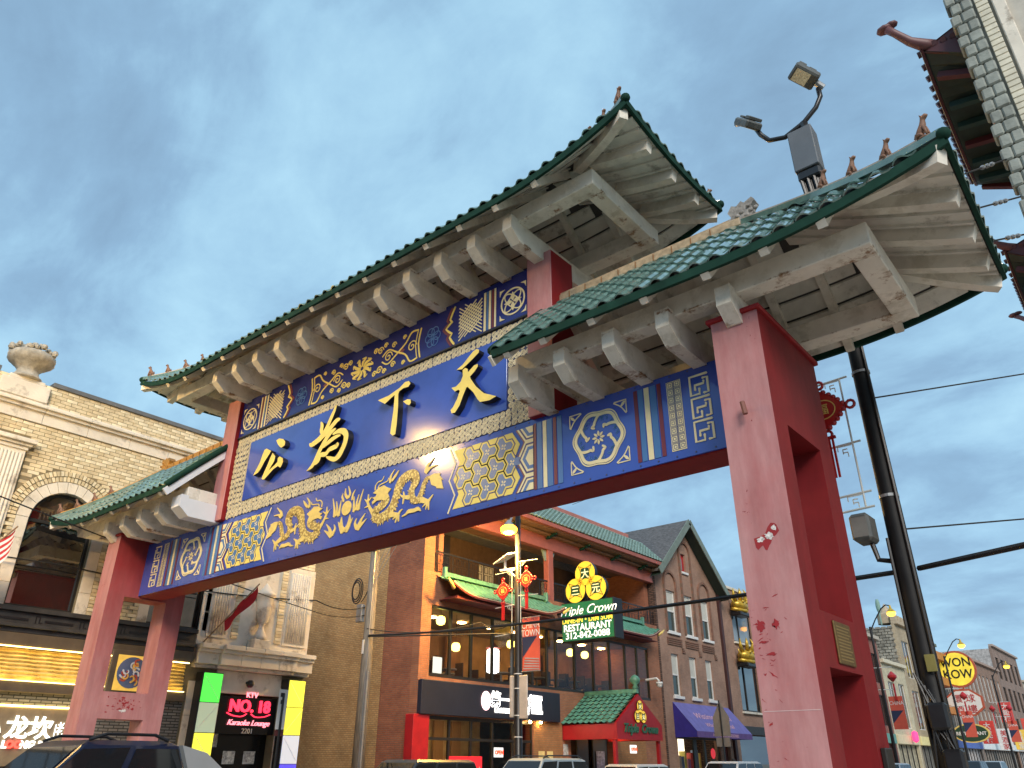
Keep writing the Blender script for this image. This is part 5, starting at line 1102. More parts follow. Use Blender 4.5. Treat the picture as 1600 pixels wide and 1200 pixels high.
# curved tiled canopies over the windows
def canopy(y0, y1):
    c_ = obj('tiled_canopy', MB().cbox(FX0+.0, FX0+.75, y0+.5, y1-.5, 7.55, 7.66, .01), mat('canopy_dark_red', (.14, .025, .025), .6), tcb)
    n = int((y1-y0)/.30)
    def up(y): t = abs(2*(y-y0)/(y1-y0)-1); return .42*max(0, t-.55)**2/.2
    mb = MB(); rg = []
    for i in range(n*6+1):
        y = y0+(y1-y0)*i/(n*6); h = .05*(.5+.5*math.cos((i % 6)/6*2*math.pi)); row = []
        for k in range(7):
            t = k/6; row.append((FX0+.03+.95*t, y, 8.45-.75*t**.8+up(y)*t**1.2+h+(.02 if k % 2 else 0)))
        rg.append(row)
    vs = [q for r in rg for q in r]; mb.add(vs, [(7*i+k, 7*i+7+k, 7*i+8+k, 7*i+1+k) for i in range(n*6) for k in range(6)]); obj('canopy_tiles', mb, gtile2, c_)
    pts = [(FX0+.96, y0+(y1-y0)*i/30, 7.66+up(y0+(y1-y0)*i/30)) for i in range(31)]; obj('canopy_fascia', MB().sweep(pts, .06, .12), MATS['canopy_dark_red'], c_)
    obj('canopy_edge', MB().sweep([(p[0]+.035, p[1], p[2]+.03) for p in pts], .02, .035), mat('scallop_pale', (.5, .42, .33), .6), c_)
    obj('canopy_ridge', MB().sweep([(FX0+.10, y0+.3, 8.56), (FX0+.10, y1-.3, 8.56)], .16, .16), gtile2, c_)
    for s_, y in ((-1, y0), (1, y1)):
        obj('ridge_end', MB().cbox(FX0+.02, FX0+.22, y-s_*.35-.08, y-s_*.35+.08, 8.40, 8.85, .03), gtile2, c_)
        obj('gilt_tip', MB().tube([(FX0+.9, y-s_*.1, 7.86), (FX0+1.0, y+s_*.15, 8.0), (FX0+1.05, y+s_*.35, 8.16)], [.08, .07, .03], 8), gold, c_, smooth=True)
    mb = MB().box(FX0, FX0+.9, y0+.2, y1-.2, 7.5, 7.52); obj('canopy_soffit', mb, MATS['canopy_dark_red'], c_)
canopy(22.15, 29.7); canopy(31.6, 38.5)
# entrance porch with gabled tile roof
px0, px1, py0, py1 = FX0, -19.6, 30.55, 34.45
pc = thing('entrance_porch', 'red gabled entrance porch with green tiles and yellow coin emblem', 'porch', (-21, 33.5, 0))
crim = mat('crimson_paint', (.36, .008, .014), .45, var=.1)
# ridge runs out from the wall; gable faces the street corner
obj('side_beam', MB().cbox(px0+.01, px1, py0, py0+.16, 2.52, 3.14, .01), crim, pc); obj('side_beam', MB().cbox(px0+.01, px1, py1-.16, py1, 2.52, 3.14, .01), crim, pc)
pm_ = (py0+py1)/2; 
obj('gable', MB().poly([(py0, 2.52), (py1, 2.52), (py1, 3.16), (pm_, 4.42), (py0, 3.16)], lambda u, v, d: (px1+.005+d, u, v), .12, back=True), crim, pc)
for s_ in (-1, 1):
    ye = py0-.12 if s_ < 0 else py1+.12
    for r_ in range(8):
        mb = MB(); n = 9; t0, t1 = r_/8, (r_+1.12)/8; vs = []; 
        for i in range(n*6+1):
            x = px0+.02+(px1-px0)*i/(n*6); h = .06*(.5+.5*math.cos((i % 6)/6*6.283))
            for t, l in ((t0, .05), (t1, 0)): yy = ye+(pm_-ye)*min(t, 1); vs.append((x, yy, 3.12+1.34*min(t, 1)+h+l))
        mb.add(vs, [(2*i, 2*i+2, 2*i+3, 2*i+1) for i in range(n*6)]); obj('tile_course', mb, gtile2, pc)
obj('porch_ridge', MB().sweep([(px0+.02, pm_, 4.56), (px1+.1, pm_, 4.56)], .18, .18), gtile2, pc); obj('porch_finial', MB().lathe([(.06, 0), (.16, .05), (.08, .18), (.22, .30), (.25, .42), (.14, .56), (.03, .62)], (px1, pm_, 4.64), 12), gtile2, pc, smooth=True)
for y in (py0+.12, py1-.12): obj('porch_post', MB().cbox(px1-.16, px1, y-.08, y+.08, 0, 2.51, .01), crim, pc)
def coin(parent, c, r, ch, axis, nrm, dpt=.10):
    "gold coin disc with a square hole motif and a character"
    Fm = (lambda u, v, d: (c[0]+nrm*d, c[1]+u, c[2]+v)) if axis == 'y' else (lambda u, v, d: (c[0]+u, c[1]-d, c[2]+v))
    o = obj('coin', MB().poly([(r*math.cos(k*.19635), r*math.sin(k*.19635)) for k in range(32)], Fm, dpt, 0, 1, back=True), [mat('coin_yellow', (.85, .55, .05), .4, var=.05, emit=(.9, .55, .05), es=.25), black], parent)
    mb = MB()
    for k in range(4):
        a0, a1 = k*math.pi/2+math.pi/4, k*math.pi/2+3*math.pi/4
        A = (r*.92*math.cos(a0), r*.92*math.sin(a0)); B = (r*.92*math.cos(a1), r*.92*math.sin(a1)); mid = ((A[0]+B[0])*.32, (A[1]+B[1])*.32)
        mb.stroke([A+(.03,), mid+(.03,), B+(.03,)], lambda u, v, d: Fm(u, v, dpt+d), .006, sm=4)
    mb.poly([(-r*.42, -r*.42), (r*.42, -r*.42), (r*.42, r*.42), (-r*.42, r*.42)], lambda u, v, d: Fm(u, v, dpt+d), .004); obj('coin_field', mb, mat('sign_green', (.005, .06, .03), .4), o)
    oo = Fm(0, -r*.33, dpt+.005); obj('coin_character', MB().text(ch, r*.82, oo, (0, 1, 0) if axis == 'y' else (1, 0, 0), ext=.005, off=.006), mat('pale_sign_yellow', (.85, .78, .40), .5, emit=(.85, .78, .40), es=.4), o)
for ch, dy, dz in (('大', 0, .28), ('三', -.25, -.15), ('元', .25, -.15)): coin(pc, (px1+.13, pm_+dy, 3.62+dz), .25, ch, 'y', 1, .05)
obj('porch_lettering', MB().text('Triple  Crown', .50, (px1+.13, pm_, 2.82), (0, 1, 0), ext=.03, shear=.35, off=.012), mat('dark_green_letter', (.03, .12, .07), .4), pc)
obj('porch_ceiling', MB().box(px0+.02, px1-.01, py0+.17, py1-.17, 3.0, 3.06), crim, pc)
obj('entry_brick', bxF(MB(), 34.9, 37.8, .0, 3.3, .002, .02), MATS['orange_lit_brick_y'], tcb); obj('entry_back', MB().box(-24.6, -24.5, 31.0, 38, 0, 3.2), MATS['dark_balcony_wall'], tcb)
ed = obj('entry_door', MB().box(FX0-.30, FX0-.22, 32.0, 32.9, 0, 2.6), dark, tcb); obj('entry_door', MB().box(FX0-.30, FX0-.22, 33.3, 34.5, 0, 2.6), dark, tcb)
obj('entry_poster', MB().box(FX0-.2, FX0-.18, 33.5, 34.2, .9, 2.1), mat('blue_poster', (.25, .27, .45), .5, var=.5, scale=8), tcb); obj('entry_lamp', MB().cbox(-22.2, -21.4, 33.8, 34.4, 2.94, 2.99, .01), warm, tcb)
open_sign(35.3, 2.2, -21.6, 'lit open sign under the restaurant porch')
# big projecting sign
sg_ = thing('restaurant_sign', 'green and white projecting restaurant sign topped by three yellow coin discs', 'sign', (-20.4, 30.2, 6.5))
sgreen = mat('sign_face_green', (.008, .085, .035), .35, var=.05, emit=(.008, .11, .04), es=.5)
obj('cabinet', MB().cbox(-21.86, -18.95, 30.0, 30.75, 6.60, 8.36, .015), [black, sgreen], sg_)
obj('face', MB().box(-21.82, -18.99, 29.985, 29.998, 6.64, 8.32), sgreen, sg_)
wlt = emi('sign_white', (1, 1, .95), .45); ylt = emi('sign_yellow', (1, .72, .08), .4)
for tx, sz, z, m_, sh, sx, of in (('Triple Crown', .58, 7.78, wlt, .4, 1.0, .0), ('DINE-IN • DIM SUM', .335, 7.42, ylt, 0, .98, .006), ('RESTAURANT', .43, 7.06, wlt, 0, 1.0, .008), ('312-842-0088', .41, 6.72, wlt, 0, 1.06, .007)):
    obj('lettering', MB().text(tx, sz, (-20.42, 29.984, z), (1, 0, 0), ext=.004, shear=sh, sx=sx, off=of), m_, sg_)
for ch, x, z in (('大', -20.42, 9.62), ('三', -21.0, 8.88), ('元', -19.84, 8.88)): coin(sg_, (x, 30.2, z), .56, ch, 'x', 1, .22)
obj('mounting_arm', MB().tube([(FX0, 30.4, 8.0), (-21.8, 30.4, 8.0)], .05).tube([(FX0, 30.4, 6.9), (-21.8, 30.4, 6.9)], .05).tube([(FX0+.1, 31.0, 10.4), (-19.6, 30.4, 8.4)], .012), black, sg_)
# security camera
t_ = thing('dome_camera', 'white dome security camera on a bracket above the porch', 'camera', (-21.6, 38.3, 5.3)); obj('bracket', MB().tube([(FX0, 38.3, 5.6), (-21.75, 38.3, 5.65), (-21.6, 38.3, 5.5)], .06), white, t_); obj('dome', MB().ball((-21.6, 38.3, 5.32), .16).lathe([(.18, .0), (.18, .12)], (-21.6, 38.3, 5.34), 12), white, t_, smooth=True)
# ================================================================ gabled house with purple awning
hbrick = brickmat('house_brick_y', (.44, .25, .175), (.37, .205, .14), (.33, .25, .20), .21, .07, .010, 'y')
hbrickx = brickmat('house_side_brick', (.10, .045, .03), (.24, .13, .09), (.06, .04, .03), .30, .10, .03, 'x')
sash = mat('white_sash', (.72, .72, .70), .5, var=.04)
curtain = mat('curtain_pale', (.55, .55, .50), .9, var=.2, scale=6, stretch=(1, 10, .5))
def sash_window(parent, y0, y1, z0, z1, X=FX0, sill=True):
    w = obj('window', MB().slab((y0, y1), (z0, z1), [(y0+.09, y1-.09, z0+.09, (z0+z1)/2-.03), (y0+.09, y1-.09, (z0+z1)/2+.05, z1-.09)], lambda u, v, d: (X-.10-d, u, v), .08), sash, parent)
    zm = (z0+z1)/2
    obj('pane', MB().poly([(y0+.09, z0+.09), (y1-.09, z0+.09), (y1-.09, zm-.03), (y0+.09, zm-.03)], lambda u, v, d: (X-.15+d, u, v)), mat('greenish_glass', (.05, .07, .065), .08, var=.1), w)
    obj('pane', MB().poly([(y0+.09, zm+.05), (y1-.09, zm+.05), (y1-.09, z1-.09), (y0+.09, z1-.09)], lambda u, v, d: (X-.13+d, u, v)), curtain, w)
    if sill: obj('sill', MB().cbox(X-.1, X+.12, y0-.12, y1+.12, z0-.16, z0-.005, .01), sash, w)
hs = thing('gabled_house', 'brown brick gabled house with six white sash windows and red attic window', 'house', (-28, 44, 0))
up3 = [(41.22, 42.42), (43.45, 44.62), (45.62, 46.80)]; lo3 = [(41.30, 42.20), (43.48, 44.38), (45.56, 46.44)]
holes = [(a, b, 8.5, 10.9) for a, b in up3]+[(a, b, 5.0, 7.27) for a, b in lo3]+[(41.2, 46.4, .2, 2.9), (46.7, 47.7, 0, 2.7)]
obj('front_wall', MB().slab((40.1, 48.1), (0, 12.05), holes, lambda u, v, d: (FX0-d, u, v), .4), hbrick, hs)
obj('gable', MB().slab((43.55, 44.35), (12.051, 13.6), [(43.66, 44.24, 12.35, 13.5)], lambda u, v, d: (FX0-d, u, v), .4), hbrick, hs)
for s_ in (-1, 1):
    c_ = 43.95; e_ = c_+s_*.40; f_ = 40.1 if s_ < 0 else 48.1-.3
    obj('gable_wing', MB().poly([(e_, 12.051), (f_, 12.051), (e_, 12.051+(abs(e_-f_))*.83)], lambda u, v, d: (FX0-.4+d, u, v), .4, back=True), hbrick, hs)
obj('gable_peak', MB().poly([(43.55, 13.601), (44.35, 13.601), (44.35, 15.0), (43.95, 15.3), (43.55, 15.0)], lambda u, v, d: (FX0-.4+d, u, v), .4, back=True), hbrick, hs)
obj('side_wall', MB().box(-38, FX0-.41, 40.1, 40.5, 0, 12.0), hbrickx, hs); obj('dark_side_pier', MB().box(FX0-.4, FX0+.02, 39.92, 40.098, 0, 12.0), hbrickx, hs)
for a, b in up3: sash_window(hs, a, b, 8.5, 10.9)
for a, b in lo3: sash_window(hs, a, b, 5.0, 7.27)
aw = obj('attic_window', MB().box(FX0-.2, FX0-.14, 43.66, 44.24, 12.35, 13.5), mat('attic_red', (.42, .02, .02), .5), hs)
obj('attic_pane', MB().box(FX0-.14, FX0-.12, 43.7, 43.95, 12.5, 13.2), dglass, aw); obj('sill', MB().cbox(FX0-.1, FX0+.1, 43.55, 44.35, 12.2, 12.34, .01), sash, aw)
tb_ = brickmat('proud_brick', (.30, .15, .10), (.22, .10, .07), (.2, .14, .1), .07, .21, .01, 'y')
for (a, b), zt in zip(up3, (11.3, 13.55, 11.3)):
    c_ = (a+b)/2; hw = (b-a)/2+.12
    mb = MB().stroke([(c_-hw, 8.5, .14), (c_-hw, zt, .14)]+[(c_+hw*math.cos(math.pi-k*math.pi/12), zt+hw*math.sin(math.pi-k*math.pi/12), .14) for k in range(1, 12)]+[(c_+hw, zt, .14), (c_+hw, 8.5, .14)], FX, .10, sm=1); obj('brick_arch', mb, tb_, hs)
for k, (a, b) in enumerate(((41.0, 42.75), (43.2, 44.85), (45.35, 46.95))):
    for j in range(4): obj('corbel_course', bxF(MB(), a, b, 7.75+j*.11, 7.82+j*.11, 0, .06), tb_, hs)
    for j in range(3): obj('corbel_step', bxF(MB(), b-.05+.0, b+.28-j*.07, 7.40+j*.11, 7.48+j*.11, 0, .07), tb_, hs)
shingle = mat('grey_shingle', (.10, .10, .105), .9, var=.35, scale=5, bump=.5, bscale=14, stretch=(1, 2.2, 1))
gtrim = mat('grey_green_trim', (.16, .20, .17), .6)
for s_ in (-1, 1):
    ye, ze = (39.55, 11.75) if s_ < 0 else (48.6, 11.6)
    a, b = V((0, 43.95, 15.62)), V((0, ye, ze))
    obj('roof_slope', MB().add([(-38, a.y, a.z), (FX0+.7, a.y, a.z), (FX0+.7, b.y, b.z), (-38, b.y, b.z), (-38, a.y, a.z-.14), (FX0+.7, a.y, a.z-.14), (FX0+.7, b.y, b.z-.14), (-38, b.y, b.z-.14)], [(0,1,2,3),(7,6,5,4),(1,5,6,2),(0,3,7,4),(2,6,7,3)]), shingle, hs)
    obj('barge_board', MB().sweep([(FX0+.72, a.y, a.z-.16), (FX0+.72, b.y, b.z-.16)], .06, .42, up=(1, 0, 0) if 0 else (0, 0, 1)), gtrim, hs)
    obj('gable_soffit', MB().add([(FX0+.02, a.y, a.z-.40), (FX0+.68, a.y, a.z-.36), (FX0+.68, b.y, b.z-.36), (FX0+.02, b.y, b.z-.40)], [(0,1,2,3)]), mat('dark_green_soffit', (.02, .04, .03), .6), hs)
shopw = emi('bright_shop_interior', (1, .88, .62), 1.0)
obj('shop_interior', MB().box(FX0-2.5, FX0-2.4, 41.2, 46.4, .1, 3.0), shopw, hs)
for k in range(14): obj('shop_goods', MB().cbox(FX0-1.6, FX0-1.2, 41.3+k*.36, 41.3+k*.36+random.uniform(.15, .32), .8, random.uniform(1.3, 2.4), .02), mat('goods_%d' % (k % 5), [(.6, .1, .1), (.7, .6, .5), (.2, .3, .5), (.8, .7, .2), (.4, .2, .4)][k % 5], .7), hs)
sf = obj('shopfront', MB().slab((41.2, 46.4), (.2, 2.9), [(41.3, 43.2, .5, 2.8), (43.6, 44.5, .3, 2.8), (44.7, 46.3, .5, 2.8)], lambda u, v, d: (FX0-.1-d, u, v), .1), dark, hs)
obj('shop_door', MB().box(FX0-.3, FX0-.2, 46.7, 47.7, 0, 2.7), mat('dark_red_door', (.08, .015, .015), .5), hs)
obj('sale_disc', MB().poly([(45.5+.28*math.cos(k*.35), 2.1+.28*math.sin(k*.35)) for k in range(18)], lambda u, v, d: (FX0-.09+d, u, v), .02), MATS['poster_red'], sf)
pa = thing('shop_awning', 'purple fabric awning with pink script over the fashion shop', 'awning', (-21.6, 44.5, 3))
purp = mat('purple_canvas', (.16, .15, .42), .8, var=.1); dpurp = mat('deep_blue_canvas', (.03, .02, .22), .8)
a0, a1 = 41.0, 48.0; q = [(FX0+.01, a0, 4.66), (FX0+.01, a1, 4.66), (FX0+1.35, a1, 3.15), (FX0+1.35, a0, 3.15)]
obj('canvas', MB().add(q, [(0,1,2,3)]), purp, pa); obj('valance', MB().box(FX0+1.345, FX0+1.36, a0, a1, 2.85, 3.15), mat('plum_canvas', (.14, .08, .26), .8), pa)
for y in (a0, a1): obj('side_panel', MB().add([(FX0+.01, y, 4.65), (FX0+1.34, y, 3.14), (FX0+1.34, y, 2.86), (FX0+.01, y, 2.86)], [(0,1,2,3)]), dpurp, pa)
upv = (V(q[0])-V(q[3])).normalized(); pink = mat('pink_lettering', (.72, .42, .52), .7)
for tx, t_, sz in (('Wistime Fashion', .46, .58), ('Wholesale & Retail', .18, .40)):
    o_ = V(q[3]).lerp(V(q[0]), t_); obj('lettering', MB().text(tx, sz, (o_.x+.012, 44.5, o_.z), (0, 1, 0), tuple(upv), ext=.003, shear=.3, sx=1.15), pink, pa)
obj('lettering', MB().text('HAND BAG & ACCESSORIES', .22, (FX0+1.362, 44.5, 2.93), (0, 1, 0), ext=.003, sx=1.2), pink, pa)
# ---------------------------------------------------------------- brick building with gilt dragon heads
nb = thing('dragon_head_building', 'brown brick building with gilt dragon head ornaments above its windows', 'building', (-28, 54, 0))
obj('front_wall', MB().slab((48.14, 60), (0, 12.3), [(50.4, 53.4, 8.9, 11.0), (50.4, 53.4, 4.6, 7.6), (49.4, 55.2, .2, 3.2)], lambda u, v, d: (FX0-.1-d, u, v), .4), hbrick, nb)
obj('mass', MB().box(-38, FX0-.52, 48.2, 60, 0, 12.2), hbrickx, nb); obj('coping', MB().cbox(-38, FX0+.0, 48.12, 60, 12.31, 12.5, .02), lime, nb)
obj('downpipe', MB().box(FX0-.02, FX0+.14, 48.15, 48.45, 0, 12.3), mat('maroon_pipe', (.06, .02, .018), .6), nb)
for z0, z1, m_ in ((8.9, 11.0, mat('sky_glass', (.25, .30, .34), .05, var=0)), (4.6, 7.6, dglass)):
    w = obj('window', MB().slab((50.4, 53.4), (z0, z1), [(50.5, 51.45, z0+.1, z1-.1), (51.55, 53.3, z0+.1, z1-.1)], lambda u, v, d: (FX0-.2-d, u, v), .1), dark, nb)
    for a, b in ((50.5, 51.45), (51.55, 53.3)): obj('pane', MB().poly([(a, z0+.1), (b, z0+.1), (b, z1-.1), (a, z1-.1)], lambda u, v, d: (FX0-.26+d, u, v)), m_, w)
    obj('sill', MB().cbox(FX0-.3, FX0+.05, 50.3, 53.5, z0-.14, z0-.01, .01), lime, w)
obj('shutter_box', MB().cbox(FX0-.1, FX0+.25, 49.2, 55.4, 3.2, 3.7, .02), dark, nb); obj('shop_pane', MB().poly([(49.4, .2), (55.2, .2), (55.2, 3.19), (49.4, 3.19)], lambda u, v, d: (FX0-.3+d, u, v)), dglass, nb)
gil = mat('gilt_ornament', (.62, .40, .05), .35, metal=.4, var=.3, scale=6)
for yc_, zc_ in ((50.9, 11.25), (51.0, 8.0)):
    mb = MB().ball((FX0+.35, yc_, zc_), .5, .95, .38, 10)
    for s_ in (-1, 1):
        mb.tube([(FX0+.4, yc_+s_*.7, zc_+.2), (FX0+.5, yc_+s_*1.1, zc_+.55), (FX0+.5, yc_+s_*1.05, zc_+1.0)], [.16, .11, .02], 7); mb.tube([(FX0+.6, yc_+s_*.3, zc_+.3), (FX0+.7, yc_+s_*.5, zc_+.8), (FX0+.6, yc_+s_*.3, zc_+1.1)], [.15, .10, .02], 7)
        mb.ball((FX0+.75, yc_+s_*.3, zc_+.18), .13, None, None, 7); mb.tube([(FX0+.3, yc_+s_*.9, zc_-.1), (FX0+.55, yc_+s_*1.35, zc_-.05), (FX0+.5, yc_+s_*1.55, zc_+.3)], [.12, .09, .02], 6)
    mb.tube([(FX0+.2, yc_-1.0, zc_-.30), (FX0+.8, yc_, zc_-.42), (FX0+.2, yc_+1.0, zc_-.30)], .12, 8)
    h_ = obj('dragon_head', mb, gil, nb, smooth=True); obj('jaw', MB().cbox(FX0, FX0+.75, yc_-.8, yc_+.8, zc_-.75, zc_-.48, .06), black, h_)
# ================================================================ shops further down the street
def shop(y0, y1, h, col, floors, nwin, label, name='shop_building', axis='y', cornice=None, parapet=0, back=14, X=FX0, awn=None, sidecol=None, tall=False):
    t_ = thing(name, label, 'building', (X-5, (y0+y1)/2, 0))
    fm = brickmat('far_brick_%d' % int(y0), col, tuple(c*.8 for c in col), tuple(c*1.1 for c in col), .22, .08, .01, 'y')
    zf = 4.2; fh = (h-zf-.8)/floors; holes = [(y0+.4, y1-.4, .2, 3.2)]; ws = []
    for f in range(floors):
        for k in range(nwin):
            w = (y1-y0-1)/nwin; a = y0+.5+w*k+w*.2; ws.append((a, a+w*.6, zf+f*fh+.5, zf+f*fh+fh*.85))
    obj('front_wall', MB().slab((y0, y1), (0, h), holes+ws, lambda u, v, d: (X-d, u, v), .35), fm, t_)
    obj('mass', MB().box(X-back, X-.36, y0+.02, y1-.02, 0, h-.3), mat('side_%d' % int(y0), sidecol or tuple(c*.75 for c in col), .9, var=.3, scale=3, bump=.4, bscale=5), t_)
    for a, b, c_, d_ in ws:
        w = obj('window', MB().slab((a, b), (c_, d_), [(a+.08, (a+b)/2-.03, c_+.08, d_-.08), ((a+b)/2+.03, b-.08, c_+.08, d_-.08)], lambda u, v, d: (X-.12-d, u, v), .08), sash if int(y0) % 2 else dark, t_)
        obj('pane', MB().poly([(a+.05, c_+.05), (b-.05, c_+.05), (b-.05, d_-.05), (a+.05, d_-.05)], lambda u, v, d: (X-.17+d, u, v)), dglass, w)
    obj('cornice', MB().cbox(X-.3, X+.35, y0-.02, y1+.02, h, h+.35, .03), mat('cornice_%d' % int(y0), cornice or (.45, .40, .33), .8), t_)
    sfm = emi('shop_glow_%d' % int(y0), random.choice([(1, .8, .5), (1, .9, .75), (.9, .95, 1)]), .7)
    obj('lit_shopfront', MB().box(X-.6, X-.5, y0+.4, y1-.4, .2, 3.2), sfm, t_)
    for k in range(int((y1-y0)/1.6)+1): obj('shop_mullion', MB().box(X-.2, X-.1, y0+.4+k*1.6-.05, y0+.4+k*1.6+.05, .2, 3.2), dark, t_)
    obj('shop_sign', MB().cbox(X+.002, X+.18, y0+.3, y1-.3, 3.25, 4.05, .02), mat('shop_sign_%d' % int(y0), awn or (.5, .1, .1), .5, emit=awn or (.5, .1, .1), es=.06), t_)
    return t_
shop(60.1, 74, 11.5, (.30, .17, .12), 2, 5, 'brown brick shop row mostly hidden behind the red pillar', awn=(.5, .08, .08))
s_ = shop(74.1, 83, 12.4, (.30, .13, .10), 2, 3, 'narrow dark red brick shop just right of the pillar', awn=(.1, .3, .25))
s1 = shop(83.1, 91, 10.4, (.62, .56, .40), 1, 2, 'low cream fronted shop below the rubble side wall', cornice=(.6, .55, .42), awn=(.62, .55, .35))
obj('pink_oval_sign', MB().lathe([(.05, 0), (.28, .15), (.3, .5), (.28, .9), (.05, 1.05)], (FX0+.6, 87.6, 3.4), 14), emi('pink_sign', (.9, .05, .2), .7), s1)
s2 = shop(91.1, 101, 15.0, (.46, .37, .25), 2, 2, 'tall tan stone fronted building with rubble side wall and turret', cornice=(.45, .36, .25), awn=(.7, .62, .3), sidecol=(.22, .20, .17))
mb = MB()
for k in range(9): mb.cbox(FX0-.3, FX0+.3, 91.1+k*1.12, 91.1+k*1.12+.62, 15.36, 15.95, .02)
obj('battlement', mb, MATS['cornice_91'], s2, kind='stuff'); obj('turret', MB().lathe([(1.0, 0), (1.0, 1.0), (.7, 1.2), (.0, 2.2)], (FX0-.9, 92.3, 15.2), 10), MATS['cornice_91'], s2)
obj('finial', MB().ball((FX0-1.2, 91.0, 17.0), .25, .25, .8).tube([(FX0-1.2, 91.0, 15), (FX0-1.2, 91.0, 16.4)], .08), mat('verdigris', (.20, .33, .28), .7), s2)
mb = MB()
for k in range(300):
    y_, z_ = 0, 10.5+(k // 20)*.30; x_ = FX0-.5-(k % 20)*.62-(.3 if (k//20) % 2 else 0); mb.cbox(x_-.27, x_+.27, 91.02, 91.12+random.uniform(0, .08), z_-.13, z_+.13, .03)
obj('rubble_stones', mb, mat('rubble_stone', (.26, .24, .20), .9, var=.4, scale=1.5), s2, kind='stuff')
obj('hanging_banner', MB().box(FX0+.5, FX0+1.6, 95.0, 95.05, 3.4, 6.0), mat('yellow_white_banner', (.72, .66, .45), .7, var=.3, scale=2), s2)
s3 = shop(101.1, 107, 14.2, (.42, .20, .08), 2, 2, 'narrow building with orange timber balconies beyond the tan front', cornice=(.12, .14, .10), awn=(.55, .25, .08))
for z in (6.6, 9.6, 12.4): obj('timber_balcony', MB().cbox(FX0, FX0+1.1, 101.4, 106.8, z, z+.9, .03), mat('orange_timber', (.50, .20, .05), .6, var=.2), s3)
s4 = shop(107.1, 121, 12.6, (.34, .31, .28), 2, 4, 'grey fronted building behind the round yellow sign', cornice=(.5, .48, .45), awn=(.05, .12, .40), sidecol=(.55, .52, .50))
s5 = shop(121.1, 146, 14.4, (.30, .19, .14), 2, 9, 'long brown brick building with rows of narrow windows', cornice=(.35, .25, .20), awn=(.55, .62, .66), sidecol=(.26, .23, .20))
s6 = shop(146.1, 168, 18.3, (.30, .21, .17), 3, 5, 'tallest brown block at the end with pale side wall', cornice=(.38, .3, .26), awn=(.45, .42, .38), sidecol=(.40, .38, .37))
s7 = shop(168.1, 205, 14.5, (.45, .40, .32), 2, 8, 'pale tan block furthest down the street', cornice=(.5, .45, .36), awn=(.4, .2, .15))
# round yellow restaurant sign with the red-framed plates below
wk = thing('won_kow_sign', 'round yellow WON KOW sign above a white octagonal plate and green oval', 'sign', (-20.4, 108, 4))
ox, oy = -20.4, 106.5
def disc(mb, c, rx, rz, n, y, h, mi=0): return mb.poly([(c[0]+rx*math.cos(k*2*math.pi/n+math.pi/n), c[1]+rz*math.sin(k*2*math.pi/n+math.pi/n)) for k in range(n)], lambda u, v, d: (u, y-d, v), h, mi, back=True)
redrim = mat('red_sign_rim', (.45, .10, .05), .5); 
obj('rim', disc(MB(), (ox, 11.55), 2.05, 2.05, 28, oy+.3, .3), redrim, wk); obj('disc', disc(MB(), (ox, 11.55), 1.82, 1.82, 28, oy, .03), mat('sign_yellow_face', (.80, .62, .06), .5, var=.25, scale=1.2, emit=(.8, .6, .05), es=.25), wk)
for tx, z in (('WON', 11.85), ('KOW', 10.55)): obj('lettering', MB().text(tx, 1.35, (ox, oy-.035, z), (1, 0, 0), ext=.02, off=.02, sx=.92), black, wk)
obj('octagon_rim', disc(MB(), (ox, 7.9), 2.1, 1.55, 8, oy+.3, .3), redrim, wk); obj('octagon', disc(MB(), (ox, 7.9), 1.85, 1.35, 8, oy, .03), white, wk)
for tx, z in (('環 球', 8.0), ('酒 樓', 6.85)): obj('lettering', MB().text(tx, .95, (ox, oy-.035, z), (1, 0, 0), ext=.02, sx=1.1), mat('sign_red_ink', (.5, .05, .05), .5), wk)
obj('oval_rim', disc(MB(), (ox-.1, 4.7), 1.9, 1.0, 24, oy+.3, .3), gold, wk); obj('oval', disc(MB(), (ox-.1, 4.7), 1.72, .86, 24, oy, .03), mat('oval_green', (.02, .06, .03), .5), wk)
obj('lettering', MB().text('RESTAURANT', .5, (ox-.1, oy-.035, 4.5), (1, 0, 0), ext=.02, off=.01), white, wk); obj('neck', MB().cbox(ox-.3, ox+.3, oy+.05, oy+.25, 5.6, 9.7, .02).cbox(FX0, ox-1.0, oy+.08, oy+.2, 7.6, 7.9, .02), redrim, wk)
mb = None
for k, (y, c_, h_) in enumerate(((118, (.55, .05, .04), 5), (128, (.6, .6, .6), 4.4), (134, (.5, .06, .05), 8), (140, (.75, .5, .08), 4.6), (150, (.6, .08, .06), 6.5))):
    t_ = thing('blade_sign', ['red upright shop sign beyond the yellow disc sign', 'white hanging shop sign by the brown brick row', 'tall red and white upright sign at right edge', 'yellow and red hanging sign low at right edge', 'small red upright sign furthest down the street'][k], 'sign', (-20.8, y, h_), 'shop signs down the street')
    obj('panel', MB().cbox(-21.6, -20.0, y, y+.25, h_-1.2, h_+1.4, .03), mat('blade_%d' % k, c_, .5, emit=c_, es=.12), t_)
    for j, ch in enumerate('家酒美' if k % 2 else '樓飯大'): obj('lettering', MB().text(ch, .8, (-20.8, y-.004, h_-1.05+j*.8), (1, 0, 0), ext=.01, off=.01), white if k != 1 else MATS['sign_red_ink'], t_)
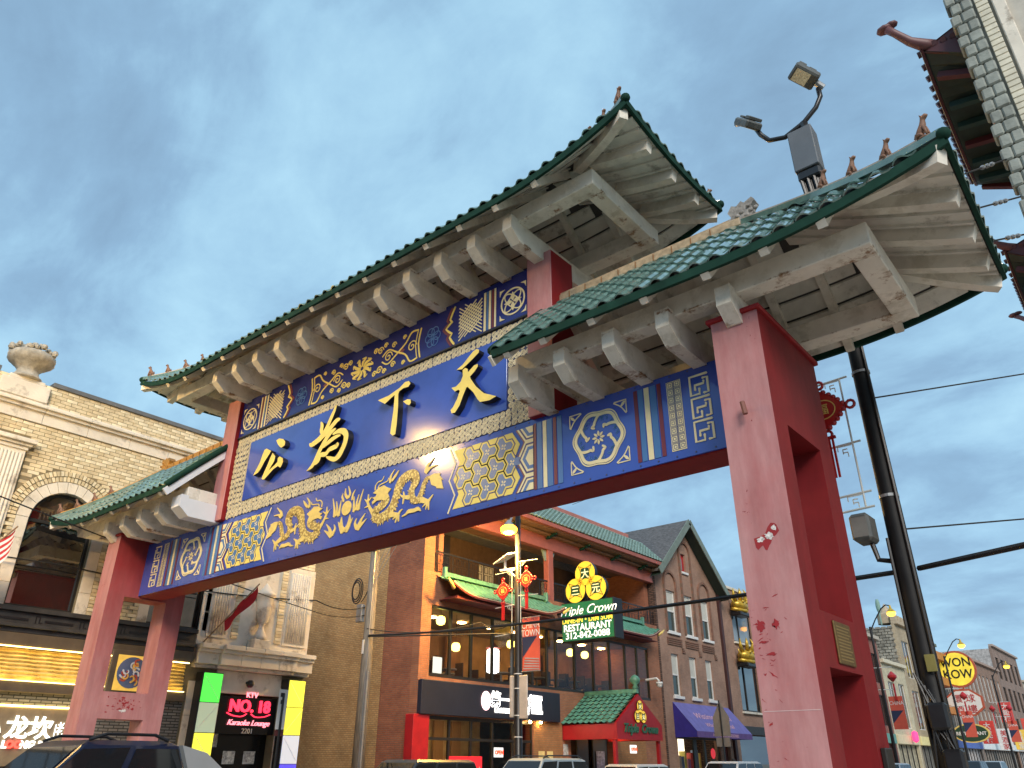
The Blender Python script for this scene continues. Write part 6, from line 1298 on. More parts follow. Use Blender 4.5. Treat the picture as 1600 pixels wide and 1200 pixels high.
# ================================================================ towered building at the right
pt = thing('towered_building', 'cream brick building at right with dark red upturned pagoda balcony roofs', 'building', (6, 16, 0))
pbrick = mat('cream_brick', (.62, .58, .46), .8, var=.14, scale=3, bump=.2); pst = mat('grey_green_stone', (.27, .29, .26), .85, var=.2, scale=4, bump=.4, bscale=20)
pmort = mat('pale_wall', (.50, .47, .41), .9, var=.15, scale=1.5); py = 16.0
obj('mass', MB().box(.45, 14, py+.1, 60, 0, 20.5), pmort, pt)
k = 0
for r_ in range(52):
    z = 3.0+r_*.34
    for j in range(2):
        x0 = .20+j*.22-(.07 if r_ % 2 else 0); x1 = x0+.212
        if j == 1 and r_ % 2: x1 += .06
        obj('quoin_stone', MB().cbox(x0, x1, py-.12, py+.3, z, z+.325, .035), pst, pt, smooth=False)
for r_ in range(110):
    z = 3.0+r_*.16; obj('header_brick', MB().cbox(.68, .92, py-.04, py+.2, z, z+.145, .01), pbrick, pt)
    if r_ < 90: obj('stretcher_brick', MB().cbox(2.62, 3.12, py-.03, py+.2, 3+r_*.21, 3+r_*.21+.195, .01), pbrick, pt)
obj('stone_jamb', MB().cbox(.98, 1.22, py-.06, py+.2, 3, 20, .02), lime, pt)
for z0, z1 in ((7, 11.6), (12.6, 16.4)):
    w = obj('arched_window', MB().poly([(1.52, z0), (2.42, z0), (2.42, z1-.7)]+[(1.97+.45*math.cos(a), z1-.7+.7*math.sin(a)) for a in [i*math.pi/10 for i in range(1, 10)]]+[(1.52, z1-.7)], lambda u, v, d: (u, py+.098-d, v), .02), mat('dark_pane', (.05, .045, .04), .3), pt)  # panes in one even dark colour
    obj('window_arch', MB().stroke([(1.50, z0, .12), (1.50, z1-.7, .12)]+[(1.97+.47*math.cos(math.pi-a), z1-.7+.72*math.sin(a), .12) for a in [i*math.pi/10 for i in range(1, 10)]]+[(2.44, z1-.7, .12), (2.44, z0, .12)], lambda u, v, d: (u, py+.09-d, v), .14, sm=1), lime, w)
obj('drain_pipe', MB().tube([(3.3, py-.12, 0), (3.3, py-.12, 20)], .09, 8), mat('mauve_pipe', (.20, .15, .17), .5), pt)
obj('wall_face', MB().box(3.5, 14, py-.02, py+.09, 0, 20.5), pmort, pt)
ptile = mat('maroon_tile', (.09, .032, .038), .45, var=.25, scale=6); pun = mat('black_green_soffit', (.010, .022, .020), .6, var=.4, scale=2); pteal = mat('teal_rafter', (.012, .038, .036), .5)
def tower_roof(y0, y1, ze=16.45, xe=-.62):
    n = 22; c_ = (y0+y1)/2
    up = lambda y: 1.0*max(0, abs(2*(y-c_)/(y1-y0))-.45)**2.2/.55**2.2*.75
    ys = [y0+(y1-y0)*i/n for i in range(n+1)]
    rows = [[(xe+1.5*t, y, ze+up(y)*(1-t)+1.3*t**1.25) for y in ys] for t in (0, .25, .5, .75, 1)]
    mb = MB()
    for a in range(4):
        for i in range(n): mb.add([rows[a][i], rows[a][i+1], rows[a+1][i+1], rows[a+1][i]], [(0,1,2,3)])
    rf_ = obj('tower_roof', mb, ptile, pt)
    mb = MB()
    for i in range(n): mb.add([(xe+.06, ys[i], ze-.12+up(ys[i])), (xe+.06, ys[i+1], ze-.12+up(ys[i+1])), (.5, ys[i+1], ze-.25), (.5, ys[i], ze-.25)], [(0,1,2,3)])
    obj('soffit', mb, pun, rf_)
    obj('fascia', MB().sweep([(xe+.02, y, ze-.04+up(y)) for y in ys], .06, .16), mat('dark_red_fascia', (.07, .012, .016), .5), rf_)
    obj('edge_line', MB().sweep([(xe-.015, y, ze-.10+up(y)) for y in ys], .015, .03), lime, rf_)
    for i in range(int((y1-y0)/.26)):
        y = y0+.13+i*.26; obj('tile_end', MB().tube([(xe-.10, y, ze+.06+up(y)), (xe+.5, y, ze+.12+up(y)*.7+.18)], .085, 7), ptile, rf_)
    for k in range(7):
        y = y0+.5+k*(y1-y0-1)/6; obj('rafter', MB().sweep([(xe+.15, y, ze-.20+up(y)), (.48, y, ze-.36)], .16, .16), pteal if k % 3 else MATS['dark_red_fascia'], rf_)
    for s_, y in ((-1, y0), (1, y1)):
        obj('corner_horn', MB().tube([(xe+.4, y-s_*.3, ze+.75), (xe+.1, y, ze+.80), (xe-.15, y+s_*.18, ze+.95), (xe-.38, y+s_*.35, ze+1.25), (xe-.52, y+s_*.45, ze+1.42)], [.18, .15, .11, .09, .10], 8).ball((xe-.56, y+s_*.42, ze+1.46), .20, .16, .09, 8).ball((xe-.40, y+s_*.42, ze+1.50), .16, .13, .07, 8), mat('mauve_red_horn', (.16, .065, .07), .5, var=.2), rf_, smooth=True)
        obj('end_panel', MB().poly([(xe+.05, ze-.1+.7), (.5, ze-.2), (.5, ze+1.2), (xe+.7, ze+.9)], lambda u, v, d: (u, y-s_*.02+d, v), .05, back=True), MATS['dark_red_fascia'], rf_)
        for j in range(6): obj('end_tile', MB().tube([(xe+.1+j*.2, y+s_*.02, ze+.74-j*.03), (xe+.1+j*.2, y-s_*.35, ze+.9)], .075, 6), ptile, rf_)
for y0 in (16.3, 26.8, 38.5): tower_roof(y0, y0+6.1)
# ================================================================ street furniture
# black signal and floodlight pole behind the right pillar
bp_ = thing('floodlight_pole', 'thick black pole behind the right pillar carrying floodlights and a grey box', 'street light', (-2.42, 11, 0))
px, py_ = -2.42, 11.0
obj('shaft', MB().lathe([(.18, 0), (.18, .8), (.14, .85), (.125, 4), (.11, 8), (.095, 10.4)], (px, py_, 0), 20), mat('dull_black_pole', (.010, .010, .011), .55, var=.3, scale=3, spec=.25, bump=.1, bscale=12), bp_, smooth=True)
obj('conduit', MB().tube([(px-.13, py_-.09, 0), (px-.12, py_-.08, 4.3)], .022, 6), black, bp_); obj('conduit', MB().tube([(px+.12, py_-.12, 0), (px+.11, py_-.08, 8)], .022, 6), black, bp_)
for z in (4.85, 6.75): obj('pole_band', MB().lathe([(.128, 0), (.128, .04)], (px, py_, z), 18), grey, bp_)
obj('control_box', MB().cbox(px-.26, px+.15, py_-.24, py_+.10, 10.62, 11.50, .015), mat('slate_grey_box', (.115, .125, .14), .5, var=.08), bp_)
mb = MB().cbox(px-.24, px+.14, py_-.22, py_+.1, 10.42, 10.61, .03)
for k in range(9): mb.tube([(px-.2+.035*k, py_-.18+.04*(k % 3), 10.45), (px-.14+.03*k, py_-.13, 9.7-.05*(k % 4))], .028, 5)
obj('cable_glands', mb, black, bp_, kind='stuff')
obj('yoke', MB().tube([(px, py_, 11.45), (px, py_, 11.78)], .07).tube([(px-.80, py_-.12, 12.08), (px-.74, py_-.08, 11.90), (px-.62, py_-.04, 11.72), (px-.35, py_-.02, 11.64), (px, py_, 11.78), (px+.25, py_+.02, 12.0), (px+.36, py_+.03, 12.2), (px+.36, py_+.03, 12.4)], .045), black, bp_, smooth=True)
def flood(c, tilt, yaw):
    Mx = Matrix.Translation(c) @ Matrix.Rotation(yaw, 4, 'Z') @ Matrix.Rotation(tilt, 4, 'X')
    tr = lambda mb: (setattr(mb, 'v', [tuple(Mx @ V(p)) for p in mb.v]), mb)[1]
    h = obj('floodlight', tr(MB().cbox(-.17, .17, -.24, .24, -.06, .08, .03)), mat('lamp_housing', (.09, .095, .09), .5, var=.2, scale=9), bp_)
    obj('lamp_glass', tr(MB().box(-.13, .13, -.18, .09, -.066, -.061)), mat('lamp_glass_glint', (.5, .45, .32), .15, var=.5, scale=25, emit=(1, .8, .45), es=.05), h)  # mottled tint and faint glow stand in for reflections on the glass
    obj('fins', tr(MB().cbox(-.14, .14, -.20, -.06, .09, .15, .01).cbox(-.14, .14, 0, .14, .09, .13, .01)), MATS['lamp_housing'], h); obj('knuckle', tr(MB().tube([(0, .24, .0), (0, .40, -.03)], .06)), grey, h)
flood(V((px+.22, py_-.18, 12.62)), R(-28), R(-40)); flood(V((px-.90, py_-.20, 12.16)), R(50), R(60))
obj('side_floodlight', MB().cbox(px-.52, px-.26, py_-.25, py_+.12, 4.28, 4.66, .04), MATS['lamp_housing'], bp_); obj('side_glass', MB().box(px-.49, px-.29, py_-.256, py_-.251, 4.33, 4.60), mat('dull_glass', (.20, .20, .19), .2), bp_); obj('side_bracket', MB().tube([(px-.34, py_, 4.28), (px-.30, py_, 4.05), (px-.1, py_, 4.0)], .035), black, bp_)
mb = MB().cbox(px-.06, px+.16, py_-.30, py_-.13, 1.95, 2.25, .03).cbox(px+.0, px+.22, py_-.28, py_-.10, 1.45, 1.75, .03)
for k in range(9): mb.tube([(px-.14+.03*k, py_-.17, 2.6-.05*k), (px+.10*math.sin(k*2), py_-.24, 2.1), (px+.22-.04*k, py_-.2, 1.5+.1*(k % 4))], .013, 5)
obj('signal_hardware', mb, black, bp_, kind='stuff'); obj('small_plate', MB().cbox(px+.02, px+.14, py_-.175, py_-.165, 2.60, 2.80, .005), mat('dim_yellow_plate', (.22, .20, .06), .6), bp_)
# knot lanterns
kred = mat('knot_red', (.42, .012, .015), .35, var=.12, coat=.3); wfr = mat('white_frame', (.62, .65, .62), .45)
def knot(parent, c, s, right=(1, 0, 0), tassel=True):
    rr = V(right); F_ = lambda u, v, d: tuple(V(c)+rr*u*s+V((0, 0, v*s))+rr.cross(V((0, 0, 1)))*d*s)
    mb = MB(); pts = []
    for k in range(32):
        a = k*2*math.pi/32; r = .62/(abs(math.cos(a))+abs(math.sin(a)))**.75; pts.append((r*math.cos(a), r*math.sin(a)))
    mb.poly(pts, F_, .12, back=True); kn = obj('knot', mb, kred, parent)
    mb = MB()
    for k in range(20):
        a = (k+.5)*2*math.pi/20; r = .64/(abs(math.cos(a))+abs(math.sin(a)))**.75; q = V(F_(r*math.cos(a), r*math.sin(a), .06)); mb.ball(tuple(q), .085*s, None, None, 7)
    for a, q in ((0, (.78, 0)), (math.pi, (-.78, 0)), (0, (0, .82)), (0, (0, -.78))):
        mb.tube([F_(q[0]+.12*math.cos(b), q[1]+.12*math.sin(b), .06) for b in [i*2*math.pi/10 for i in range(11)]], .045*s, 6, caps=False)
    obj('knot_loops', mb, kred, kn, smooth=True, kind='stuff')
    obj('gold_ring', MB().stroke([(.36*math.cos(a), .30*math.sin(a), .03) for a in [i*math.pi/12 for i in range(24)]], lambda u, v, d: F_(u, v, .12+d), .01, sm=1, closed=True), gold, kn)
    obj('character', MB().text('福', .36*s, F_(0, -.13, .125), right, ext=.006), gold, kn)
    if tassel:
        for k in (-1, 0, 1): obj('tassel', MB().sweep([F_(k*.10, -.85, .06), F_(k*.10, -2.1, .06)], .06*s, .05*s, up=(0, 1, 0)), kred, kn)
        obj('tassel_cap', MB().sweep([F_(-.2, -.88, .06), F_(.2, -.88, .06)], .08*s, .08*s), kred, kn)
def frame(parent, P0, dx, zs_, m_):
    x, y, _ = P0; mb = MB()
    for z in zs_: mb.tube([(x, y, z), (x+dx, y, z-.04)], .016, 6)
    mb.tube([(x+dx*.12, y, zs_[0]), (x+dx*.12, y, zs_[-1])], .014, 6)
    for z in zs_[:-1]:
        for k in range(3): mb.sweep([(x+dx*(.14+.07*k), y, z-.03-.05*k), (x+dx*(.14+.07*(3-k)), y, z-.03-.05*k)], .012, .014); mb.sweep([(x+dx*(.14+.07*(3-k)), y, z-.03-.05*k), (x+dx*(.14+.07*(3-k)), y, z-.10-.05*k)], .012, .012, up=(0, 1, 0))
    return obj('lantern_frame', mb, m_, parent)
frame(bp_, (px-.2, py_-.02, 0), -.95, (6.78, 5.75, 5.0, 4.78), wfr); knot(bp_, (px-.60, py_-.08, 6.30), .50)
# lamp post with banner and two knots
lp = thing('lamp_post', 'black lamp post with lit amber lamp, two red knots and a Chinatown banner', 'street light', (-18.8, 23, 0))
lx, ly = -18.8, 23.0
obj('shaft', MB().lathe([(.22, 0), (.22, 1.0), (.16, 1.1), (.13, 6), (.10, 10.6)], (lx, ly, 0), 16), black, lp, smooth=True)
obj('lamp_arm', MB().tube([(lx, ly, 10.5), (lx+.1, ly, 10.75), (lx+.0, ly-.35, 10.4), (lx-.0, ly-.5, 10.1)], .05), grey, lp)
obj('lamp_hood', MB().lathe([(.05, .35), (.10, .28), (.22, .14), (.24, .10)], (lx-.05, ly-.5, 9.86), 16), grey, lp, smooth=True)
amber = emi('amber_lamp', (1, .40, .015), 7)
obj('lamp_bulb', MB().ball((lx-.05, ly-.5, 9.82), .34, .34, .20, 12), amber, lp, smooth=True)
pl_ = bpy.data.lights.new('lamp_light', 'POINT'); pl_.energy = 2200; pl_.color = (1, .55, .12); pl_.shadow_soft_size = .3; po = bpy.data.objects.new('lamp_light', pl_); COL.objects.link(po); po.parent = lp; po.location = (-.05, -.5, 9.5)
sp_ = obj('solar_panel', MB().add([(lx-1.15, ly-.15, 8.72), (lx-.25, ly-.35, 8.95), (lx-.15, ly+.35, 9.15), (lx-1.05, ly+.5, 8.95), (lx-1.15, ly-.15, 8.67), (lx-.25, ly-.35, 8.90), (lx-.15, ly+.35, 9.10), (lx-1.05, ly+.5, 8.90)], [(0,1,2,3),(4,7,6,5),(0,4,5,1),(1,5,6,2),(2,6,7,3),(3,7,4,0)]), mat('pale_panel_back', (.60, .60, .55), .5), lp)
obj('panel_bracket', MB().tube([(lx-.65, ly, 8.85), (lx-.65, ly, 8.45)], .05).sweep([(lx-.9, ly, 8.43), (lx, ly, 8.38)], .07, .08).tube([(lx-.5, ly, 8.40), (lx-.1, ly, 8.05)], .03), white, lp)
for s_, z in ((-1, 7.55), (1, 7.85)):
    frame(lp, (lx+s_*.10, ly-.1, 0), s_*.95, (z+.75, z-.55, z-1.6), wfr); knot(lp, (lx+s_*.58, ly-.16, z), .52)
bn = obj('banner', MB().cbox(lx+.22, lx+1.03, ly-.015, ly+.015, 4.60, 6.45, .004), mat('banner_red', (.62, .10, .06), .7, var=.05), lp)
obj('banner_navy', MB().poly([(lx+.23, 5.05), (lx+.23, 5.78), (lx+.92, 5.78)], lambda u, v, d: (u, ly-.016-d, v), .003), mat('banner_navy', (.02, .03, .08), .7), bn)
for tx, z, sz in (('CHINA', 6.08, .33), ('TOWN', 5.80, .33)): obj('banner_lettering', MB().text(tx, sz, (lx+.62, ly-.017, z), (1, 0, 0), ext=.003, sx=.82), white, bn)
obj('banner_lettering', MB().text('WELCOME TO', .11, (lx+.62, ly-.017, 6.36), (1, 0, 0), ext=.002), MATS['banner_navy'], bn)
mb = MB()
for k in range(5): mb.poly([(lx+.26+.02*k, 4.66+.09*k), (lx+1.0, 4.62+.085*k), (lx+1.0, 4.65+.085*k), (lx+.26+.02*k, 4.70+.09*k)], lambda u, v, d: (u, ly-.017-d, v), .003)
obj('banner_gate_print', mb, mat('banner_grey', (.35, .36, .38), .7), bn)
obj('banner_rod', MB().tube([(lx, ly, 6.47), (lx+1.05, ly, 6.47)], .02).tube([(lx, ly, 4.58), (lx+1.05, ly, 4.58)], .02), grey, lp)
obj('sign_back', MB().cbox(lx-.25, lx-.12, ly-.20, ly+.02, 3.05, 4.45, .02).cbox(lx+.12, lx+.50, ly-.1, ly-.04, 3.0, 4.45, .02), mat('aluminium_sign_back', (.52, .46, .40), .5), lp)
for z in (4.5, 4.0, 3.1, 2.4): obj('strap', MB().lathe([(.155, 0), (.155, .03)], (lx, ly, z), 16), white, lp)
# distant lamp posts
lamp_labels = ['street lamp with curved arm between right pillar and black pole', 'street lamp with curved arm above the yellow disc sign', 'street lamp with curved arm at right edge of the photo']
def far_lamp(y, lab):
    t_ = thing('street_lamp', lab, 'street light', (-18.3, y, 0), 'lit street lamps down the street')
    obj('shaft', MB().lathe([(.16, 0), (.14, 1.2), (.09, 11.4)], (-18.3, y, 0), 10), black, t_)
    obj('arm', MB().tube([(-18.3, y, 11.1), (-17.8, y, 11.9), (-17.2, y, 12.7), (-16.8, y, 12.95), (-16.5, y, 12.85)], .05, 6), black, t_)
    obj('hood', MB().lathe([(.06, .55), (.10, .3), (.38, 0)], (-16.5, y, 12.35), 12), gil, t_); obj('bulb', MB().ball((-16.5, y, 12.25), .34, None, .22, 10), emi('far_amber', (1, .42, .03), 4), t_, smooth=True)
    for s_ in (-1, 1):
        obj('knot', MB().lathe([(.05, -.38), (.34, -.08), (.34, .08), (.05, .38)], (-18.3+s_*.9, y-.1, 7.6), 10), kred, t_); obj('tassel', MB().sweep([(-18.3+s_*.9, y-.1, 7.1), (-18.3+s_*.9, y-.1, 5.9)], .12, .12, up=(0, 1, 0)), kred, t_)
    obj('frame', MB().tube([(-19.3, y-.05, 8.3), (-17.3, y-.05, 8.3)], .03, 5).tube([(-19.3, y-.05, 6.7), (-17.3, y-.05, 6.7)], .03, 5), wfr, t_)
    b = obj('banner', MB().box(-18.0, -17.0, y-.02, y+.02, 3.9, 6.2), MATS['banner_red'], t_); obj('banner_navy', MB().poly([(-17.99, 4.3), (-17.99, 5.2), (-17.1, 5.2)], lambda u, v, d: (u, y-.021-d, v), .005), MATS['banner_navy'], b); obj('banner_lettering', MB().text('CHINA', .38, (-17.5, y-.022, 5.6), (1, 0, 0), ext=.004, sx=.85), white, b)
for y, l_ in zip((67, 91, 115), lamp_labels): far_lamp(y, l_)
# lamp on the near left corner, seen only as a reflection in the panels
cl_ = thing('corner_lamp', 'amber street lamp on the near left corner, reflected in the blue panel', 'street light', (-17.9, .6, 0))
obj('shaft', MB().lathe([(.18, 0), (.10, 10.6)], (-17.9, .6, 0), 10), black, cl_); obj('arm', MB().tube([(-17.9, .6, 10.5), (-17.2, 1.0, 10.9), (-16.2, 1.7, 10.95)], .05, 6), black, cl_)
obj('hood', MB().lathe([(.06, .3), (.34, .02)], (-16.2, 1.7, 10.72), 12), grey, cl_); obj('bulb', MB().ball((-16.2, 1.7, 10.68), .32, None, .16, 10), emi('corner_amber', (1, .60, .12), 160), cl_, smooth=True)
pl2 = bpy.data.lights.new('corner_lamp_light', 'POINT'); pl2.energy = 450; pl2.color = (1, .62, .22); pl2.shadow_soft_size = .3; po2 = bpy.data.objects.new('corner_lamp_light', pl2); COL.objects.link(po2); po2.parent = cl_; po2.location = (1.7, 1.1, 10.3)
# wooden utility pole
wood = mat('grey_weathered_wood', (.22, .20, .17), .85, var=.3, scale=3, stretch=(6, 6, .5), bump=.4, bscale=10)
up = thing('utility_pole', 'grey wooden utility pole with crossarm and tangled cables beside the alley', 'utility pole', (-23.2, 19.5, 0))
ux, uy = -23.2, 19.5
obj('shaft', MB().lathe([(.24, 0), (.20, 5), (.165, 10)], (ux, uy, 0), 14), wood, up, smooth=True); obj('conduit', MB().tube([(ux+.23, uy-.1, 0), (ux+.21, uy-.08, 4.6)], .05, 8).tube([(ux+.17, uy-.13, 0), (ux+.15, uy-.12, 9)], .025, 6), grey, up)
obj('crossarm', MB().cbox(ux-.3, ux+2.1, uy-.22, uy-.1, 9.05, 9.2, .015), black, up); obj('meter_box', MB().cbox(ux-.42, ux-.1, uy-.36, uy-.18, 6.35, 7.0, .02), grey, up); obj('number_tag', MB().cbox(ux-.04, ux+.06, uy-.25, uy-.23, 5.2, 5.7, .005), white, up)
for k in range(5): obj('brace', MB().tube([(ux+.3*k+.2, uy-.16, 9.05), (ux+.05, uy-.15, 8.3-.2*k)], .014, 5), grey, up)
for k in range(3):
    r = .32-.05*k; obj('cable_coil', MB().tube([(ux-.55+r*math.cos(a), uy-.28-.03*k, 7.55+r*1.5*math.sin(a)) for a in [i*2*math.pi/18 for i in range(19)]], .022, 6, caps=False), black, up)
# traffic sign seen from behind, and kerb sign by the karaoke door
t_ = thing('crossing_sign', 'back of a grey pentagon traffic sign in front of the purple awning', 'traffic sign', (-17.9, 37.4, 0))
sx_, sy_ = -17.9, 37.4; obj('post', MB().tube([(sx_, sy_, 0), (sx_, sy_, 4.35)], .035, 6), black, t_)
obj('plate', MB().poly([(sx_-.42, 2.75), (sx_+.42, 2.75), (sx_+.42, 3.6), (sx_, 4.3), (sx_-.42, 3.6)], lambda u, v, d: (u, sy_+.06-d, v), .02, back=True), mat('sign_back_grey', (.20, .19, .18), .5), t_)
obj('lower_plate', MB().cbox(sx_-.36, sx_+.36, sy_+.04, sy_+.06, 2.3, 2.7, .005), MATS['sign_back_grey'], t_)
t_ = thing('bus_sign', 'tall narrow white kerb sign on a black post beside the yellow light column', 'traffic sign', (-18.0, 12.4, 0))
bx_, by_ = -18.2, 12.62; obj('post', MB().tube([(bx_, by_, 0), (bx_, by_, 3.2)], .035, 6), black, t_); obj('plate', MB().cbox(bx_-.02, bx_+.0, by_-.13, by_+.13, 2.35, 3.3, .005), white, t_)
for z, w_ in ((3.12, .09), (2.95, .07)): obj('symbol', MB().box(bx_+.001, bx_+.004, by_-w_, by_+w_*.3, z, z+.1), black, t_)
obj('lower_plate', MB().box(bx_-.02, bx_, by_-.13, by_+.13, 2.2, 2.33), mat('brown_plate', (.12, .03, .03), .5), t_)
# ================================================================ vehicles
tyre = mat('tyre_rubber', (.02, .02, .02), .85); rim_m = mat('wheel_rim', (.45, .46, .48), .3, metal=.8, var=.05); cglass = mat('car_glass', (.012, .014, .016), .04, var=0, spec=.8)
tail = mat('tail_light', (.35, .01, .01), .2); head = mat('head_light', (.7, .72, .75), .1)
def car(name, label, col, loc, rz, L_=4.6, W_=1.84, H_=1.68, style='suv', rack=False, group='cars parked along the far kerb', metal=.3):
    "front towards +y in its own frame"
    t_ = thing(name, label, 'pickup' if style == 'pickup' else 'car', loc, group, rz)
    pm = mat('car_paint_%s' % name+label[:6], col, .32, metal=metal, var=.04, coat=.25); o = lambda n, m_, q, p=t_, **k: obj(n, m_, q, p, world=False, **k)
    h = L_/2; zb, zs_ = .28, H_*.58
    prof = [(-h, zb+.15), (-h+.06, zb), (h-.08, zb), (h, zb+.18), (h-.02, .62), (h-.15, zs_-.12), (h-.45, zs_-.03), (h*.42, zs_+.02), (-h*.80, zs_+.03), (-h+.05, zs_-.02), (-h, zs_-.25)]
    if style == 'pickup': prof = [(-h, zb+.25), (-h+.06, zb+.1), (h-.08, zb+.05), (h, zb+.25), (h, .85), (h-.1, zs_-.06), (h*.44, zs_+.02), (-h, zs_+.04)]
    rings = []
    for x, k in ((-.5, .93), (-.485, .97), (-.45, 1.), (-.2, 1.01), (.2, 1.01), (.45, 1.), (.485, .97), (.5, .93)):
        rings.append([(x*W_, p[0]*k, zb+(p[1]-zb)*(1 if k >= 1 else .5+.5*k+ (0 if p[1] < .8 else -.01))) for p in prof])
    body = o('body', MB().rings(rings), pm, smooth=False, bevel=.03)
    # greenhouse: base outline to roof outline
    if style == 'pickup': base, roof_ = (h*.42, -h*.33), (h*.16, -h*.26)
    elif style == 'sedan': base, roof_ = (h*.42, -h*.72), (h*.10, -h*.42)
    else: base, roof_ = (h*.45, -h*.93), (h*.16, -h*.80)
    zr = H_-.06; b0, b1, r0, r1 = base[0], base[1], roof_[0], roof_[1]; wb, wr = W_*.46, W_*.375; z0 = zs_+.0
    Bp = [(-wb, b0, z0), (wb, b0, z0), (wb, b1, z0), (-wb, b1, z0)]; Rp = [(-wr, r0, zr), (wr, r0, zr), (wr, r1, zr), (-wr, r1, zr)]
    cab = o('cabin', MB().rings([Bp, [tuple(V(a).lerp(V(b), .5)*1+V((a[0]*.02, 0, 0))) for a, b in zip(Bp, Rp)], Rp], caps=False).add([(x_*1.0, y_, z_) for x_, y_, z_ in Rp]+[(-wr*.85, r0-.12, H_), (wr*.85, r0-.12, H_), (wr*.85, r1+.10, H_), (-wr*.85, r1+.10, H_)], [(0,1,5,4),(1,2,6,5),(2,3,7,6),(3,0,4,7),(4,5,6,7)]), pm, smooth=False, bevel=.03)
    def quad(A, B, C, D, nm, inset=.06, off=.012):
        A, B, C, D = map(V, (A, B, C, D)); c = (A+B+C+D)/4; n = (B-A).cross(D-A).normalized()
        if n.dot(c-V((0, c.y, z0))) < 0 and abs(n.x) > .4: n = -n
        if abs(n.x) <= .4 and n.y*c.y < 0: n = -n
        q = [p+(c-p).normalized()*inset+n*off for p in (A, B, C, D)]; o(nm, MB().add(q, [(0,1,2,3)]), cglass, cab)
    quad(Bp[0], Bp[1], Rp[1], Rp[0], 'windscreen', .07); quad(Bp[3], Bp[2], Rp[2], Rp[3], 'rear_window', .08)
    for s_, (ia, ib) in ((-1, (0, 3)), (1, (1, 2))):
        n_ = 2 if style == 'pickup' else 3
        for k in range(n_):
            t0, t1 = k/n_, (k+1)/n_; A = V(Bp[ia]).lerp(V(Bp[ib]), t0); B = V(Bp[ia]).lerp(V(Bp[ib]), t1); C = V(Rp[ia]).lerp(V(Rp[ib]), t1); D = V(Rp[ia]).lerp(V(Rp[ib]), t0); quad(A, B, C, D, 'side_window', .055, .022)
        o('mirror', MB().cbox(s_*W_*.5, s_*(W_*.5+.2), b0-.45, b0-.25, zs_+.02, zs_+.2, .03), pm)
        o('head_light', MB().cbox(s_*W_*.28, s_*W_*.46, h-.12, h+.005, .68, .84, .02), head); o('tail_light', MB().cbox(s_*W_*.36, s_*W_*.47, -h-.005, -h+.1, .75, 1.05, .02), tail)
        if rack: o('roof_rail', MB().tube([(s_*wr*.92, r0-.10, H_+.0), (s_*wr*.92, r0-.30, H_+.07), (s_*wr*.92, r1+.35, H_+.07), (s_*wr*.92, r1+.15, H_)], .022, 6), black)
        for y in (h*.62, -h*.60):
            wl_ = o('wheel', MB().lathe([(.20, -.10), (.32, -.10), (.345, -.05), (.345, .05), (.32, .10), (.20, .10)], (0, 0, 0), 20), tyre); wl_.rotation_euler = (0, R(90), 0); wl_.location = (s_*(W_*.5-.12), y, .345)
            o('rim', MB().lathe([(.0, s_*.09), (.2, s_*.105), (.21, s_*.06)], (0, 0, 0), 12), rim_m, wl_)
    o('number_plate', MB().box(-.17, .17, -h-.012, -h-.002, .78, .9), white)
    if style == 'pickup':
        sil = mat('silver_cladding', (.48, .49, .50), .3, metal=.6, var=.03)
        for s_ in (-1, 1):
            o('sail_panel', MB().poly([(r1+.06, zr+.01), (b1-.02, z0+.03), (-h*.78, z0+.05), (-h*.52, z0+.32), (-h*.36, zr-.08)], lambda u, v, d: (s_*(wb-.10+(zr-v)*.10)+s_*d, u, v), .10, back=True), sil)
            o('sail_glass', MB().poly([(-h*.40, z0+.16), (-h*.62, z0+.14), (-h*.46, z0+.38)], lambda u, v, d: (s_*(wb-.10+(zr-v)*.10)+s_*d, u, v), .108), cglass)
        o('bed_cover', MB().cbox(-wb, wb, -h+.05, b1-.05, z0+.02, z0+.08, .02), black); o('antenna', MB().tube([(wb-.05, b0+.2, z0), (wb-.05, b0+.05, z0+.75)], .006, 4), black)
    return t_
car('pickup_truck', 'dark navy pickup with roof rails and silver rear pillar, driving under the gate', (.006, .010, .032), (-11.6, 5.15, -.126), R(180), 6.2, 2.05, 1.98, 'pickup', True, None, .0)
car('parked_car', 'silver blue car parked below the hot pot shop window', (.40, .47, .52), (-16.5, 20.9, -.13), R(180), 4.7, 1.86, 1.86, 'suv', True)
car('parked_car', 'dark grey car parked behind the lamp post foot', (.10, .10, .10), (-16.5, 15.6, -.13), R(180), 4.6, 1.84, 1.80, 'suv')
car('parked_car', 'pale grey car parked in front of the restaurant porch', (.52, .52, .52), (-16.5, 26.4, -.13), R(180), 4.5, 1.8, 1.69, 'suv')
car('parked_car', 'white van like car parked in front of the purple awning shop', (.70, .70, .70), (-16.5, 34.6, -.13), R(180), 4.9, 1.9, 1.80, 'suv', metal=0)
for k, (y, c_, l_) in enumerate(((58, (.65, .66, .67), 'white car parked just right of the red pillar'), (74, (.30, .38, .42), 'blue grey car parked past the black pole'), (82, (.10, .12, .14), 'dark car parked second past the black pole'), (91, (.55, .58, .60), 'silver car parked third past the black pole'))):
    car('parked_car', l_, c_, (-16.3, y, -.13), R(180), 4.6, 1.84, 1.95 if k else 1.75)
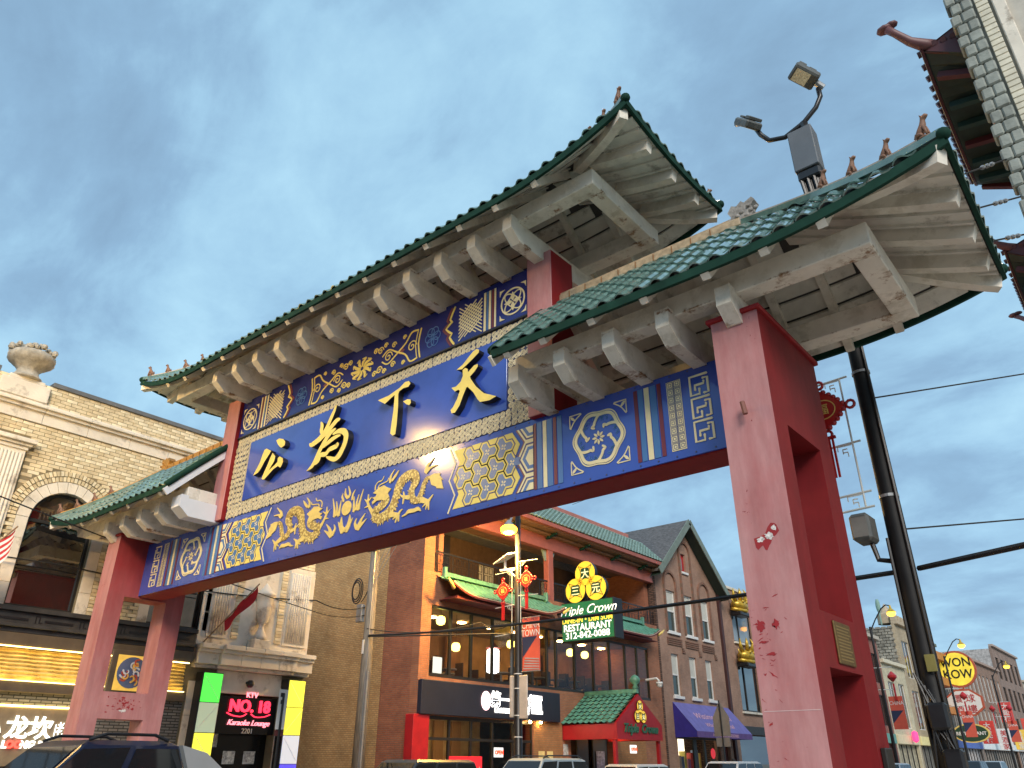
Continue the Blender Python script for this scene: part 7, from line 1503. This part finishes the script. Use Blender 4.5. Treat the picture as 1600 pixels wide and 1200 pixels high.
# ================================================================ people on the pavement
skin = mat('skin', (.42, .25, .17), .6, var=.05); hairm = mat('dark_hair', (.015, .012, .010), .6)
def person(loc, rz, top_c, leg_c, label, H_=1.72):
    t_ = thing('person', label, 'person', loc, 'people on the far pavement', rz); s = H_/1.72
    J = {'hip': (0, 0, .92, .135), 'waist': (0, 0, 1.08, .125), 'chest': (0, .01, 1.32, .15), 'neck': (0, .0, 1.48, .055), 'skull': (0, .015, 1.60, .092), 'crown': (0, .01, 1.69, .075)}
    E_ = [('hip', 'waist'), ('waist', 'chest'), ('chest', 'neck'), ('neck', 'skull'), ('skull', 'crown')]
    for sd, ph in ((-1, .22), (1, -.20)):
        a = 'l' if sd < 0 else 'r'
        J.update({a+'sh': (sd*.18, 0, 1.40, .065), a+'el': (sd*.24, -.05-ph*.3, 1.14, .045), a+'wr': (sd*.23, .06-ph*.5, .92, .032), a+'hd': (sd*.23, .09-ph*.55, .84, .03), a+'hp': (sd*.09, 0, .86, .09), a+'kn': (sd*.10, ph*.6, .48, .06), a+'an': (sd*.10, ph*.9-.05, .09, .042), a+'to': (sd*.11, ph*.9+.12, .05, .04)})
        E_ += [('chest', a+'sh'), (a+'sh', a+'el'), (a+'el', a+'wr'), (a+'wr', a+'hd'), ('hip', a+'hp'), (a+'hp', a+'kn'), (a+'kn', a+'an'), (a+'an', a+'to')]
    ks = list(J); me = bpy.data.meshes.new('body'); me.from_pydata([tuple(c*s for c in J[k][:3]) for k in ks], [(ks.index(a), ks.index(b)) for a, b in E_], [])
    b = bpy.data.objects.new('body', me); COL.objects.link(b); b.parent = t_
    sk = b.modifiers.new('skin', 'SKIN'); b.modifiers.new('sub', 'SUBSURF').levels = 1; b.modifiers['sub'].render_levels = 2
    for i, k in enumerate(ks): me.skin_vertices[0].data[i].radius = (J[k][3]*s*(1.25 if k in ('chest', 'waist', 'hip') else 1), J[k][3]*s*(.85 if k in ('chest', 'waist', 'hip') else 1)); me.skin_vertices[0].data[i].use_root = (k == 'hip')
    M = bpy.data.materials.new('person_cloth'); M.use_nodes = True; nt_ = M.node_tree; bs = nt_.nodes['Principled BSDF']; bs.inputs['Roughness'].default_value = .8
    tc_ = nt_.nodes.new('ShaderNodeTexCoord'); sp2 = nt_.nodes.new('ShaderNodeSeparateXYZ'); nt_.links.new(tc_.outputs['Object'], sp2.inputs[0]); rp_ = nt_.nodes.new('ShaderNodeValToRGB'); rp_.color_ramp.interpolation = 'CONSTANT'
    dv = nt_.nodes.new('ShaderNodeMath'); dv.operation = 'DIVIDE'; dv.inputs[1].default_value = 2.0; nt_.links.new(sp2.outputs[2], dv.inputs[0]); nt_.links.new(dv.outputs[0], rp_.inputs[0])
    el = rp_.color_ramp.elements; el[0].position = 0; el[0].color = (.02, .02, .02, 1); el[1].position = .05; el[1].color = (*leg_c, 1); x = el.new(.49*s); x.color = (*top_c, 1); x = el.new(.735*s); x.color = (.42, .25, .17, 1)
    nt_.links.new(rp_.outputs[0], bs.inputs['Base Color']); me.materials.append(M)
    hr = MB().ball((0, -.012*s, 1.655*s), .105*s, .115*s, .10*s, 12); obj('hair', hr, hairm, t_, smooth=True, world=False)
    f = MB().ball((0, .115*s, 1.595*s), .014*s, .02*s, .022*s, 6)
    obj('nose', f, skin, t_, smooth=True, world=False)
    for q in (-1, 1): obj('ear', MB().ball((q*.095*s, 0, 1.60*s), .014*s, .022*s, .032*s, 6), skin, t_, smooth=True, world=False); obj('eye', MB().ball((q*.035*s, .088*s, 1.615*s), .012*s, .012*s, .009*s, 6), hairm, t_, smooth=True, world=False)
person((-19.3, 41.3, 0), R(-150), (.30, .55, .45), (.05, .06, .1), 'person in a mint green top walking by the fashion shop', 1.78)
person((-19.5, 39.4, 0), R(-150), (.45, .04, .05), (.03, .03, .04), 'person in a dark red top near the grey pentagon sign', 1.76)
person((-19.6, 71.5, 0), R(-140), (.55, .12, .28), (.05, .05, .07), 'person in a pink top by the low cream shop', 1.82)
person((-19.9, 68.0, 0), R(40), (.04, .04, .05), (.04, .04, .06), 'person in black beside the low cream shop', 1.85)
# ================================================================ overhead cables
cab_m = mat('cable_black', (.012, .012, .013), .6, var=0)
def cable(pts, r, label, sag=0, n=14, name='overhead_cable'):
    P_ = []
    for a, b in zip(pts, pts[1:]):
        a, b = V(a), V(b)
        for i in range(n): t = i/n; P_.append(a.lerp(b, t)-V((0, 0, sag*4*t*(1-t))))
    P_.append(V(pts[-1])); return top(name, MB().tube(P_, r, 6), cab_m, label, 'cable')
cable([(-23.0, 19.35, 5.85), (-2.55, 11.0, 3.86)], .034, 'thick black cable running from the wooden pole to the black pole', .16, 24)
cable([(-2.25, 10.95, 3.86), (3.0, 6.2, 3.25)], .036, 'thick black cable leaving the black pole at right')
cable([(-23.0, 19.3, 5.8), (-19.0, 22.9, 5.95)], .028, 'cable from wooden pole to the lamp post')
cable([(-23.1, 19.3, 6.1), (-20.5, 22.8, 6.5), (-19.0, 22.9, 6.35)], .018, 'thin looped cable by the first restaurant window', .25)
cable([(-23.3, 19.3, 6.9), (-22.3, 16.3, 6.6), (-22.2, 8.0, 6.3), (-22.1, -6, 6.6)], .02, 'thin cable along the yellow brick building front', .18)
cable([(-23.3, 19.3, 6.6), (-22.2, 16.2, 6.2), (-18.5, 3.0, 7.1), (-17.5, -4, 8)], .016, 'thin cable crossing in front of the arched window', .12)
cable([(-23.3, 19.4, 7.6), (-26, 21.3, 7.7)], .02, 'short cable from pole coils to the brown wall', .05)
cable([(-2.40, 11.05, 6.37), (.2, 15.9, 8.05)], .012, 'thin wire high in the sky at right')
cable([(-2.40, 11.05, 4.42), (.2, 15.9, 5.35)], .012, 'thin wire across the sky below the floodlight')
cable([(-21.0, 30, 13.1), (-4.9, 12, 6.62)], .012, 'thin wire in the sky under the red beam')
for k, (z, x2, z2) in enumerate(((12.9, -2.45, 9.6), (11.9, -2.45, 9.1), (11.0, -2.45, 8.6))):
    o = cable([(.2, 15.9, z), (x2, 11.05, z2)], .018, ['upper guy wire between cream building and black pole', 'middle guy wire between cream building and black pole', 'lower guy wire between cream building and black pole'][k])
    a, b = V((.2, 15.9, z)), V((x2, 11.05, z2)); mb = MB()
    for t in (.10, .13, .16, .30, .33): q = a.lerp(b, t); mb.ball(tuple(q), .06, .06, .045, 6)
    obj('insulators', mb, grey, o, kind='stuff')
